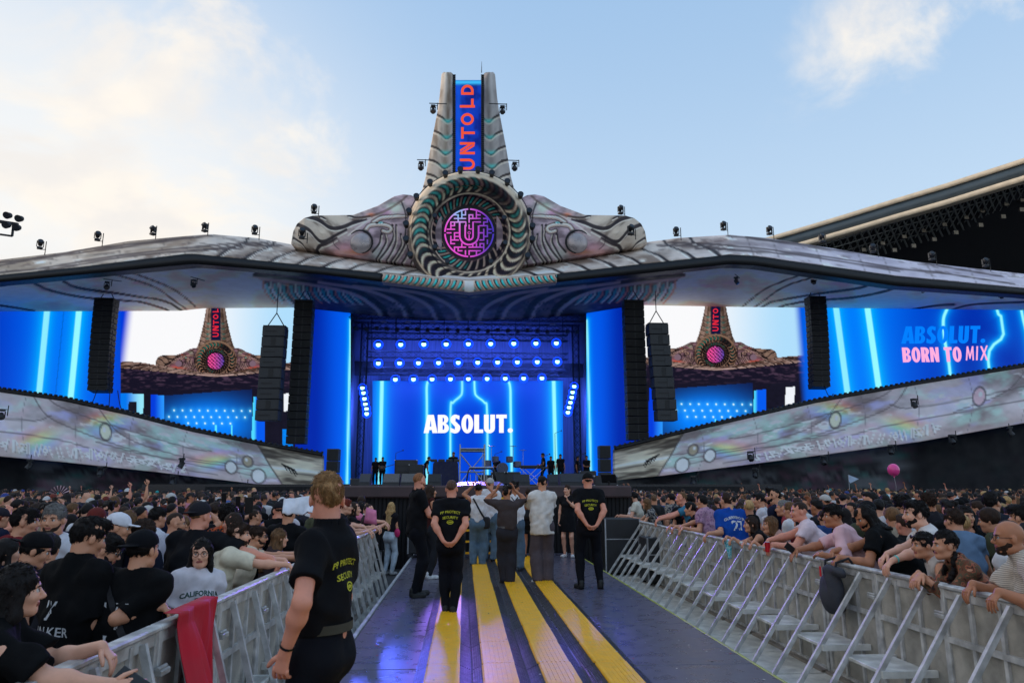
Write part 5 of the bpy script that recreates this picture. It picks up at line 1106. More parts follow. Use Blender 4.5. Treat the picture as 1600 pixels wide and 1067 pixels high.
# ================================================================== PEOPLE
# One figure = a signed distance field grown over a posed skeleton, meshed with surface nets.
def nrm(v): v = np.asarray(v, float); return v / (np.linalg.norm(v) + 1e-9)
def rot(axis, deg):
    return np.array(Matrix.Rotation(math.radians(deg), 3, Vector(axis)))
class Field:
    def __init__(s, lo, hi, h):
        s.lo = np.asarray(lo, float); s.h = h; s.n = np.maximum(np.ceil((np.asarray(hi) - s.lo) / h).astype(int) + 1, 2)
        s.D = np.full(s.n, .2, np.float32); s.ax = [(s.lo[i] + h * np.arange(s.n[i])).astype(np.float32) for i in range(3)]
    def put(s, fn, lo, hi, k=.02, cuts=(), sub=False):
        pad = k + 2.5 * s.h; i0 = np.maximum(np.floor((np.asarray(lo) - pad - s.lo) / s.h).astype(int), 0); i1 = np.minimum(np.ceil((np.asarray(hi) + pad - s.lo) / s.h).astype(int) + 1, s.n)
        if (i1 <= i0).any(): return
        sl = tuple(slice(a, b) for a, b in zip(i0, i1)); X, Y, Z = s.ax[0][sl[0]][:, None, None], s.ax[1][sl[1]][None, :, None], s.ax[2][sl[2]][None, None, :]
        d = fn(X, Y, Z)
        for p, n in cuts: d = np.maximum(d, (X - p[0]) * n[0] + (Y - p[1]) * n[1] + (Z - p[2]) * n[2])
        D = s.D[sl]
        if sub: h_ = np.clip(.5 - .5 * (D + d) / k, 0, 1); s.D[sl] = D * (1 - h_) - d * h_ + k * h_ * (1 - h_)
        else: h_ = np.clip(.5 + .5 * (d - D) / k, 0, 1); s.D[sl] = d * (1 - h_) + D * h_ - k * h_ * (1 - h_)
    def cone(s, a, b, ra, rb, k=.02, cuts=(), sub=False):
        a = np.asarray(a, float); b = np.asarray(b, float); ab = b - a; L2_ = ab @ ab + 1e-9
        def fn(X, Y, Z):
            t = np.clip(((X - a[0]) * ab[0] + (Y - a[1]) * ab[1] + (Z - a[2]) * ab[2]) / L2_, 0, 1)
            return np.sqrt((X - a[0] - t * ab[0]) ** 2 + (Y - a[1] - t * ab[1]) ** 2 + (Z - a[2] - t * ab[2]) ** 2) - (ra + (rb - ra) * t)
        r = max(ra, rb); s.put(fn, np.minimum(a, b) - r, np.maximum(a, b) + r, k, cuts, sub)
    def ell(s, c, r, M=None, k=.02, cuts=(), sub=False):
        c = np.asarray(c, float); M = np.eye(3) if M is None else M; r = np.asarray(r, float)
        def fn(X, Y, Z):
            q = [(M[i][0] * (X - c[0]) + M[i][1] * (Y - c[1]) + M[i][2] * (Z - c[2])) for i in range(3)]
            k0 = np.sqrt(sum((q[i] / r[i]) ** 2 for i in range(3))); k1 = np.sqrt(sum((q[i] / r[i] ** 2) ** 2 for i in range(3))) + 1e-6
            return k0 * (k0 - 1) / k1
        e = np.sqrt(((np.asarray(M) * r[:, None]) ** 2).sum(0)); s.put(fn, c - e, c + e, k, cuts, sub)
    def ecap(s, a, b, ra, rb, xa, k=.02, cuts=(), sub=False):
        a = np.asarray(a, float); b = np.asarray(b, float); L_ = np.linalg.norm(b - a); z = (b - a) / L_; x = nrm(np.asarray(xa) - z * (np.asarray(xa) @ z)); y = np.cross(z, x)
        def fn(X, Y, Z):
            qx, qy, qz = [(v[0] * (X - a[0]) + v[1] * (Y - a[1]) + v[2] * (Z - a[2])) for v in (x, y, z)]
            t = np.clip(qz / L_, 0, 1); rx = ra[0] + (rb[0] - ra[0]) * t; ry = ra[1] + (rb[1] - ra[1]) * t; mn = np.minimum(rx, ry)
            return (np.sqrt((qx / rx) ** 2 + (qy / ry) ** 2 + ((qz - t * L_) / mn) ** 2) - 1) * mn
        r = max(*ra, *rb); s.put(fn, np.minimum(a, b) - r, np.maximum(a, b) + r, k, cuts, sub)
    def cut(s, p, n):
        X, Y, Z = s.ax[0][:, None, None], s.ax[1][None, :, None], s.ax[2][None, None, :]
        s.D = np.maximum(s.D, ((X - p[0]) * n[0] + (Y - p[1]) * n[1] + (Z - p[2]) * n[2]).astype(np.float32))
    def noise(s, amp, f, seed=0, dirs=5, zs=1.):
        rg = np.random.RandomState(seed); X, Y, Z = s.ax[0][:, None, None], s.ax[1][None, :, None], s.ax[2][None, None, :]; m_ = np.abs(s.D) < .05 + amp; acc = 0
        ii = np.nonzero(m_); x, y, z = s.ax[0][ii[0]], s.ax[1][ii[1]], s.ax[2][ii[2]]
        for _ in range(dirs):
            v = rg.randn(3); v[2] *= zs; v = v / np.linalg.norm(v) * f * rg.uniform(.6, 1.5); w2 = rg.randn(3) * f * .3
            acc = acc + np.sin(v[0] * x + v[1] * y + v[2] * z + rg.uniform(0, 6) + 1.5 * np.sin(w2[0] * x + w2[1] * y + w2[2] * z))
        s.D[ii] += (acc * amp / math.sqrt(dirs)).astype(np.float32)
    def mesh(s):
        D = s.D; D[0] = D[-1] = .1; D[:, 0] = D[:, -1] = .1; D[:, :, 0] = D[:, :, -1] = .1
        In = D < 0; c = [In[i:In.shape[0] - 1 + i, j:In.shape[1] - 1 + j, k:In.shape[2] - 1 + k] for i in (0, 1) for j in (0, 1) for k in (0, 1)]
        n_ = sum(x.astype(np.int8) for x in c); act = (n_ > 0) & (n_ < 8); I = np.stack(np.nonzero(act), 1)
        if not len(I): return np.zeros((0, 3)), np.zeros((0, 4), int)
        idx = np.full(act.shape, -1, np.int64); idx[act] = np.arange(len(I))
        acc = np.zeros((len(I), 3)); cnt = np.zeros(len(I)); offs = [(i, j, k) for i in (0, 1) for j in (0, 1) for k in (0, 1)]
        val = {o: D[I[:, 0] + o[0], I[:, 1] + o[1], I[:, 2] + o[2]].astype(float) for o in offs}
        for o in offs:
            for ax in range(3):
                if o[ax]: continue
                o2 = list(o); o2[ax] = 1; o2 = tuple(o2); a, b = val[o], val[o2]; m_ = (a < 0) != (b < 0)
                t = np.where(m_, a / np.where(m_, a - b, 1), 0); p = np.array(o, float)[None] + 0 * acc; p[:, ax] += t; acc += p * m_[:, None]; cnt += m_
        V = s.lo + s.h * (I + acc / cnt[:, None]); Fs = []
        for ax in range(3):
            sl0 = [slice(1, -1)] * 3; sl0[ax] = slice(0, -1); sl1 = list(sl0); sl1[ax] = slice(1, None)
            a, b = In[tuple(sl0)], In[tuple(sl1)]; x = np.stack(np.nonzero(a != b), 1); off = np.array([1, 1, 1]); off[ax] = 0; sg = a[tuple(x.T)]; x = x + off
            u, w_ = [(1, 2), (2, 0), (0, 1)][ax]; eu = np.zeros(3, int); eu[u] = 1; ew = np.zeros(3, int); ew[w_] = 1
            q = np.stack([idx[tuple((x - eu - ew).T)], idx[tuple((x - ew).T)], idx[tuple(x.T)], idx[tuple((x - eu).T)]], 1)
            q[~sg] = q[~sg][:, ::-1]; Fs.append(q)
        return V, np.concatenate(Fs)
M_skin = pbr('skin', objcol=True, rough=.5, var=.07, scale=25, spec=.45); M_cloth = pbr('cloth', objcol=True, rough=.9, var=.15, scale=14, bump=.25, bscale=260, spec=.12)
M_jeans = pbr('denim', objcol=True, rough=.85, var=.28, scale=9, bump=.3, bscale=300, spec=.2); M_hair = pbr('hair', objcol=True, rough=.6, var=.5, scale=60, bump=.6, bscale=160, spec=.18, stretch=(1, 1, .25))
M_shoe = pbr('shoe', objcol=True, rough=.6, var=.25, scale=30); M_eye = pbr('eye_white', S(215, 208, 204), rough=.25, var=0); M_iris = pbr('iris', S(40, 26, 18), rough=.15, var=0)
M_lip = pbr('lip', S(150, 78, 72), rough=.45, var=.1); M_dk = pbr('dark_plastic', S(18, 18, 20), rough=.3, var=0); M_brow = pbr('brow_hair', S(34, 24, 20), rough=.8, var=0)
M_gls = pbr('sunglass_lens', S(16, 14, 18), rough=.08, var=0)
SKIN = dict(fair=S(228, 168, 140), mid=S(208, 146, 114), tan=S(184, 120, 86), red=S(224, 148, 122))
HAIR = dict(fade=S(92, 66, 54), ginger=S(150, 98, 66), black=S(26, 21, 21), brown=S(52, 36, 28), light=S(108, 78, 52), blond=S(182, 146, 98), sandy=S(158, 118, 78), grey=S(120, 116, 114), red=S(110, 42, 30))
def ik(A, T, l1, l2, hint):
    d = T - A; L_ = min(np.linalg.norm(d), .995 * (l1 + l2)); u = nrm(d); a = (l1 * l1 - l2 * l2 + L_ * L_) / (2 * L_); h = math.sqrt(max(l1 * l1 - a * a, 1e-6)); p = np.asarray(hint, float) - u * (np.asarray(hint) @ u)
    return A + u * a + nrm(p) * h, A + u * L_
def skeleton(sp):
    s = sp.get('H', 1.75) / 1.75; J = {'s': s}; w = sp.get('w', .87 if sp.get('fem') else 1.) * s; Z = np.array([0, 0, 1.])
    P = np.array(sp.get('pel', (0, 0, 0)), float) * s + np.array([0, 0, .94 * s]); Mt = rot((0, 0, 1), -sp.get('twist', 0)) @ rot((1, 0, 0), -sp.get('lean', 0)) @ rot((0, 1, 0), sp.get('tilt', 0))
    tx, ty, tz = Mt[:, 0], Mt[:, 1], Mt[:, 2]; J.update(P=P, tx=tx, ty=ty, tz=tz, w=w); J['nb'] = P + tz * .52 * s + ty * -.01 * s
    for q, n in ((-1, 'l'), (1, 'r')): J['sh' + n] = P + tz * .452 * s + tx * q * .165 * w + tz * sp.get('shrug', 0) * s
    hu = nrm(tz * .55 + Z * .45); Mh = rot((0, 0, 1), -sp.get('hyaw', 0) - sp.get('twist', 0)) @ rot((1, 0, 0), sp.get('hpitch', 0)) @ rot((0, 1, 0), sp.get('hroll', 0)); J['Mh'] = Mh.T; J['C'] = J['nb'] + hu * .140 * s + ty * .02 * s + Mh[:, 1] * .012 * s
    for q, n in ((-1, 'l'), (1, 'r')):
        f = np.array(sp.get('foot' + n, (q * .095, 0, 0)), float) * s; an = f + np.array([0, -.03, .085]) * s; hp = P + np.array([q * .088 * w, 0, -.03 * s]); kn, an2 = ik(hp, an, .43 * s, .425 * s, (q * .12, 1, 0)); J.update({'hp' + n: hp, 'kn' + n: kn, 'an' + n: an, 'ft' + n: nrm(np.array([q * math.sin(math.radians(sp.get('toe', 12))), 1, 0]))})
        T = sp.get('arm' + n, 'down'); hint = np.array(sp.get('el' + n, (q * .6, -1, -.2)), float); S_ = J['sh' + n]; hd = None
        if isinstance(T, str):
            if T == 'down': T = S_ + np.array([q * .07, .04, -.535]) * s
            elif T == 'back': T = P + np.array([q * .075, -.20, -.0]) * s; hint = np.array([q * 1., -.6, 0.]); hd = nrm([-q * .9, -.1, -.45])
            elif T == 'front': T = P + np.array([q * .06, .25, .14]) * s; hint = np.array([q * .35, -.5, -.8])
            elif T == 'phone': T = P + np.array([q * .07, .38, .42]) * s; hint = np.array([q * .5, 0, -1.]); hd = nrm([-q * .1, .3, 1])
            elif T == 'high': T = P + np.array([q * .16, .22, .72]) * s; hint = np.array([q * 1., .3, -.4]); hd = nrm([-q * .2, .1, 1])
            elif T == 'up': T = P + np.array([q * .22, .12, .95]) * s; hint = np.array([q * 1, .4, 0.]); hd = nrm([0, .1, 1])
            elif T == 'chin': T = P + np.array([q * .03, .16, .42]) * s; hint = np.array([q * .4, .5, -1.]); hd = nrm([-q * .1, .1, 1])
        else: T = np.array(T, float)
        hd = sp.get('hd' + n, hd); el, wr = ik(S_, T, .285 * s, .255 * s, hint); J.update({'el' + n: el, 'wr' + n: wr, 'hd' + n: nrm(hd) if hd is not None else nrm(wr - el)})
    return J
def figure(sp, h=.012, hh=None):
    """returns {part: (V, F, mi)} in the figure's own frame, plus its skeleton"""
    J = skeleton(sp); s, w = J['s'], J['w']; P, tx, ty, tz, nb, C, Mh = [J[k] for k in ('P', 'tx', 'ty', 'tz', 'nb', 'C', 'Mh')]; fem = sp.get('fem', 0); fat = sp.get('fat', 0.); rs = sp.get('seed', 1); hh = hh or h * .75
    def hp_(x, y, z): return C + (np.array([x, y, z]) * s) @ Mh     # head-frame offset
    pts = np.array([J[k] for k in J if isinstance(J[k], np.ndarray) and J[k].shape == (3,) and k[:2] not in ('tx', 'ty', 'tz', 'ft', 'hd')]); out = {}
    lo, hi = pts.min(0) - .22 * s, pts.max(0) + .22 * s; lo[2] = -.03
    arm_r = .86 if fem else 1.0; arm_r *= (1 + fat * .3)
    legs = sp.get('legs', 1)
    # ---- body
    B = Field(lo, hi, h)
    [B.cone(nb - tz * .03 * s, nb * .4 + J['sh' + n] * .6 - tz * .012 * s, .036 * s, .040 * s, .03) for n in 'lr']; B.ecap(P + tz * .0, P + tz * .36 * s, (.135 * w, .095 * s), (.150 * w, .095 * s), tx, .05); B.cone(J['shl'] - tz * .01, J['shr'] - tz * .01, .052 * s, .052 * s, .05)
    B.cone(nb - tz * .04 * s, hp_(0, -.022, -.06), (.052 if fem else .061) * s, (.046 if fem else .056) * s, .04)
    for n in 'lr':
        B.cone(J['sh' + n], J['el' + n], .050 * s * arm_r, .040 * s * arm_r, .03); B.cone(J['el' + n], J['wr' + n], .041 * s * arm_r, .026 * s * arm_r, .02)
        m_ = J['el' + n] * .72 + J['wr' + n] * .28; B.ell(m_, (.043 * s * arm_r,) * 3, None, .03)
        if legs:
            B.cone(J['hp' + n], J['kn' + n], .076 * s, .052 * s, .04); B.cone(J['kn' + n], J['an' + n], .052 * s, .036 * s, .03); cf = J['kn' + n] * .7 + J['an' + n] * .3 + np.array([0, -.018, 0]) * s; B.ell(cf, (.05 * s, .05 * s, .10 * s), None, .03)
            B.cone(J['an' + n] - np.array([0, 0, .04 * s]), J['an' + n] + J['ft' + n] * .12 * s - np.array([0, 0, .055 * s]), .035 * s, .028 * s, .02)
    if legs: B.ecap(P + [0, 0, .02 * s], P - [0, 0, .08 * s], (.14 * w, .10 * s), (.14 * w, .10 * s), (1, 0, 0), .04)
    tubes = MB()
    for n, q in (('l', -1), ('r', 1)):                       # palm, four fingers, thumb
        hd = J['hd' + n]; wr = J['wr' + n]; fa = nrm(wr - J['el' + n]); palm = np.asarray(sp.get('pn' + n, (-q, .15, -.25)), float); pn = nrm(palm - hd * (palm @ hd)); sd_ = np.cross(hd, pn) * q; curl = sp.get('curl' + n, sp.get('curl', 28)); hs = s * (.9 if fem else 1.)
        B.ecap(wr, wr + hd * .078 * hs, (.028 * hs, .019 * hs), (.037 * hs, .013 * hs), sd_, .012)
        for i in range(4):
            b0 = wr + hd * .078 * hs + sd_ * (.030 - .0195 * i) * hs; d = hd + sd_ * (.09 - .06 * i); d = nrm(d); L_ = (.078, .086, .080, .062)[i] * hs; p = [b0 - d * .015, b0]; r = [.0095 * hs, .0098 * hs]
            for k, fr in enumerate((.45, .30, .25)):
                a_ = math.radians(curl * (1 + .15 * i)); d = nrm(d * math.cos(a_) + pn * math.sin(a_)); p.append(p[-1] + d * L_ * fr); r.append((.0088, .0080, .0062)[k] * hs)
            tubes.tube(p, r, 7)
        d = nrm(hd * .75 + sd_ * .75 + pn * .25); b0 = wr + hd * .018 * hs + sd_ * .022 * hs; p = [b0, b0 + d * .035 * hs]; d = nrm(d + hd * .5); p += [p[-1] + d * .030 * hs]; d = nrm(d + pn * .3); p += [p[-1] + d * .024 * hs]; tubes.tube(p, [.014 * hs, .0125 * hs, .0105 * hs, .007 * hs], 7)
    V, Fc = B.mesh()
    # ---- head, finer
    hb = .17 * s; Hd = Field(C - [hb, hb, .20 * s], C + [hb, hb, hb], hh); jw = .90 if fem else 1.; k_ = .02 * s
    Hd.ell(hp_(0, -.010, .030), np.array([.074, .092, .088]) * s, Mh, k_); Hd.ell(hp_(0, .022, -.038), np.array([.058 * jw, .064, .076]) * s, Mh, .03 * s); Hd.ell(hp_(0, .060, -.088), np.array([.026 * jw, .022, .020]) * s, Mh, .025 * s)
    Hd.cone(nb - tz * .03 * s, hp_(0, -.022, -.06), (.052 if fem else .061) * s, (.046 if fem else .056) * s, .03 * s); Hd.ell(hp_(0, .072, .024), np.array([.046, .014, .010]) * s, Mh, .015 * s)
    for q in (-1, 1):
        Hd.ell(hp_(q * .036, .060, -.028), np.array([.022, .022, .022]) * s, Mh, .025 * s); Hd.ell(hp_(q * .031, .094, .000), np.array([.017, .014, .010]) * s, Mh, .010 * s, (), True); Hd.ell(hp_(q * .077, -.006, -.010), np.array([.010, .019, .030]) * s, Mh, .008 * s); Hd.cone(hp_(q * .048 * jw, .0, -.078), hp_(q * .012, .06, -.094), .014 * s, .014 * s, .03 * s)
    Hd.cone(hp_(0, .084, .006), hp_(0, .105, -.028), .0085 * s, .0125 * s, .010 * s); Hd.ell(hp_(0, .094, -.036), np.array([.017, .011, .008]) * s, Mh, .007 * s)
    Hd.ell(hp_(0, .083, -.056), np.array([.024, .011, .0075]) * s, Mh, .005 * s); Hd.ell(hp_(0, .081, -.066), np.array([.021, .011, .007]) * s, Mh, .005 * s)
    V2, F2 = Hd.mesh(); fc = V2[F2].mean(1); loc = ((fc - C) @ Mh.T) / s; mi2 = np.zeros(len(F2), int); mi2[(np.abs(loc[:, 0]) < .023) & (np.abs(loc[:, 2] + .0605) < .0095) & (loc[:, 1] > .079)] = 3
    fe = MB()
    for q in (-1, 1):
        fe.mat(1).sphere(hp_(q * .031, .0745, .000), .0115 * s, 10, 6); fe.mat(2).sphere(hp_(q * .031 + .001, .0825, -.0005), .0055 * s, 8, 5); fe.mat(4).tube([hp_(q * .014, .0895, .017), hp_(q * .030, .0885, .0225), hp_(q * .048, .0765, .018)], [.003 * s, .0042 * s, .002 * s], 5)
        fe.mat(4).tube([hp_(q * .020, .0855, .006), hp_(q * .031, .0875, .0085), hp_(q * .043, .0800, .005)], .0018 * s, 4)
    o1, o2, o3 = len(V), len(V) + len(V2), len(V) + len(V2) + len(tubes.v)
    Vs = np.concatenate([V, V2, np.array(tubes.v).reshape(-1, 3), np.array(fe.v)]); Fl = [tuple(x) for x in Fc.tolist()] + [tuple(x) for x in (F2 + o1).tolist()] + [tuple(i + o2 for i in f) for f in tubes.f] + [tuple(i + o3 for i in f) for f in fe.f]
    mi = np.concatenate([np.zeros(len(Fc), int), mi2, np.zeros(len(tubes.f), int), np.array(fe.m)]); out['body'] = (Vs, Fl, mi)
    # ---- shirt
    bag = sp.get('bag', .0); t = .016 * s + bag; T = Field(lo, hi, h); hem = sp.get('hem', -.06) * s; sl = sp.get('sleeve', .55)
    base_ = P + tz * hem; n_up = tz
    cuts = [(P + (tz * .3 + np.array([0, 0, .7])) * hem, (0, 0, -1.) if hem < 0 else tuple(-tz))]
    T.ecap(P + tz * (hem + .0 * s), P + tz * .22 * s, (.142 * w + t + .03 * fat + (.016 if hem < -.04 else 0), .102 * s + t + .09 * fat + (.022 if hem < -.04 else 0)), (.142 * w + t + .04 * fat, .100 * s + t + .11 * fat), tx, .05, cuts); T.ecap(P + tz * .2 * s, P + tz * .385 * s, (.150 * w + t, .098 * s + t + .03 * fat), (.158 * w + t, .092 * s + t), tx, .06)
    T.cone(J['shl'] - tz * .006, J['shr'] - tz * .006, .054 * s + t * .4, .054 * s + t * .4, .06); T.cone(nb - tz * .05 * s, nb - tz * .0, .075 * s + t * .5, .062 * s + t * .3, .05)
    for n in 'lr': T.cone(nb - tz * .012 * s, nb * .35 + J['sh' + n] * .65 - tz * .004 * s, .052 * s, .056 * s + t * .3, .05)
    if fem and not sp.get('flat'):
        for q in (-1, 1): T.ell(P + tz * .31 * s + tx * q * .065 * s + ty * .095 * s, (.06 * s, .05 * s, .055 * s), None, .04)
    if sl > 0:
        for n in 'lr':
            a, e, wv = J['sh' + n], J['el' + n], J['wr' + n]
            if sl <= 1: end = a + (e - a) * sl; d = nrm(e - a); T.cone(a, e, .054 * s * arm_r + t * .6, .050 * s * arm_r + t * .65 + bag * .2, .05, [(end, tuple(d))])
            else: d = nrm(wv - e); end = e + (wv - e) * (sl - 1); T.cone(a, e, .060 * s * arm_r + t * .8, .050 * s * arm_r + t, .03); T.cone(e, wv, .050 * s * arm_r + t, .034 * s + t, .03, [(end, tuple(d))])
    else:
        for n in 'lr': q = -1 if n == 'l' else 1; T.ell(J['sh' + n] + tx * q * .035 * s - tz * .03 * s, (.06 * s, .09 * s, .085 * s), None, .02, (), True)
    T.noise((.0058 + bag * .10) * s, 40 / s, rs, 6); T.noise(.0095 * s + bag * .14, 17 / s, rs + 5, 4, .4)
    neck = sp.get('neck', 0.); T.cone(nb + tz * .00 * s + ty * .012 * s, nb + tz * .2 * s, .060 * s + neck * .03, .075 * s, .012, (), True); T.cut(nb + tz * (.035 if not sp.get('polo') else .06) * s, tz)
    if neck: T.ell(nb + ty * .09 * s - tz * .03 * s, (.07 * s, .07 * s, .08 * s * neck), None, .01, (), True)
    if sp.get('polo'): T.cone(nb - tz * .02 * s, nb + tz * .045 * s, .078 * s, .076 * s, .008, [(nb + tz * .05 * s, tuple(tz))]); T.cone(nb, nb + tz * .2 * s, .066 * s, .07 * s, .004, (), True)
    V, Fc = T.mesh(); out['shirt'] = (V, Fc, None)
    # ---- trousers or shorts or skirt
    if legs:
        lo2, hi2 = lo.copy(), hi.copy(); hi2[2] = P[2] + .2 * s; G = Field(lo2, hi2, h); fl = sp.get('flare', .0); ln = sp.get('length', 'long'); wz = P[2] + sp.get('waist', .075) * s
        G.ecap(P + [0, 0, .10 * s], P - [0, 0, .07 * s], (.142 * w + .018, .106 * s + .05 * fat), (.152 * w + .02, .118 * s), (1, 0, 0), .04)
        for q in (-1, 1): G.ell(P + np.array([q * .07, -.05, -.07]) * s, (.085 * s, .08 * s, .09 * s), None, .05)
        for n in 'lr':
            if ln == 'skirt': continue
            a, k2, e = J['hp' + n], J['kn' + n], J['an' + n]
            if ln == 'shorts': G.cone(a, k2, .092 * s + fl, .080 * s + fl, .05, [(a + (k2 - a) * .68, tuple(nrm(k2 - a)))])
            else: G.cone(a, k2, .094 * s + fl * .5, .070 * s + fl, .05); G.ell(k2 * .7 + e * .3 + np.array([0, -.016, 0]) * s, (.068 * s + fl, .068 * s + fl, .15 * s), None, .04); G.cone(k2, e, .070 * s + fl, .054 * s + fl * 1.2, .04, [(e - np.array([0, 0, .035 * s]), (0, 0, -1.))]); G.noise(.0, 1) if 0 else None
        if ln == 'skirt': G.cone(P, P - [0, 0, .34 * s], .15 * s, .19 * s, .05, [(P - [0, 0, .34 * s], (0, 0, -1.))])
        G.cut((0, 0, wz), (0, 0, 1.)); G.noise(.0042 * s, 30 / s, rs + 3, 6); V, Fc = G.mesh(); out['trousers' if ln == 'long' else ln] = (V, Fc, None)
    # ---- hair, cap
    st = sp.get('hair', 'short'); HF = Field(C - [.2 * s, .24 * s, (.62 if st in ('long', 'longloose', 'pony', 'braids') else .22) * s], C + [.2 * s, .2 * s, .21 * s], hh * (1. if st != 'long' else 1.25))
    thin = {'buzz': -.005, 'bald': -.02}.get(st, .0); vol = sp.get('vol', 0.)
    if st != 'bald':
        nm = np.array([0, .42, -.9]) @ Mh
        HF.ell(hp_(0, -.014, .036 + vol * .3), np.array([.0775 + thin + vol, .098 + thin + vol * .8, .0925 + thin + vol]) * s, Mh, .01, [(hp_(0, -.07, -.072), tuple(nrm(nm)))])
        if st in ('short', 'quiff'): HF.ell(hp_(0, .018, .088), np.array([.058, .076, .034]) * s, Mh, .02)
        if st == 'quiff': HF.ell(hp_(0, .055, .102), np.array([.050, .042, .026]) * s, Mh, .02)
        if st == 'curly': 
            for a in range(14): r_ = random.Random(a + rs); HF.ell(hp_(r_.uniform(-.06, .06), r_.uniform(-.08, .05), r_.uniform(.06, .115)), np.array([.035] * 3) * s, Mh, .01)
        HF.ell(hp_(0, .115, -.030), np.array([.072, .076, .088]) * s, Mh, .008, (), True)
        for q in (-1, 1): HF.ell(hp_(q * .085, .012, -.03), np.array([.02, .026, .034]) * s, Mh, .008, (), True) if st in ('short', 'quiff', 'buzz') else None
        if st in ('long', 'longloose'):
            L_ = sp.get('hlen', .34); HF.ecap(hp_(0, -.045, .02), hp_(0, -.075, -.12), (.082 * s, .055 * s), (.088 * s, .048 * s), Mh[0], .03); e_ = nb - tz * (L_ - .10) * s - ty * .125 * s; HF.ecap(hp_(0, -.075, -.12), e_, (.090 * s, .042 * s), (.075 * s, .018 * s), tx, .03)
            for q in (-1, 1): HF.cone(hp_(q * .070, .012, .04), hp_(q * .078, .002, -.10), .022 * s, .024 * s, .02); HF.cone(hp_(q * .078, .002, -.10), nb + tx * q * .10 * s + ty * (.06 if st == 'longloose' else -.02) * s - tz * .16 * s, .024 * s, .014 * s, .02)
        if st == 'pony': HF.ell(hp_(0, -.105, .03), (.03 * s,) * 3, None, .01); HF.cone(hp_(0, -.12, .02), hp_(0, -.15, -.12), .030 * s, .034 * s, .02); HF.cone(hp_(0, -.15, -.12), hp_(0, -.12, -.28), .034 * s, .012 * s, .02)
        if st == 'bun': HF.ell(hp_(0, -.10, .07), (.042 * s,) * 3, None, .01)
        if st == 'braids':
            for q in (-1, 1):
                for k in range(9): HF.ell(hp_(q * (.055 + .004 * k), -.045 + .012 * k, -.06 - .042 * k), (.020 * s, .020 * s, .028 * s), None, .004)
        amp = {'buzz': .0012, 'curly': .007, 'short': .0035, 'quiff': .004}.get(st, .0035); HF.noise(amp * s, 120 / s, rs, 6, .25 if st in ('long', 'longloose', 'pony') else .8); HF.noise(amp * 1.3 * s, 45 / s, rs + 2, 5, .2 if 'long' in st else .8)
        if sp.get('cap'): HF.cut(hp_(0, 0, .030), tuple(np.array([0, 0, 1.]) @ Mh))
        V, Fc = HF.mesh()
        if len(V) and sp.get('tufts'):
            rg = np.random.RandomState(rs); tm = MB(); dn = Mh.T @ np.array([0, -.35, -1.]); idx = rg.choice(len(V), min(len(V), sp['tufts'])); hw = (.0021 if sp['tufts'] < 5000 else .0015) if st not in ('curly',) else .005
            for i in idx:
                p = V[i]; o_ = nrm(p - hp_(0, -.01, .03)); lz = (Mh @ (p - C))[2] / s
                if (Mh @ (p - C))[1] / s > .085 and lz < .05: continue
                if sp.get('cap') and lz > .012: continue
                fl_ = dn * (1. if lz < .07 else .2) + (Mh.T @ np.array([0, .5, .3])) * (1 if lz > .06 else 0) + rg.randn(3) * (.22 if st != 'curly' else .9); tdir = nrm(fl_ - o_ * (fl_ @ o_)); l_ = (.024 if st != 'buzz' else .008) * s * rg.uniform(.6, 1.3)
                tm.tube([p - o_ * .006, p + tdir * l_ * .5 + o_ * .0025, p + tdir * l_ + o_ * .002 * rg.uniform(-1, 2.5)], [hw * s, hw * .9 * s, .0008], 4)
            Fc = [tuple(x) for x in Fc.tolist()] + [tuple(j + len(V) for j in f) for f in tm.f]; V = np.concatenate([V, np.array(tm.v).reshape(-1, 3)])
        if len(V): out['hair'] = (V, Fc, None)
    if sp.get('beard'):
        BF = Field(C - [.12 * s, .12 * s, .18 * s], C + [.12 * s, .16 * s, .05 * s], hh * .8); b_ = .002 + .004 * sp['beard']; BF.ell(hp_(0, .022, -.040), np.array([.058 + b_, .064 + b_, .076 + b_]) * s, Mh, .01); BF.ell(hp_(0, .060, -.092), np.array([.030 + b_, .024 + b_, .022 + b_]) * s, Mh, .02)
        BF.ell(hp_(0, .088, -.046), np.array([.028, .03, .006]) * s, Mh, .005); BF.cut(hp_(0, .05, -.036), tuple(np.array([0, .55, .84]) @ Mh)); BF.cut(hp_(0, -.012, -.05), tuple(np.array([0, -1., .0]) @ Mh)); BF.ell(hp_(0, .10, -.058), np.array([.022, .03, .010]) * s, Mh, .004, (), True); BF.ell(hp_(0, .09, -.0), np.array([.05, .05, .036]) * s, Mh, .004, (), True); BF.noise(.0025 * s, 130 / s, rs, 5); V, Fc = BF.mesh(); out['beard'] = (V, Fc, None)
    if sp.get('cap'):
        cf = sp['cap']; KF = Field(C - [.16 * s, .25 * s, .1 * s], C + [.16 * s, .25 * s, .18 * s], hh); KF.ell(hp_(0, -.010, .044), np.array([.086, .106, .088]) * s, Mh, .005, [(hp_(0, 0, .022), tuple(np.array([0, -.15 if cf > 0 else .25, -1.]) @ Mh))])
        KF.ell(hp_(0, cf * .115, .034), np.array([.066, .075, .007]) * s, Mh, .012); KF.ell(hp_(0, -.01, .133), (.009 * s, .009 * s, .006 * s), None, .004); V, Fc = KF.mesh(); out['cap'] = (V, Fc, None)
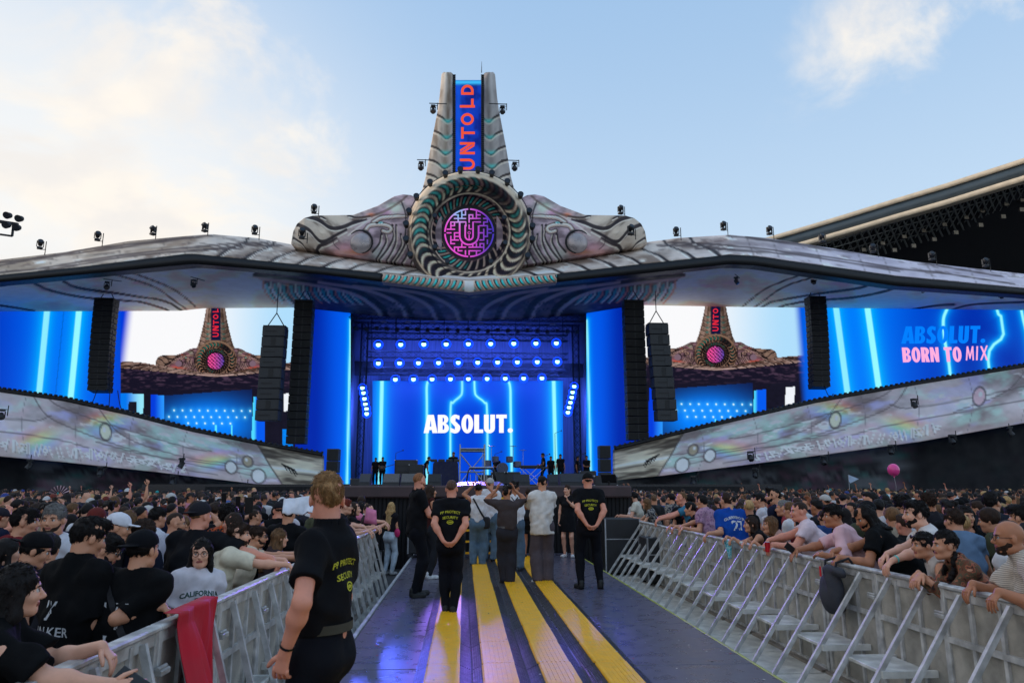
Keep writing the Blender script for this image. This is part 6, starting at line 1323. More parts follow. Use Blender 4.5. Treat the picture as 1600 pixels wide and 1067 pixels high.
    if legs and sp.get('shoes') is not None:
        for n in 'lr':
            an, ft = J['an' + n], J['ft' + n]; a = an + [0, 0, -.048 * s] - ft * .02 * s; b = a + ft * .17 * s; SF = Field(np.minimum(a, b) - .1, np.maximum(a, b) + .12, max(h * .7, .007)); xv = np.cross(ft, [0, 0, 1.])
            SF.ecap(a, b, (.042 * s, .042 * s), (.048 * s, .034 * s), xv, .02, [((0, 0, .0), (0, 0, -1.))]); SF.cone(a + [0, 0, .02], a + [0, 0, .065 * s], .044 * s, .042 * s, .02); SF.ecap(a - [0, 0, .028 * s], b + ft * .01 - [0, 0, .026 * s], (.049 * s, .018 * s), (.053 * s, .016 * s), xv, .004, [((0, 0, .002), (0, 0, -1.))]); V, Fc = SF.mesh(); out['shoe' + n] = (V, Fc, None)
    return out, J
PARTM = dict(shirt=M_cloth, trousers=M_cloth, shorts=M_cloth, skirt=M_cloth, hair=M_hair, beard=M_hair, cap=M_cloth, shoel=M_shoe, shoer=M_shoe)
def col4(c): return tuple(c) + (1.,)
NP = [0]
def person(sp, label, X=None, px=None, d=None, py=None, ground=None, group=None):
    """place by head pixel column and either lateral X or depth d; py fits the height"""
    NP[0] += 1; sp = dict(sp); sp.setdefault('seed', NP[0] * 7); yaw = math.radians(sp.get('yaw', 0)); R_ = np.array([[math.cos(yaw), math.sin(yaw), 0], [-math.sin(yaw), math.cos(yaw), 0], [0, 0, 1]])
    ray_ = ray(px, py if py else 760); k = ray_[0] / ray_[1]
    if d is None: d = X / k
    hx = k * d; g = ground if ground is not None else (0 if XL - .1 < hx < XR + .1 else GZ)
    railx = sp.get('railx')
    for it in range(4):
        sk = dict(sp); J0 = skeleton({**sk, 'arml': 'down', 'armr': 'down'} if railx is not None else sk); Cw = R_ @ J0['C']; 
        if py:
            top = at(px, py, d)[2] - g; cur = J0['C'][2] + .125 * J0['s'] * (1 if not sp.get('cap') else 1.05); sp['H'] = float(np.clip(sp.get('H', 1.75) * top / cur, 1.3, 2.0))
    root = np.array([hx - Cw[0], d - Cw[1], g])
    if railx is not None:                                     # forearms resting on the top rail
        for n, q in (('l', -1), ('r', 1)):
            if sp.get('arm' + n) not in (None, 'rail'): continue
            sh = R_ @ J0['sh' + n] + root; sgn = -1 if hx > 0 else 1
            over, sp_y = sp.get('over' + n, sp.get('over', .10)), sp.get('spread' + n, 0.)
            tw = np.array([railx + sgn * over, sh[1] + sp_y, .86 + sp.get('rz' + n, .045)]); sp['arm' + n] = R_.T @ (tw - root); sp.setdefault('el' + n, R_.T @ np.array([-sgn * .3, (sh[1] - (root + Cw)[1]) * 3, -1.])); 
            sp.setdefault('hd' + n, R_.T @ np.array([sgn * .75, 0, -.65])); sp.setdefault('pn' + n, R_.T @ np.array([-sgn * .5, 0, -.8])); sp.setdefault('curl' + n, 14 + (NP[0] * 7 + (5 if n == 'l' else 0)) % 22)
    h = sp.get('h', float(np.clip(.0019 * d, .0080, .019))); sp.setdefault('tufts', 0 if d > 11 or sp.get('hair') in ('buzz', 'bald') else int(np.clip(9000 / d, 500, 1500))); out, J = figure(sp, h, min(h * .75, .009))
    V, Fl, mi = out['body']; o = meshobj('person', V, Fl, [M_skin, M_eye, M_iris, M_lip, M_brow], None, True, mi); o.color = col4(SKIN[sp.get('skin', 'mid')]); o.location = tuple(root); o.rotation_euler = (0, 0, -yaw); tag(o, label, 'person', group)
    cols = {}
    for k_, (V, Fc, _) in out.items():
        if k_ == 'body' or not len(V): continue
        nm = 'shoe' if k_.startswith('shoe') else k_; m_ = PARTM[k_]
        if nm == 'trousers' and sp.get('denim'): m_ = M_jeans
        if nm == 'shirt' and sp.get('shirtmat'): m_ = sp['shirtmat']
        c = meshobj(nm, V, Fc, m_, o, True); c.color = col4({'shirt': sp.get('top', S(24, 24, 27)), 'hair': HAIR.get(sp.get('hc', 'black'), sp.get('hc')), 'beard': HAIR.get(sp.get('bc', sp.get('hc', 'black'))), 'cap': sp.get('capc', S(22, 22, 24)), 'shoe': sp.get('shoes', S(20, 20, 22))}.get(nm, sp.get('bottom', S(26, 26, 30)))); cols[k_] = c
    s = J['s']; C, Mh = J['C'], J['Mh']
    def hpt(x, y, z): return C + (np.array([x, y, z]) * s) @ Mh
    if sp.get('glasses'):
        m = MB(); dark = sp['glasses'] == 'sun'; up_ = .075 if sp['glasses'] == 'ontop' else 0; yo = -.012 if up_ else 0
        for q in (-1, 1):
            cc = hpt(q * .032, .100 + yo, .0 + up_)
            if dark or up_: m.sphere(cc, .024 * s, 10, 6, (1, .22, .8), Mh)
            else: m.tube([hpt(q * .032 + .023 * math.cos(a), .100, .0 + .020 * math.sin(a)) for a in np.linspace(0, 2 * PI, 13)], .0018 * s, 4)
            m.tube([hpt(q * .054, .092 + yo, .004 + up_), hpt(q * .080, .03, .004 + up_), hpt(q * .082, -.015, .002 + up_)], .0022 * s, 4)
        m.tube([hpt(-.010, .104 + yo, .004 + up_), hpt(.010, .104 + yo, .004 + up_)], .002 * s, 4); m.build('glasses', M_gls, o)
    for n, cc in sp.get('bands', ()):                         # wristbands
        a, b = J['wr' + n], J['el' + n]; p = a + (b - a) * .14; m = MB(); m.cyl(p - nrm(b - a) * .009, p + nrm(b - a) * .009, .031 * s, .032 * s, 14, False); m.build('wristband', pbr('band_%d_%d_%d' % tuple(int(x * 99) for x in cc), cc, rough=.5, var=0), o)
    return o, J, cols, sp
from mathutils.bvhtree import BVHTree
def bvh(o): return BVHTree.FromPolygons([v.co for v in o.data.vertices], [tuple(p.vertices) for p in o.data.polygons])
def wrap(name, o, polys2d, origin, ux, uz, dirn, mat_, off=.004, parent=None, thick=0):
    """lay flat polygons (list of (verts2d, faces)) on the garment o by casting along dirn"""
    t = bvh(o); V_, F_ = [], []; d = Vector(nrm(dirn)); n_ok = 0
    for vs, fs in polys2d:
        b = len(V_)
        for a, c in vs:
            p = Vector(origin + np.asarray(ux) * a + np.asarray(uz) * c); h = t.ray_cast(p - d * .6, d)
            V_.append(tuple(h[0] - d * off) if h[0] is not None else tuple(p))
        F_ += [tuple(i + b for i in f) for f in fs]
    return meshobj(name, V_, F_, mat_, parent or o, False)
def textmesh(txt, size=1., bold=.0, space=1.):
    cu = bpy.data.curves.new('t', 'FONT'); cu.body = txt; cu.size = size; cu.offset = bold; cu.align_x = 'CENTER'; cu.resolution_u = 2; cu.space_character = space; ob = bpy.data.objects.new('t', cu); link(ob)
    dg = bpy.context.evaluated_depsgraph_get(); me = ob.evaluated_get(dg).to_mesh(); vs = [(v.co.x, v.co.y) for v in me.vertices]; fs = [tuple(p.vertices) for p in me.polygons]; ob.evaluated_get(dg).to_mesh_clear(); bpy.data.objects.remove(ob); bpy.data.curves.remove(cu); return vs, fs
M_ytext = pbr('yellow_print', S(196, 190, 40), rough=.7, var=.1); M_wtext = pbr('white_print', S(205, 205, 208), rough=.7, var=.1); M_gtext = pbr('green_print', S(30, 70, 60), rough=.7, var=.1)
def ellipse2(cx_, cy_, rx, ry, inner=.6, n=20):
    V_ = [(cx_ + rx * k * math.cos(t), cy_ + ry * k * math.sin(t)) for k in (1, inner) for t in np.linspace(0, 2 * PI, n, endpoint=False)]; return V_, [(i, (i + 1) % n, n + (i + 1) % n, n + i) for i in range(n)]
def back_print(J, shirt, items, z=.36, mat_=None, front=False, xoff=0.):
    s = J['s']; sg = 1 if front else -1; dirn = -J['ty'] * sg; ux = J['tx'] * (-1 if front else 1); return wrap('print', shirt, items, J['P'] + J['tz'] * z * s + J['tx'] * xoff, ux, J['tz'], dirn, mat_ or M_wtext)
def strap(J, shirt, a, b, front, w_, mat_, parent, name='strap'):
    """a, b = (x, z) on the torso; a belt that follows the garment"""
    s = J['s']; n = 16; P2 = [(a[0] + (b[0] - a[0]) * i / n, a[1] + (b[1] - a[1]) * i / n) for i in range(n + 1)]; dx, dz = b[0] - a[0], b[1] - a[1]; l = math.hypot(dx, dz); nx, nz = -dz / l * w_ / 2, dx / l * w_ / 2
    vs = [(x + q * nx, z + q * nz) for x, z in P2 for q in (-1, 1)]; fs = [(2 * i, 2 * i + 1, 2 * i + 3, 2 * i + 2) for i in range(n)]; sg = 1 if front else -1; return wrap(name, shirt, [(vs, fs)], J['P'], J['tx'], J['tz'], -J['ty'] * sg, mat_, .007, parent)
def phone(loc, M_, label, w_=.075, h_=.155, lit=False):
    r = empty('phone', loc, 0, label, 'phone'); r.matrix_world = Matrix.Translation(Vector(loc)) @ Matrix([list(a) for a in np.array(M_).T]).to_4x4(); m = MB(); m.box((0, 0, 0), (w_, .009, h_), bev=.003); m.build('case', M_dk, r); m = MB(); m.box((0, .0052, 0), (w_ * .92, .0012, h_ * .94)); m.build('display', emis('phone_display', S(150, 160, 190), .8) if lit else M_gls, r); return r
def held(sp_o, J, n, fn): 
    o = sp_o; return np.array(o.location) + np.array(o.matrix_basis.to_3x3()) @ (J['wr' + n] + J['hd' + n] * .075)
# ------------------------------------------------------------------ guards and people on the deck
BLK = S(21, 21, 25)
def sec_print(J, sh, xoff=0., k=1.):
    a = textmesh('PP PROTECT', .046 * k, .0006); b = textmesh('SECURITY', .046 * k, .0006)
    a = ([(x, y + .02 * k - x * x * 1.2) for x, y in a[0]], a[1]); b = ([(x, y - .050 * k - x * x * 1.2) for x, y in b[0]], b[1]); e1 = ellipse2(0, -.095 * k, .045 * k, .026 * k, .72); e2 = ellipse2(0, -.095 * k, .027 * k, .010 * k, .2)
    back_print(J, sh, [a, b, e1, e2], .335, M_ytext, False, xoff)
guard = dict(top=BLK, bottom=S(20, 21, 28), polo=1, bag=.006, sleeve=.62, hair='buzz', hc='fade', skin='red', shoes=S(16, 16, 18), w=1.02, hem=-.03)
M_belt = pbr('webbing_belt', S(60, 56, 46), rough=.8); M_bagm = pbr('bag_fabric', S(28, 28, 34), rough=.8, bump=.2)
def belt(J, o, mat_=M_belt, z=.055, w_=.04, extra=.0):
    m = MB(); P, s, w = J['P'], J['s'], J['w']; n = 28; rx, ry = .142 * w + .026 + extra, .108 * s + .02 + extra; V_ = [(P[0] + rx * math.cos(t), P[1] + ry * math.sin(t), P[2] + z * s + q * w_ / 2) for q in (-1, 1) for t in np.linspace(0, 2 * PI, n, endpoint=False)]; m.add(V_, [(i, (i + 1) % n, n + (i + 1) % n, n + i) for i in range(n)], True); m.build('belt', mat_, o)
o, J, c, sp = person(dict(guard, yaw=-74, hyaw=58, hair='short', hc='sandy', skin='red', arml=(-.25, .05, .93), ell=(-1, -.7, 0), hdl=(.1, .25, -1), armr='down', tufts=7000, H=1.75, w=.95, hem=.06, waist=.10, vol=-.004, h=.0085, feet=0), 'tall guard with short fair hair standing nearest the camera, seen from behind, arm hanging', px=513, d=3.6, py=738)
sec_print(J, c['shirt'], .0, .85); belt(J, o, z=.075, extra=.006); m = MB(); a, b = J['wrl'], J['ell']; p = a + (b - a) * .16; m.cyl(p - nrm(b - a) * .006, p + nrm(b - a) * .006, .033, .033, 14, False); m.build('bracelet', M_dk, o)
o, J, c, sp = person(dict(guard, yaw=70, hyaw=-22, hair='buzz', hc='ginger', beard=.7, armr=(.14, .36, 1.12), arml=(-.06, .38, 1.14), shoes=S(14, 14, 16), w=1.0, fat=.2, hem=-.08, footl=(-.08, .09, 0), footr=(.08, -.02, 0)), 'bearded guard in black seen from the side, holding something small in both hands', px=656, d=11.3, py=738)
belt(J, o, M_dk)
ph = phone(tuple(held(o, J, 'r', 0)), np.eye(3), 'small pale object in the hands of the bearded guard', .09, .05, True)
o, J, c, sp = person(dict(guard, yaw=4, hyaw=0, hair='buzz', hc='fade', arml='back', armr='back', w=1.02, fat=.2, hem=-.05, footl=(-.05, .02, 0), footr=(.055, -.05, 0), polo=0), 'bareheaded guard with hands clasped behind his back, standing on the cable protectors', px=706, d=9.7, py=749); sec_print(J, c['shirt']); belt(J, o, M_dk)
o, J, c, sp = person(dict(guard, yaw=-4, hyaw=6, hair='buzz', hc='brown', cap=1, arml='back', armr='back', w=1.08, fat=.25, hem=-.09, footl=(-.15, .0, 0), footr=(.15, -.02, 0), polo=0), 'broad guard in a black cap with hands clasped behind his back', px=918, d=12.0, py=738); sec_print(J, c['shirt']); belt(J, o, M_dk)
JN = S(92, 116, 138)
o, J, c, sp = person(dict(yaw=8, top=S(222, 218, 220), sleeve=0, bottom=JN, denim=1, flare=.018, hair='short', hc='black', skin='tan', arml='high', armr='high', shoes=S(24, 24, 28), hem=-.02), 'man in white tank top with a black strap across his back, arms raised', px=748, d=15.2, py=755)
strap(J, c['shirt'], (-.10, .46), (.16, .02), False, .035, M_bagm, o); m = MB(); m.box(J['P'] + np.array([.17, -.06, -.03]), (.16, .08, .24), bev=.03); q_ = m.build('shoulder_bag', M_bagm, o)
o, J, c, sp = person(dict(yaw=20, top=S(226, 222, 226), bottom=JN, denim=1, flare=.015, hair='short', hc='brown', cap=-1, capc=S(176, 170, 166), arml='phone', armr='front', shoes=S(24, 24, 28), bag=.008), 'man in white tee with a pale cap worn backwards, left behind the tank top man', px=766, d=16.2, py=746)
o, J, c, sp = person(dict(yaw=-4, top=S(72, 62, 62), sleeve=1.5, bottom=S(50, 48, 54), flare=.022, hair='curly', hc='black', skin='tan', arml='high', armr='high', shoes=S(28, 26, 28), hem=.03, waist=.10, bag=.008, footl=(-.04, .05, 0), footr=(.05, -.06, 0)), 'person in brown long sleeved top raising both arms to film', px=792, d=12.5, py=759); belt(J, o, pbr('studded_belt', S(120, 118, 118), rough=.4, metal=.6, var=.6, scale=120), z=.06, w_=.03)
o, J, c, sp = person(dict(yaw=10, top=S(226, 224, 228), sleeve=0, bottom=S(84, 104, 124), denim=1, flare=.016, hair='curly', hc='black', skin='tan', arml='phone', armr='phone', shoes=S(70, 72, 78), footr=(.12, -.1, 0)), 'man in white sleeveless vest with dark collar, right of the filming person', px=805, d=14.6, py=753)
strap(J, c['shirt'], (-.07, .48), (.0, .40), False, .02, M_bagm, o, 'collar_line'); strap(J, c['shirt'], (.07, .48), (.0, .40), False, .02, M_bagm, o, 'collar_line')
o, J, c, sp = person(dict(yaw=15, fem=1, top=S(30, 28, 32), bottom=S(28, 28, 32), length='shorts', hair='short', hc='brown', skin='tan', arml='phone', armr='front', shoes=S(30, 28, 30), H=1.66), 'woman in black top and shorts with small backpack behind the white tee man', px=826, d=16.6, py=762)
m = MB(); m.box(J['P'] + J['tz'] * .18 - J['ty'] * .17, (.24, .12, .30), bev=.05); m.build('backpack', M_bagm, o)
o, J, c, sp = person(dict(yaw=-6, top=S(224, 216, 210), bottom=S(92, 82, 88), flare=.03, hair='short', hc='black', skin='mid', arml='phone', armr='phone', shoes=S(222, 220, 220), bag=.026, hem=-.16, sleeve=.85, footl=(-.10, -.02, 0), footr=(.08, .03, 0)), 'person in a loose cream tee and grey trousers filming the stage', px=847, d=12.6, py=743)
o, J, c, sp = person(dict(yaw=200, fem=1, hyaw=22, top=S(26, 26, 30), bottom=S(24, 24, 28), length='skirt', hair='pony', hc='brown', skin='fair', arml='phone', armr='down', shoes=S(226, 222, 222), H=1.68), 'woman in black top and short skirt facing the camera in white sneakers', px=886, d=17.0, py=757)
m = MB(); m.box(J['wrr'] + np.array([.02, 0, -.16]), (.05, .12, .26), bev=.02); m.build('handbag', M_bagm, o)
o, J, c, sp = person(dict(yaw=25, fem=1, top=S(30, 28, 32), bottom=S(196, 210, 222), denim=1, hair='long', hc='blond', skin='mid', hlen=.46, arml='front', armr='front', shoes=S(210, 210, 212), hem=.06, waist=.10, H=1.65), 'long haired blonde woman in white jeans, seen from behind', px=612, d=17.0, ground=GZ, py=784)
m = MB(); m.sphere(J['P'] + np.array([.2, -.03, .05]), .10, 12, 8, (.7, .5, 1)); m.build('pink_bag', pbr('pink_bag', S(214, 40, 110), rough=.6), o)
o, J, c, sp = person(dict(yaw=60, fem=1, top=S(64, 30, 30), sleeve=0, bottom=S(40, 42, 48), hair='long', hc='brown', skin='mid', arml='down', armr='front', shoes=S(220, 220, 220)), 'dark haired woman in sleeveless top, mostly hidden behind the bearded guard', px=674, d=13.4, py=757)

# ------------------------------------------------------------------ people along the right barrier
NX = BRX; RB = dict(railx=NX, yaw=-75, lean=24, hyaw=12, pel=(0, -.12, 0), h=None)
def rp(label, px, py, X=4.25, **k):
    s_ = dict(RB); s_.pop('h'); s_.update(k); return person(s_, label, X=X, px=px, py=py, ground=GZ)
M_stripe = pbr('cream_striped_cloth', S(206, 194, 180), rough=.9, var=.15, scale=30, bump=.3); t_ = M_stripe.node_tree
def banded(name, c1, c2, scale, dist=2., dirn='Z', bands=True, rough=.9):
    m = bpy.data.materials.new(name); m.use_nodes = True; t = m.node_tree; b = t.nodes['Principled BSDF']; b.inputs['Roughness'].default_value = rough; tc_ = t.nodes.new('ShaderNodeTexCoord')
    if bands: n_ = t.nodes.new('ShaderNodeTexWave'); n_.bands_direction = dirn; n_.inputs['Scale'].default_value = scale; n_.inputs['Distortion'].default_value = dist; fac = n_.outputs['Fac']
    else: n_ = t.nodes.new('ShaderNodeTexNoise'); n_.inputs['Scale'].default_value = scale; n_.inputs['Detail'].default_value = 3; fac = n_.outputs[0]
    t.links.new(tc_.outputs['Object'], n_.inputs['Vector']); r_ = t.nodes.new('ShaderNodeValToRGB'); t.links.new(fac, r_.inputs[0]); e = r_.color_ramp.elements; cs = [c1, c2] if not isinstance(c1, list) else c1
    if isinstance(c1, list):
        while len(e) < len(cs): e.new(.5)
        for i, c in enumerate(cs): e[i].position = .34 + .32 * i / (len(cs) - 1); e[i].color = tuple(c) + (1,)
    else: e[0].position, e[1].position = .45, .58; e[0].color = tuple(c1) + (1,); e[1].color = tuple(c2) + (1,)
    t.links.new(r_.outputs[0], b.inputs['Base Color']); return m
M_str = banded('striped_shirt_cloth', S(210, 198, 184), S(160, 146, 136), 22, 1.5); M_pat = banded('brown_mesh_cloth', [S(40, 30, 26), S(120, 66, 44), S(70, 74, 54), S(170, 96, 70), S(60, 40, 34)], None, 16, 3, 'Z', False)
M_flor = banded('floral_cloth', [S(26, 30, 42), S(40, 46, 60), S(170, 160, 150), S(30, 36, 48)], None, 22, 0, 'Z', False); M_lil = banded('lilac_cloth', [S(150, 104, 140), S(180, 140, 160), S(120, 84, 120)], None, 20, 0, 'Z', False); M_orange = banded('orange_cloth', [S(24, 20, 20), S(30, 24, 22), S(220, 90, 30), S(40, 26, 20)], None, 18, 0, 'Z', False)
M_linen = banded('pink_shirt_cloth', S(232, 186, 190), S(222, 176, 184), 40, 1)
o, J, c, sp = rp('bald bearded man in glasses and a cream striped shirt leaning on the right barrier', 1572, 812, 4.12, hair='bald', beard=.9, bc='brown', hc='black', skin='tan', glasses='clear', shirtmat=M_str, fat=.9, w=1.15, bag=.010, sleeve=.8, lean=30, yaw=-62, hyaw=-10, overl=.16, overr=.06, spreadl=-.05, polo=1, bands=(('l', S(40, 44, 70)), ('r', S(214, 40, 60))))
o, J, c, sp = rp('woman with dark braids in a brown patterned mesh top leaning on the right barrier', 1474, 828, 4.10, fem=1, hair='braids', hc='black', skin='mid', shirtmat=M_pat, sleeve=1.55, lean=36, yaw=-80, hyaw=0, over=.10, spreadl=.16, spreadr=-.16, bands=(('l', S(220, 30, 60)),))
o, J, c, sp = rp('woman with sunglasses on her head resting her chin on her hand at the barrier', 1440, 830, 4.12, fem=1, hair='pony', hc='black', glasses='ontop', skin='mid', top=S(196, 186, 180), sleeve=.0, lean=30, yaw=-70, hyaw=-18, armr='chin', overl=.0, bands=(('r', S(224, 50, 80)), ('l', S(60, 150, 110))))
o, J, c, sp = rp('man in white printed tee with tattooed arms stretched over the barrier', 1428, 781, 4.45, hair='quiff', hc='black', beard=.6, skin='fair', top=S(214, 208, 206), lean=22, yaw=-66, hyaw=-12, over=.22, spreadl=-.28, spreadr=-.36, bands=(('l', S(90, 200, 190)),))
a = textmesh('DUNE\nZONE', .09, .001); back_print(J, c['shirt'], [([(random.Random(i).uniform(-.11, .11) + dx * .05, random.Random(i + 50).uniform(-.08, .08) + dy * .03) for dx, dy in ((0, 0), (1, .2), (.8, 1), (.1, .7))], [(0, 1, 2, 3)]) for i in range(12)], .33, M_dk, True)
o, J, c, sp = rp('long haired man in a plain black tee bending over the barrier', 1350, 788, 4.38, hair='long', hlen=.16, hc='black', skin='tan', beard=.4, top=S(16, 16, 18), w=1.15, fat=.3, bag=.01, lean=34, yaw=-50, hyaw=-40, hpitch=-22, over=.02)
o, J, c, sp = rp('man in a pale pink shirt leaning on folded arms at the barrier, phone in hand', 1300, 788, 4.25, hair='short', hc='black', skin='tan', shirtmat=M_linen, bag=.014, sleeve=.95, lean=26, yaw=-58, hyaw=-22, overl=.06, overr=.05, spreadl=-.16, spreadr=.10, hdl=(.7, .6, 0), w=1.1, fat=.4)
p_ = held(o, J, 'r', 0); phone(tuple(p_ + np.array([-.02, 0, .06])), rot((0, 1, 0), 50), 'pale phone held by the man in the pink shirt')
o, J, c, sp = rp('man with cropped hair in a white pink tee holding a red drink can', 1247, 783, 4.4, hair='buzz', hc='brown', skin='red', top=S(226, 202, 208), bag=.014, lean=24, yaw=-60, hyaw=-25, fat=.6, w=1.12, over=.02)
p_ = held(o, J, 'l', 0); cn = empty('drink_can', tuple(p_ + np.array([-.02, -.01, .02])), 0, 'red drink can in the hand of the man in the white pink tee', 'can'); m = MB(); m.cyl((0, 0, -.06), (0, 0, .06), .033, n=14); m.build('can_body', pbr('red_can', S(200, 24, 40), rough=.3, metal=.4), cn); m = MB(); m.cyl((0, 0, .06), (0, 0, .066), .03, .026, 14); m.build('can_lid', M_alu, cn)
rp('tall dark haired bearded man in a navy shirt, standing behind the girls', 1207, 761, 5.0, hair='quiff', hc='black', beard=.8, skin='mid', top=S(26, 32, 54), lean=3, yaw=-50, hyaw=-20, railx=None, arml='front', armr='front', pel=(0, 0, 0))
rp('brown haired girl, the right one of two leaning side by side', 1202, 806, 4.2, fem=1, hair='long', hc='light', skin='mid', top=S(190, 150, 140), sleeve=0, lean=34, yaw=-70, hyaw=-10, over=.05, hlen=.28)
rp('brown haired girl in black, the left one of two leaning side by side', 1172, 806, 4.2, fem=1, hair='long', hc='brown', skin='mid', top=S(28, 26, 30), sleeve=0, lean=34, yaw=-70, hyaw=-14, over=.08, hlen=.28)
o, J, c, sp = rp('man in a blue jersey numbered 27 leaning with his back to the camera', 1134, 769, 4.30, hair='short', hc='brown', skin='mid', top=S(22, 72, 160), bag=.016, sleeve=.8, lean=18, yaw=-14, hyaw=-8, w=1.12, over=.12, spreadl=-.3, spreadr=-.1, armr='front')
a = textmesh('GUERRERO JR.', .062, .0015); b = textmesh('27', .22, .006); a = ([(x, y + .03 - x * x * .9) for x, y in a[0]], a[1]); b = ([(x, y - .16) for x, y in b[0]], b[1]); back_print(J, c['shirt'], [a, b], .34, M_wtext)
rp('person in a lilac patterned tee facing the stage at the barrier', 1096, 772, 4.3, hair='short', hc='black', skin='mid', shirtmat=M_lil, lean=20, yaw=-40, over=.06, bag=.01)
rp('young dark haired person in black leaning low on the barrier', 1078, 784, 4.2, hair='short', hc='black', skin='mid', top=S(18, 18, 22), lean=34, yaw=-70, over=.1)
rp('man in a teal blue tee stretching his arms over the barrier', 1064, 768, 4.45, hair='buzz', hc='light', skin='red', top=S(60, 120, 150), lean=26, yaw=-72, over=.24)
rp('man in a dark floral shirt beside the teal blue tee man', 1048, 770, 4.9, hair='short', hc='black', skin='mid', shirtmat=M_flor, lean=5, yaw=-40, railx=None, pel=(0, 0, 0))
rp('woman in a dark floral shirt with auburn hair at the far part of the barrier', 1010, 778, 4.25, fem=1, hair='longloose', hc='light', skin='mid', shirtmat=M_flor, lean=24, yaw=-70, over=.05)
rp('dark haired man in a cream tee at the far end of the barrier', 990, 768, 4.3, hair='quiff', hc='black', skin='fair', top=S(214, 206, 190), lean=16, yaw=-62, over=.05)
rp('man in maroon looking back at the far end of the barrier', 973, 766, 4.35, hair='quiff', hc='black', skin='fair', top=S(110, 30, 44), lean=12, yaw=-70, over=.05)
rp('woman in white top holding a phone low at the far end of the barrier', 981, 775, 4.15, fem=1, hair='longloose', hc='brown', skin='fair', top=S(214, 206, 206), lean=20, yaw=-76, over=.12)
# second row on the right
def rs_(label, px, py, X, **k):
    s_ = dict(yaw=-30, lean=3, arml='down', armr='down'); s_.update(k); return person(s_, label, X=X, px=px, py=py, ground=GZ)
rs_('man with short dark hair in a dark navy tee smiling to the right', 1548, 768, 6.7, yaw=40, hyaw=30, hair='quiff', hc='black', skin='mid', top=S(34, 40, 52), w=1.12)
rs_('dark haired young woman in black straps facing the camera from the second row', 1508, 790, 6.1, fem=1, yaw=-150, hyaw=-20, hair='longloose', hc='black', skin='mid', top=S(20, 20, 22), sleeve=0, neck=1)
rs_('person in a blue grey tee turned away, behind the bearded man and braids woman', 1488, 794, 5.15, yaw=10, hyaw=-20, lean=14, hair='short', hc='brown', skin='mid', top=S(104, 128, 156), w=1.1, bag=.01)
rs_('person in a white tee with black hair seen from behind, in the second row', 1408, 776, 5.9, yaw=-10, hair='curly', hc='black', skin='mid', top=S(216, 214, 222))
rs_('man in white tee with sunglasses pushed low, behind the black tee man', 1358, 768, 6.4, yaw=-60, hair='short', hc='black', skin='mid', top=S(214, 212, 220), glasses='sun')
rs_('black haired man turned half away with curly hair, right of the white tee', 1450, 771, 6.9, yaw=-20, hair='curly', hc='brown', skin='tan', top=S(40, 38, 44), vol=.01)
rs_('woman in bonnet of pale flowers behind the pink tee man', 1222, 781, 5.0, yaw=-60, fem=1, hair='bun', hc='grey', skin='mid', top=S(150, 60, 70), lean=14)
rs_('man in white tee with dark hair behind the girls', 1186, 770, 5.4, yaw=-60, hair='short', hc='black', skin='mid', top=S(206, 204, 210))
rs_('man in a black tee at the right edge of the photo', 1592, 788, 5.6, yaw=-30, hair='short', hc='black', skin='mid', top=S(24, 24, 28))
# things lying on or hanging from the right barrier
bg_ = empty('backpack', (3.80, float(3.80 / (ray(1300, 900)[0] / ray(1300, 900)[1])), .84), 0, 'dark grey backpack hanging from the rail below the pink shirt man', 'backpack')
BF = Field((-.2, -.28, -.56), (.2, .28, .1), .011); BF.ecap((0, 0, -.40), (0, 0, -.07), (.08, .16), (.07, .19), (1, 0, 0), .05); BF.ell((-.03, 0, -.34), (.09, .15, .13), None, .04); BF.noise(.010, 24, 4, 6); V_, F_ = BF.mesh(); meshobj('bag_body', V_, F_, pbr('grey_bag', S(52, 52, 60), rough=.85, bump=.3, bscale=60), bg_, True)
for q in (-1, 1): m = MB(); m.tube([(-.03, q * .1, -.1), (0, q * .11, .03), (.14, q * .1, .07), (.2, q * .1, -.02)], .014, 6); m.build('strap', M_bagm, bg_)
m = MB(); m.box((-.10, .04, -.07), (.01, .025, .10)); m.build('pull_tag', pbr('red_tag', S(210, 30, 40)), bg_)
def clothmesh(name, P4, nx, ny, amp, mat_, label, cat, seed=3, thick=.006):
    (a, b, c, d) = [np.array(p, float) for p in P4]; u = np.linspace(0, 1, nx)[None, :, None]; v = np.linspace(0, 1, ny)[:, None, None]; P = (a * (1 - u) + b * u) * (1 - v) + (d * (1 - u) + c * u) * v; n_ = nrm(np.cross(b - a, d - a))
    f = np.sin(u * 17 + v * 2.5 + seed) * .6 + np.sin(u * 31 - v * 3 + seed * 2) * .35 + np.sin(u * 7 + v * 5) * .5; P = P + n_ * (f * amp * (.25 + v)); V_ = P.reshape(-1, 3); i = np.arange(nx * ny).reshape(ny, nx); q = np.stack([i[:-1, :-1], i[1:, :-1], i[1:, 1:], i[:-1, 1:]], -1).reshape(-1, 4); o_ = len(V_)
    V2 = V_ + n_ * thick; e = [i[0], i[:, -1], i[-1][::-1], i[:, 0][::-1]]; rim = np.concatenate([np.stack([x[:-1], x[1:], x[1:] + o_, x[:-1] + o_], -1) for x in e]); ob = meshobj(name, np.concatenate([V_, V2]), np.concatenate([q, q[:, ::-1] + o_, rim]), mat_, None, True); return tag(ob, label, cat)
tx_ = float(3.83 / (ray(1138, 870)[0] / ray(1138, 870)[1])); clothmesh('scarf', [(3.84, tx_ - .17, .86), (3.84, tx_ + .17, .86), (3.86, tx_ + .02, .60), (3.85, tx_ - .02, .60)], 18, 12, .015, banded('turquoise_print', [S(30, 160, 180), S(36, 170, 190), S(190, 220, 225), S(34, 160, 184)], None, 40, 0, 'Z', False), 'turquoise printed scarf hanging from the rail below the jersey man', 'scarf')
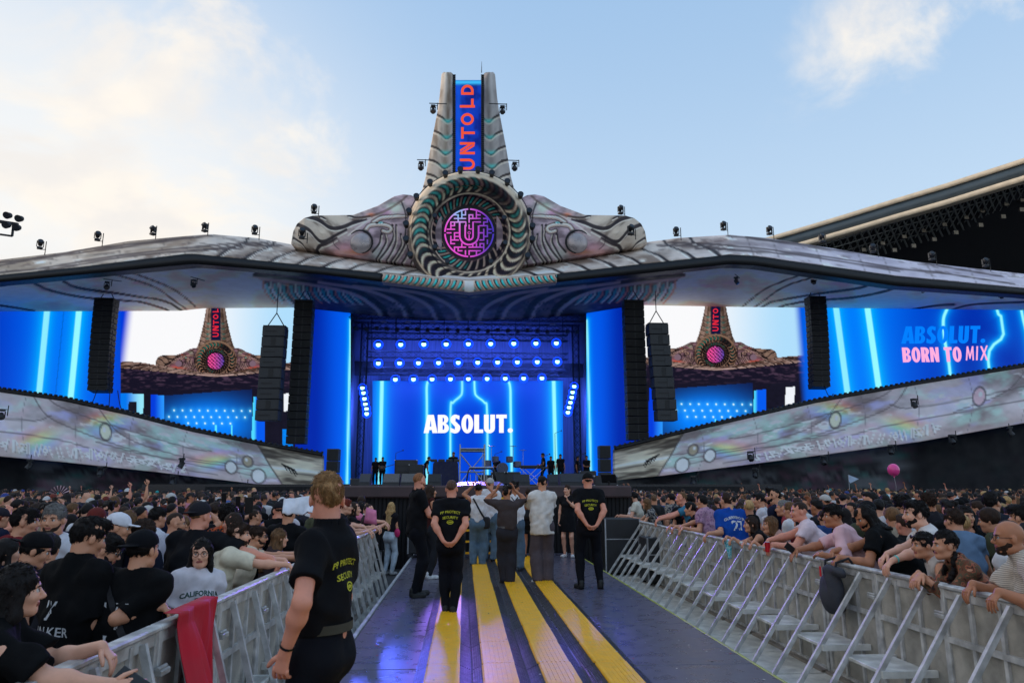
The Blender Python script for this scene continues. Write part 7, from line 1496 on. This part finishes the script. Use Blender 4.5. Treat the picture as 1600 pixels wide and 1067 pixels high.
# ------------------------------------------------------------------ people along the left barrier
def lx(y): return -1.80 + (y - 3) * .016
def lp(label, px, py, X, **k):
    s_ = dict(yaw=20, lean=6); s_.update(k)
    if s_.get('rail'): s_['railx'] = lx(X / (ray(px, py)[0] / ray(px, py)[1]))
    return person(s_, label, X=X, px=px, py=py, ground=GZ)
o, J, c, sp = lp('person with long dark hair reaching a phone over the left barrier', 34, 880, -2.02, yaw=62, lean=14, hair='long', hc='black', skin='fair', top=S(14, 14, 16), w=1.15, fat=.5, bag=.012, sleeve=.8, hlen=.3, armr=(.35, .55, 1.15), elr=(.4, -.6, -.6), rail=1, armL=0)
p_ = held(o, J, 'r', 0); phone(tuple(p_ + np.array([0, 0, .02])), rot((0, 1, 0), 60) @ rot((1, 0, 0), 40), 'black phone held out over the left barrier', .08, .165)
o, J, c, sp = lp('tall dark haired young man in a black shirt with white letters on his back', 142, 808, -2.42, yaw=28, hyaw=14, hpitch=-14, hair='quiff', hc='black', skin='mid', top=S(16, 16, 18), polo=1, w=1.08, bag=.012, sleeve=.8, arml='front', armr='front')
a = textmesh('WALKER', .075, .001); v1 = [([(-.02, -.01), (.0, -.01), (.055, .10), (.04, .10)], [(0, 1, 2, 3)]), ([(-.02, -.01), (-.0, -.01), (-.05, .10), (-.068, .10)], [(0, 1, 2, 3)]), ([(.02, .03), (.03, .03), (.0, .10), (-.012, .10)], [(0, 1, 2, 3)])]; a = ([(x, y - .10) for x, y in a[0]], a[1]); back_print(J, c['shirt'], v1 + [a], .20, M_wtext)
o, J, c, sp = lp('man in a backwards black cap with a white W on his black tee', 227, 826, -2.06, yaw=18, hyaw=4, hair='short', hc='black', cap=-1, capc=S(16, 17, 22), skin='mid', top=S(15, 15, 17), w=1.1, bag=.012, sleeve=.85, lean=8, rail=1, arml='front', overr=-.1)
W = []
for a_, b_, w_ in (((-.10, .10), (-.04, -.12), .024), ((-.04, -.12), (.02, .08), .014), ((.0, .10), (.035, -.05), .02), ((.035, -.05), (.10, .10), .016)): W.append(([(a_[0], a_[1]), (a_[0] + w_, a_[1]), (b_[0] + w_, b_[1]), (b_[0], b_[1])], [(0, 1, 2, 3)]))
back_print(J, c['shirt'], W, .24, M_wtext); strap(J, c['shirt'], (-.12, .46), (.14, .1), False, .04, M_bagm, o)
lp('man in sunglasses looking down beside the tall black shirted man', 170, 833, -2.62, yaw=70, hyaw=10, hpitch=-20, hair='short', hc='black', glasses='sun', beard=.5, skin='mid', top=S(196, 194, 206), lean=8)
lp('man in a backwards black cap looking down at the left edge', 60, 830, -3.0, yaw=55, hyaw=12, hpitch=-18, hair='short', hc='black', cap=-1, capc=S(20, 19, 22), skin='mid', top=S(20, 19, 22), lean=12, w=1.08)
o, J, c, sp = lp('man in a maroon tee with white marks looking right', 42, 792, -3.9, yaw=40, hyaw=30, hair='short', hc='black', skin='mid', top=S(110, 24, 34), bag=.01, w=1.08)
lp('grey haired man with a moustache and stubble facing the camera', 87, 787, -3.5, yaw=-170, hyaw=-14, hair='short', hc='grey', beard=.5, bc='brown', skin='mid', top=S(206, 206, 214))
o, J, c, sp = lp('young woman in glasses and a white tee with CALIFORNIA lettering', 316, 840, -2.03, yaw=152, hyaw=14, fem=1, hair='longloose', hc='black', glasses='clear', skin='fair', top=S(212, 206, 214), hlen=.42, lean=4, arml='front', armr='front', sleeve=.7, bag=.006)
a = textmesh('CALIFORNIA', .048, .0015); a = ([(x, y - x * x * 1.5) for x, y in a[0]], a[1]); b = textmesh('STATE', .026, .001); b = ([(x, y - .035) for x, y in b[0]], b[1]); back_print(J, c['shirt'], [a, b], .345, M_gtext, True)
lp('big man in a black cap and wide black tee seen from behind', 315, 783, -2.55, yaw=12, hyaw=20, hair='buzz', hc='light', cap=-1, capc=S(38, 36, 42), skin='red', top=S(22, 22, 26), w=1.2, fat=.7, bag=.014, sleeve=.85, lean=6, rail=1, arml='front', overr=.12, spreadr=-.1, bands=(('r', S(40, 170, 200)),))
lp('man in a cream tee leaning on the barrier and looking right', 375, 815, -2.15, yaw=70, hyaw=10, hair='short', hc='brown', beard=.7, skin='fair', top=S(222, 210, 186), bag=.016, sleeve=.8, lean=22, rail=1, over=.12, spreadl=.1, spreadr=.1)
lp('man in sunglasses beside the cream tee man', 404, 821, -2.2, yaw=74, hyaw=6, hair='short', hc='brown', glasses='sun', beard=.8, skin='mid', top=S(210, 196, 172), lean=18, rail=1, over=.14)
lp('woman with long straight brown hair by the barrier', 438, 825, -2.1, yaw=55, fem=1, hair='long', hc='light', skin='fair', top=S(62, 50, 52), sleeve=0, hlen=.40, lean=12, rail=1, over=.1)
lp('man with cropped hair and thin glasses in a grey striped shirt', 277, 800, -3.15, yaw=60, hyaw=10, hair='buzz', hc='brown', glasses='clear', beard=.5, skin='mid', shirtmat=banded('grey_pinstripe', S(150, 160, 186), S(186, 190, 204), 40, .5, 'X'))
lp('person with round black curly hair and an orange patterned top', 358, 790, -2.9, yaw=20, hair='curly', hc='black', vol=.022, skin='tan', shirtmat=M_orange)
lp('muscular man in a black cap and sleeveless black top near the left barrier', 437, 783, -2.7, yaw=-10, hyaw=-15, hair='buzz', hc='brown', cap=1, capc=S(36, 34, 40), skin='red', top=S(18, 18, 20), sleeve=0, w=1.12)
lp('person in a white patterned cap bowing the head near the left barrier', 458, 810, -2.35, yaw=60, hair='short', hc='black', cap=-1, capc=S(196, 190, 196), hpitch=-20, skin='mid', top=S(140, 176, 164), lean=10)
lp('dark haired person in a white backwards cap tilted to the side', 187, 800, -3.1, yaw=70, hair='short', hc='black', cap=1, capc=S(220, 218, 226), skin='mid', top=S(28, 26, 30), hpitch=-10)
lp('person with reddish cap in the middle of the left crowd', 153, 792, -4.1, yaw=10, hair='buzz', hc='red', cap=-1, capc=S(104, 44, 40), skin='mid', top=S(40, 38, 44))
lp('brown haired woman with wavy hair left of the striped shirt man', 203, 797, -3.9, yaw=15, fem=1, hair='longloose', hc='light', skin='mid', top=S(40, 38, 44))
lp('dark haired man right of the wavy haired woman, in white', 248, 792, -3.7, yaw=40, hair='short', hc='black', skin='mid', top=S(210, 210, 220))
lp('person with brown hair in dark navy between the two black tees', 228, 812, -2.95, yaw=20, hair='short', hc='brown', skin='mid', top=S(24, 28, 44), vol=.01)
lp('bald man half hidden in the left crowd', 400, 795, -3.0, yaw=40, hair='buzz', hc='brown', skin='mid', top=S(60, 56, 66))
for lab, px, py, X, kw in (('woman with red hair and glasses at the far end of the left barrier', 541, 779, -1.95, dict(fem=1, hair='short', hc='red', glasses='clear', top=S(30, 28, 32))), ('dark haired woman in black at the far end of the left barrier', 555, 784, -1.95, dict(fem=1, hair='longloose', hc='brown', top=S(22, 22, 26))), ('woman in a pink top at the far end of the left barrier', 566, 783, -2.05, dict(fem=1, hair='longloose', hc='black', top=S(224, 130, 160))), ('balding person at the far end of the left barrier, holding up pink paper', 577, 787, -1.85, dict(hair='buzz', hc='brown', top=S(60, 46, 50))), ('bearded man in black farther along the left barrier', 527, 783, -2.2, dict(hair='short', hc='black', beard=.8, top=S(22, 22, 26)))):
    lp(lab, px, py, X, yaw=80, hyaw=0, skin='fair', lean=14, rail=1, over=.1, **kw)
pq = at(579, 806, 13.6); clothmesh('paper_sheet', [pq + np.array([-.08, 0, .16]), pq + np.array([.10, 0, .10]), pq + np.array([.12, .02, -.16]), pq + np.array([-.12, .02, -.12])], 4, 4, .003, pbr('pink_paper', S(240, 140, 180)), 'pink sheet of paper held up at the far end of the left barrier', 'paper')
# red flag over the left rail
y0 = 5.15; X0 = lx(5) + .07
def flag_over_strut():
    ny, nx = 46, 60; v = np.linspace(0, 1, ny)[:, None]; yy = np.linspace(5.26, 4.60, nx)[None, :] + 0 * v; zz = .895 - v * .88 + 0 * yy
    off = .50 * np.clip((.82 - zz) / 1.1, 0, 1) * np.exp(-((yy - 4.76) / .17) ** 2); fold = (np.sin(yy * 52 + zz * 3) * .5 + np.sin(yy * 87 - zz * 5) * .3) * .016 * (.3 + v) + .012 * np.sin(yy * 20 + zz * 9)
    X_ = X0 + .015 + off + fold; P = np.stack([X_, yy + .03 * v * np.sin(zz * 8), zz], -1); top = np.stack([X0 - .08 + 0 * yy[0], yy[0], .90 + 0 * yy[0]], -1)[None]; P = np.concatenate([top, P]); V_ = P.reshape(-1, 3); n_, m_ = P.shape[:2]; i = np.arange(n_ * m_).reshape(n_, m_); q = np.stack([i[:-1, :-1], i[1:, :-1], i[1:, 1:], i[:-1, 1:]], -1).reshape(-1, 4); o_ = len(V_)
    e = [i[0], i[:, -1], i[-1][::-1], i[:, 0][::-1]]; rim = np.concatenate([np.stack([x[:-1], x[1:], x[1:] + o_, x[:-1] + o_], -1) for x in e]); return tag(meshobj('flag', np.concatenate([V_, V_ + [.005, 0, .003]]), np.concatenate([q, q[:, ::-1] + o_, rim]), pbr('red_flag', S(196, 20, 44), rough=.75, var=.15, scale=4), None, True), 'large red flag hanging over the rail of the left barrier', 'flag')
flag_over_strut()
pq = at(473, 786, 8.6); clothmesh('towel', [pq + np.array([-.22, 0, .05]), pq + np.array([.24, .1, .1]), pq + np.array([.22, -.1, -.10]), pq + np.array([-.2, -.1, -.12])], 16, 12, .03, pbr('white_towel', S(214, 214, 222)), 'white towel held over heads near the nearest guard', 'towel')
# ================================================================== THE CROWD
random.seed(77); rg = np.random.RandomState(5)
PROT = []
def proto(sp, h=.019):
    out, J = figure(dict(sp, seed=len(PROT) * 3 + 1), h, .014); ms = {}
    root = None
    for k_, (V, Fc, mi) in out.items():
        if k_ == 'body':
            root = meshobj('person', V, Fc, [M_skin, M_eye, M_iris, M_lip, M_brow], None, True, mi)
    for k_, (V, Fc, mi) in out.items():
        if k_ == 'body' or not len(V): continue
        c = meshobj('shoe' if k_.startswith('shoe') else k_, V, Fc, PARTM[k_], root, True)
    J['parts'] = out; J['sp'] = sp; PROT.append((root, J, sp)); return root
W0 = dict(H=1.75)
proto(dict(hair='short', bag=.006)); proto(dict(hair='quiff', bag=.01, w=1.06, hyaw=14, arml='front', armr='front')); proto(dict(hair='buzz', beard=.6, w=1.08, fat=.3, hyaw=-12)); proto(dict(hair='curly', hyaw=8, arml='front', armr='down'))
proto(dict(hair='long', fem=1, hyaw=-8)); proto(dict(hair='longloose', fem=1, hyaw=16, arml='front', armr='front')); proto(dict(hair='pony', fem=1)); proto(dict(hair='short', cap=-1, bag=.012)); proto(dict(hair='short', cap=1, w=1.05)); proto(dict(hair='bun', fem=1, hyaw=20))
proto(dict(hair='short', arml='phone', armr='high', bag=.008)); proto(dict(hair='long', fem=1, sleeve=0, armr='high', arml='down')); proto(dict(hair='short', vol=.012, lean=6, hpitch=-10, bag=.006)); proto(dict(hair='short', hyaw=50, beard=.5)); proto(dict(hair='longloose', fem=1, hyaw=-70))
NPR = len(PROT)
used = [False] * NPR
TOPS = [('black', S(20, 20, 23), 40), ('dark grey', S(44, 44, 50), 10), ('navy', S(28, 34, 56), 9), ('white', S(216, 212, 214), 24), ('maroon', S(92, 30, 40), 4), ('pink', S(206, 130, 150), 3), ('beige', S(176, 158, 138), 5), ('blue', S(60, 90, 150), 3), ('olive', S(70, 74, 56), 3)]
HC = [('black', 'black', 50), ('dark brown', 'brown', 34), ('light brown', 'light', 10), ('blond', 'blond', 3), ('reddish', 'red', 3)]
def pick(L_): return random.choices(L_, [x[-1] for x in L_])[0]
taken = [(o.location.x, o.location.y) for o in bpy.data.objects if o.parent is None and o.get('category') == 'person']
def in_view(x, y):
    a, b = proj((x, y, 1.2)); return -60 < a < 1660
cand = []
for side in (-1, 1):
    y = 3.4
    while y < 46:
        edge = (lx(min(y, 16)) - .62) if side < 0 else BRX + .75
        if y > 17: edge = -1.2 - (min(y, 24) - 17) * .35 if side < 0 else 3.9 + (min(y, 24) - 17) * .3
        if y > 17 and side < 0: edge = min(edge, TX0 - .6)
        if y > 17 and side > 0: edge = max(edge, TX1 + .6)
        x = edge + side * random.uniform(0, .35); row = 0
        while abs(x) < .95 * y + 3 and abs(x) < 60:
            jx, jy = x + random.uniform(-.16, .16), y + random.uniform(-.24, .24)
            if in_view(jx, jy) and all((jx - a) ** 2 + (jy - b) ** 2 > .42 ** 2 for a, b in taken): cand.append((jx, jy, side))
            x += side * random.uniform(.50, .82) * (1 if y < 20 else 1.15)
        y += .66 if y < 20 else .85
cand.sort(key=lambda c: c[1]); NEAR = 238
near, far = cand[:NEAR], cand[NEAR:]
def band(y): return 'close behind the front row' if y < 7.5 else 'a few rows back' if y < 10.5 else 'in the middle rows' if y < 14 else 'farther back'
for (x, y, side) in near:
    k = random.choices(range(NPR), [9, 9, 9, 5, 8, 8, 5, 4, 2, 4, 3, 3, 8, 8, 5])[0]; root, J, sp = PROT[k]
    if used[k]: o = copy_tree(root)
    else: o = root; used[k] = True
    tn, tcol, _ = pick(TOPS); hn, hk, _ = pick(HC); fem = sp.get('fem'); H = random.gauss(1.655, .05) if fem else random.gauss(1.745, .055); H = min(max(H, 1.54), 1.86)
    f = H / 1.75; o.scale = (f * random.uniform(.97, 1.05), f, f); o.location = (x, y, GZ); yaw = (12 if side < 0 else -14) + random.gauss(0, 20); o.rotation_euler = (random.uniform(-.03, .03), random.uniform(-.03, .03), -math.radians(yaw))
    o.color = col4(np.array(SKIN[random.choice(['fair', 'mid', 'mid', 'tan', 'red'])]) * random.uniform(.85, 1.05)); hv = np.array(HAIR[hk]) * random.uniform(.8, 1.3); tv = np.array(tcol) * random.uniform(.75, 1.2); bv = random.choice([S(24, 24, 28), S(60, 78, 104), S(90, 86, 80)])
    cc_ = random.choice([('black', S(20, 20, 22)), ('black', S(26, 26, 30)), ('pale', S(190, 186, 182)), ('dark', S(40, 38, 46))])
    for ch in o.children:
        n_ = ch.name.split('.')[0]; ch.color = col4(hv if n_ in ('hair', 'beard') else tv if n_ == 'shirt' else cc_[1] if n_ == 'cap' else bv)
    who = 'woman' if fem else 'man'; hl = {'long': 'long ', 'longloose': 'long loose ', 'pony': 'tied ', 'bun': 'tied up ', 'curly': 'curly ', 'buzz': 'cropped '}.get(sp['hair'], ''); cap = f', {cc_[0]} cap' if sp.get('cap') else ''
    sd_ = 'left' if side < 0 else 'right'; lab = f'{who} with {hl}{hn} hair{cap}, {tn} top, {band(y)}, {sd_} crowd'
    if len(lab.split()) > 16: lab = f'{who} with {hl}{hn} hair{cap} in {tn}, {band(y)}, {sd_} crowd'
    tag(o, lab, 'person', f'{sd_} crowd, ' + lab.replace(' crowd', ''))
# the distant mass, one mesh
def lowfig(sp, h):
    out, J = figure(dict(sp, legs=0, seed=3), h, h * .8); Vs, Fs, K = [], [], []; n = 0
    for k_, (V, Fc, mi) in out.items():
        if not len(V): continue
        if k_ == 'body':
            # coarse skin only: drop fingers and face details
            q = [f for f in Fc if len(f) == 4 and max(f) < len(V)]; keep = [f for f, m_ in zip(Fc, mi) if m_ in (0, 3)]; Fc = np.array([f if len(f) == 4 else f + (f[-1],) for f in keep if len(f) in (3, 4)]); kk = 0
        else: kk = {'hair': 1, 'beard': 1, 'shirt': 2, 'cap': 3}.get(k_, 2); Fc = np.asarray(Fc)
        Vs.append(V); Fs.append(Fc + n); K.append(np.full(len(V), kk)); n += len(V)
    V, Fc, K = np.concatenate(Vs), np.concatenate(Fs), np.concatenate(K); used_ = np.unique(Fc); mp = np.full(len(V), -1); mp[used_] = np.arange(len(used_)); return V[used_], mp[Fc], K[used_]
sps = [dict(hair='short'), dict(hair='quiff', w=1.05, hyaw=15), dict(hair='long', fem=1), dict(hair='longloose', fem=1, hyaw=-15), dict(hair='short', cap=-1), dict(hair='curly'), dict(hair='short', armr='up'), dict(hair='buzz', hyaw=60), dict(hair='longloose', fem=1, armr='high', arml='high')]
LOD = [[lowfig(s_, .034) for s_ in sps], [lowfig(s_, .052) for s_ in sps]]
Vs, Fs, Cs, n = [], [], [], 0
for (x, y, side) in far:
    k = random.choices(range(len(sps)), [9, 8, 8, 7, 3, 5, .9, 6, .7])[0]; V, Fc, K = LOD[0 if y < 24 else 1][k]; f = random.gauss(1.655 if sps[k].get('fem') else 1.745, .06) / 1.75; a = -math.radians((10 if side < 0 else -12) + random.gauss(0, 22)); c_, s_ = math.cos(a), math.sin(a)
    P = V * f; P = np.stack([P[:, 0] * c_ - P[:, 1] * s_ + x, P[:, 0] * s_ + P[:, 1] * c_ + y, P[:, 2] + GZ], 1); hv = np.array(HAIR[pick(HC)[1]]) * random.uniform(.8, 1.3); tv = np.array(pick(TOPS)[1]) * random.uniform(.7, 1.2); sk = np.array(SKIN[random.choice(['fair', 'mid', 'tan', 'red'])]) * random.uniform(.85, 1.1)
    cp = np.array(random.choice([S(22, 22, 26), S(190, 186, 186), S(40, 60, 130), S(30, 150, 150), S(60, 50, 50)])); Cs.append(np.stack([sk, hv, tv, cp])[K]); Vs.append(P); Fs.append(Fc + n); n += len(V)
V_ = np.concatenate(Vs); F_ = np.concatenate(Fs)
me = bpy.data.meshes.new('distant_crowd'); me.vertices.add(len(V_)); me.vertices.foreach_set('co', V_.astype(np.float32).ravel()); me.loops.add(F_.size); me.loops.foreach_set('vertex_index', F_.ravel().astype(np.int32)); me.polygons.add(len(F_)); me.polygons.foreach_set('loop_start', np.arange(0, F_.size, 4, dtype=np.int32)); me.materials.append(pbr('crowd_mass', attr='art', rough=.8, var=.1, scale=10))
me.update(calc_edges=True); me.polygons.foreach_set('use_smooth', np.ones(len(F_), bool)); a_ = me.color_attributes.new('art', 'FLOAT_COLOR', 'POINT'); cc = np.ones((len(V_), 4), np.float32); cc[:, :3] = np.concatenate(Cs); a_.data.foreach_set('color', cc.ravel()); me.validate()
o = bpy.data.objects.new('distant_crowd', me); link(o); tag(o, 'dense far crowd of heads reaching to the stage on both sides', 'crowd', kind='stuff')
for k in range(NPR):
    if not used[k]:
        for ch in list(PROT[k][0].children): bpy.data.objects.remove(ch)
        bpy.data.objects.remove(PROT[k][0])
# band and crew on the stage
def crew(px, Y, label, zb=ZT, H=1.75, **k):
    s_ = dict(yaw=180, top=S(18, 18, 24), bottom=S(18, 18, 24), skin='tan', h=.03, tufts=0, H=H); s_.update(k); z_ = zb; x = at(px, 750, Y)[0]; NP[0] += 1
    out, J = figure(s_, .028, .02); V, Fl, mi = out['body']; o = meshobj('person', V, Fl, [M_skin, M_eye, M_iris, M_lip, M_brow], None, True, mi); o.color = col4(np.array(SKIN['tan']) * .6); o.location = (x, Y, z_); o.rotation_euler = (0, 0, -math.radians(s_['yaw'])); tag(o, label, 'person', 'band and crew on the stage')
    for k_, (V, Fc, _) in out.items():
        if k_ != 'body' and len(V): c = meshobj(k_ if not k_.startswith('shoe') else 'shoe', V, Fc, PARTM[k_], o, True); c.color = col4(S(16, 16, 22))
    return o, J
crew(586, 46, 'dark figure at the far left of the stage, left one of a pair'); o, J = crew(597, 45, 'guitar player beside the left neon line on the stage', arml='front', armr='front')
gt = empty('guitar', tuple(np.array(o.location) + np.array([0, -.28, 1.05])), 0, 'dark electric guitar held by the player at the left neon line', 'guitar'); m = MB(); m.sphere((0, 0, 0), .2, 12, 8, (1.1, .18, .8)); m.build('body', M_case, gt); m = MB(); m.bar((.1, 0, .03), (.75, 0, .22), .04); m.build('neck', M_case, gt)
crew(702, 45, 'crew member standing in front of the draped desk', yaw=210); crew(661, 42, 'crew member bending by the racks left of the desk', yaw=90, lean=30); crew(708, 37.5, 'performer behind the draped desk', arml='front', armr='front'); crew(776, 39.5, 'drummer behind the drum kit', H=1.6, arml='front', armr='front')
crew(849, 41, 'tall keyboard player in dark clothes', H=1.85, yaw=-90, arml='front', armr='front'); crew(861, 43, 'slim dark figure right of the keyboard player'); crew(876, 40, 'dark figure standing by the right neon line'); crew(903, 43, 'dark figure in the right wing of the stage', yaw=120); crew(917, 42, 'dark figure near the right speaker stack', arml='front', armr='front')
# things held up in the crowd
bl = empty('balloon', tuple(at(1396, 734, 19)), 0, 'pink balloon floating over the right crowd', 'balloon'); m = MB(); m.sphere((0, 0, 0), .155, 20, 14, (1, 1, 1.1)); m.cyl((0, 0, -.17), (0, 0, -.20), .01, .022, 8); m.build('balloon_skin', pbr('pink_balloon', S(238, 70, 150), rough=.25, var=0, coat=.3), bl); m = MB(); m.tube([(0, 0, -.2), (.03, 0, -.45), (0, .02, -.7)], .003, 4); m.build('string', M_wtext, bl)
fa = empty('hand_fan', tuple(at(92, 773, 10.5)), .2, 'open folding hand fan raised over the left crowd', 'fan'); m = MB(); n_ = 16
for i in range(n_):
    t0, t1 = PI * (.06 + .88 * i / n_), PI * (.06 + .88 * (i + 1) / n_); y_ = .008 if i % 2 else -.008; m.mat(i % 2); m.add([(.04 * math.cos(t0), -y_, .04 * math.sin(t0)), (.13 * math.cos(t0), -y_, .13 * math.sin(t0)), (.13 * math.cos(t1), y_, .13 * math.sin(t1)), (.04 * math.cos(t1), y_, .04 * math.sin(t1))], [(0, 1, 2, 3)])
m.build('leaf', [pbr('fan_dark', S(60, 40, 50)), pbr('fan_light', S(190, 160, 170))], fa)
for px, py, Y, lab in ((389, 789, 7.6, 'black phone raised over the left crowd, the large one'), (350, 777, 13, 'small bright phone screen raised in the left crowd'), (330, 786, 11, 'dim phone held up right of the green cap'), (372, 783, 12, 'small phone raised left of the large one')):
    phone(tuple(at(px, py, Y)), rot((0, 0, 1), random.uniform(-20, 20)) @ rot((1, 0, 0), -8), lab, .08, .16, 'bright' in lab)
for px, py, Y, lab, sk in ((390, 803, 7.6, 'fair', 'mid'),): pass
fg = empty('pennant', tuple(at(1326, 748, 20)), 0, 'small pale blue pennant above the right crowd', 'flag'); m = MB(); m.cyl((0, 0, -.3), (0, 0, .12), .008, n=5); m.build('stick', M_alu, fg); m = MB(); m.add([(0, 0, .12), (.32, .03, .0), (.05, .02, -.12), (0, 0, -.05)], [(0, 1, 2, 3)]); m.build('cloth', pbr('pale_blue_cloth', S(180, 200, 225)), fg)
print('CAND', len(cand), 'far', len(far), 'verts', len(V_))
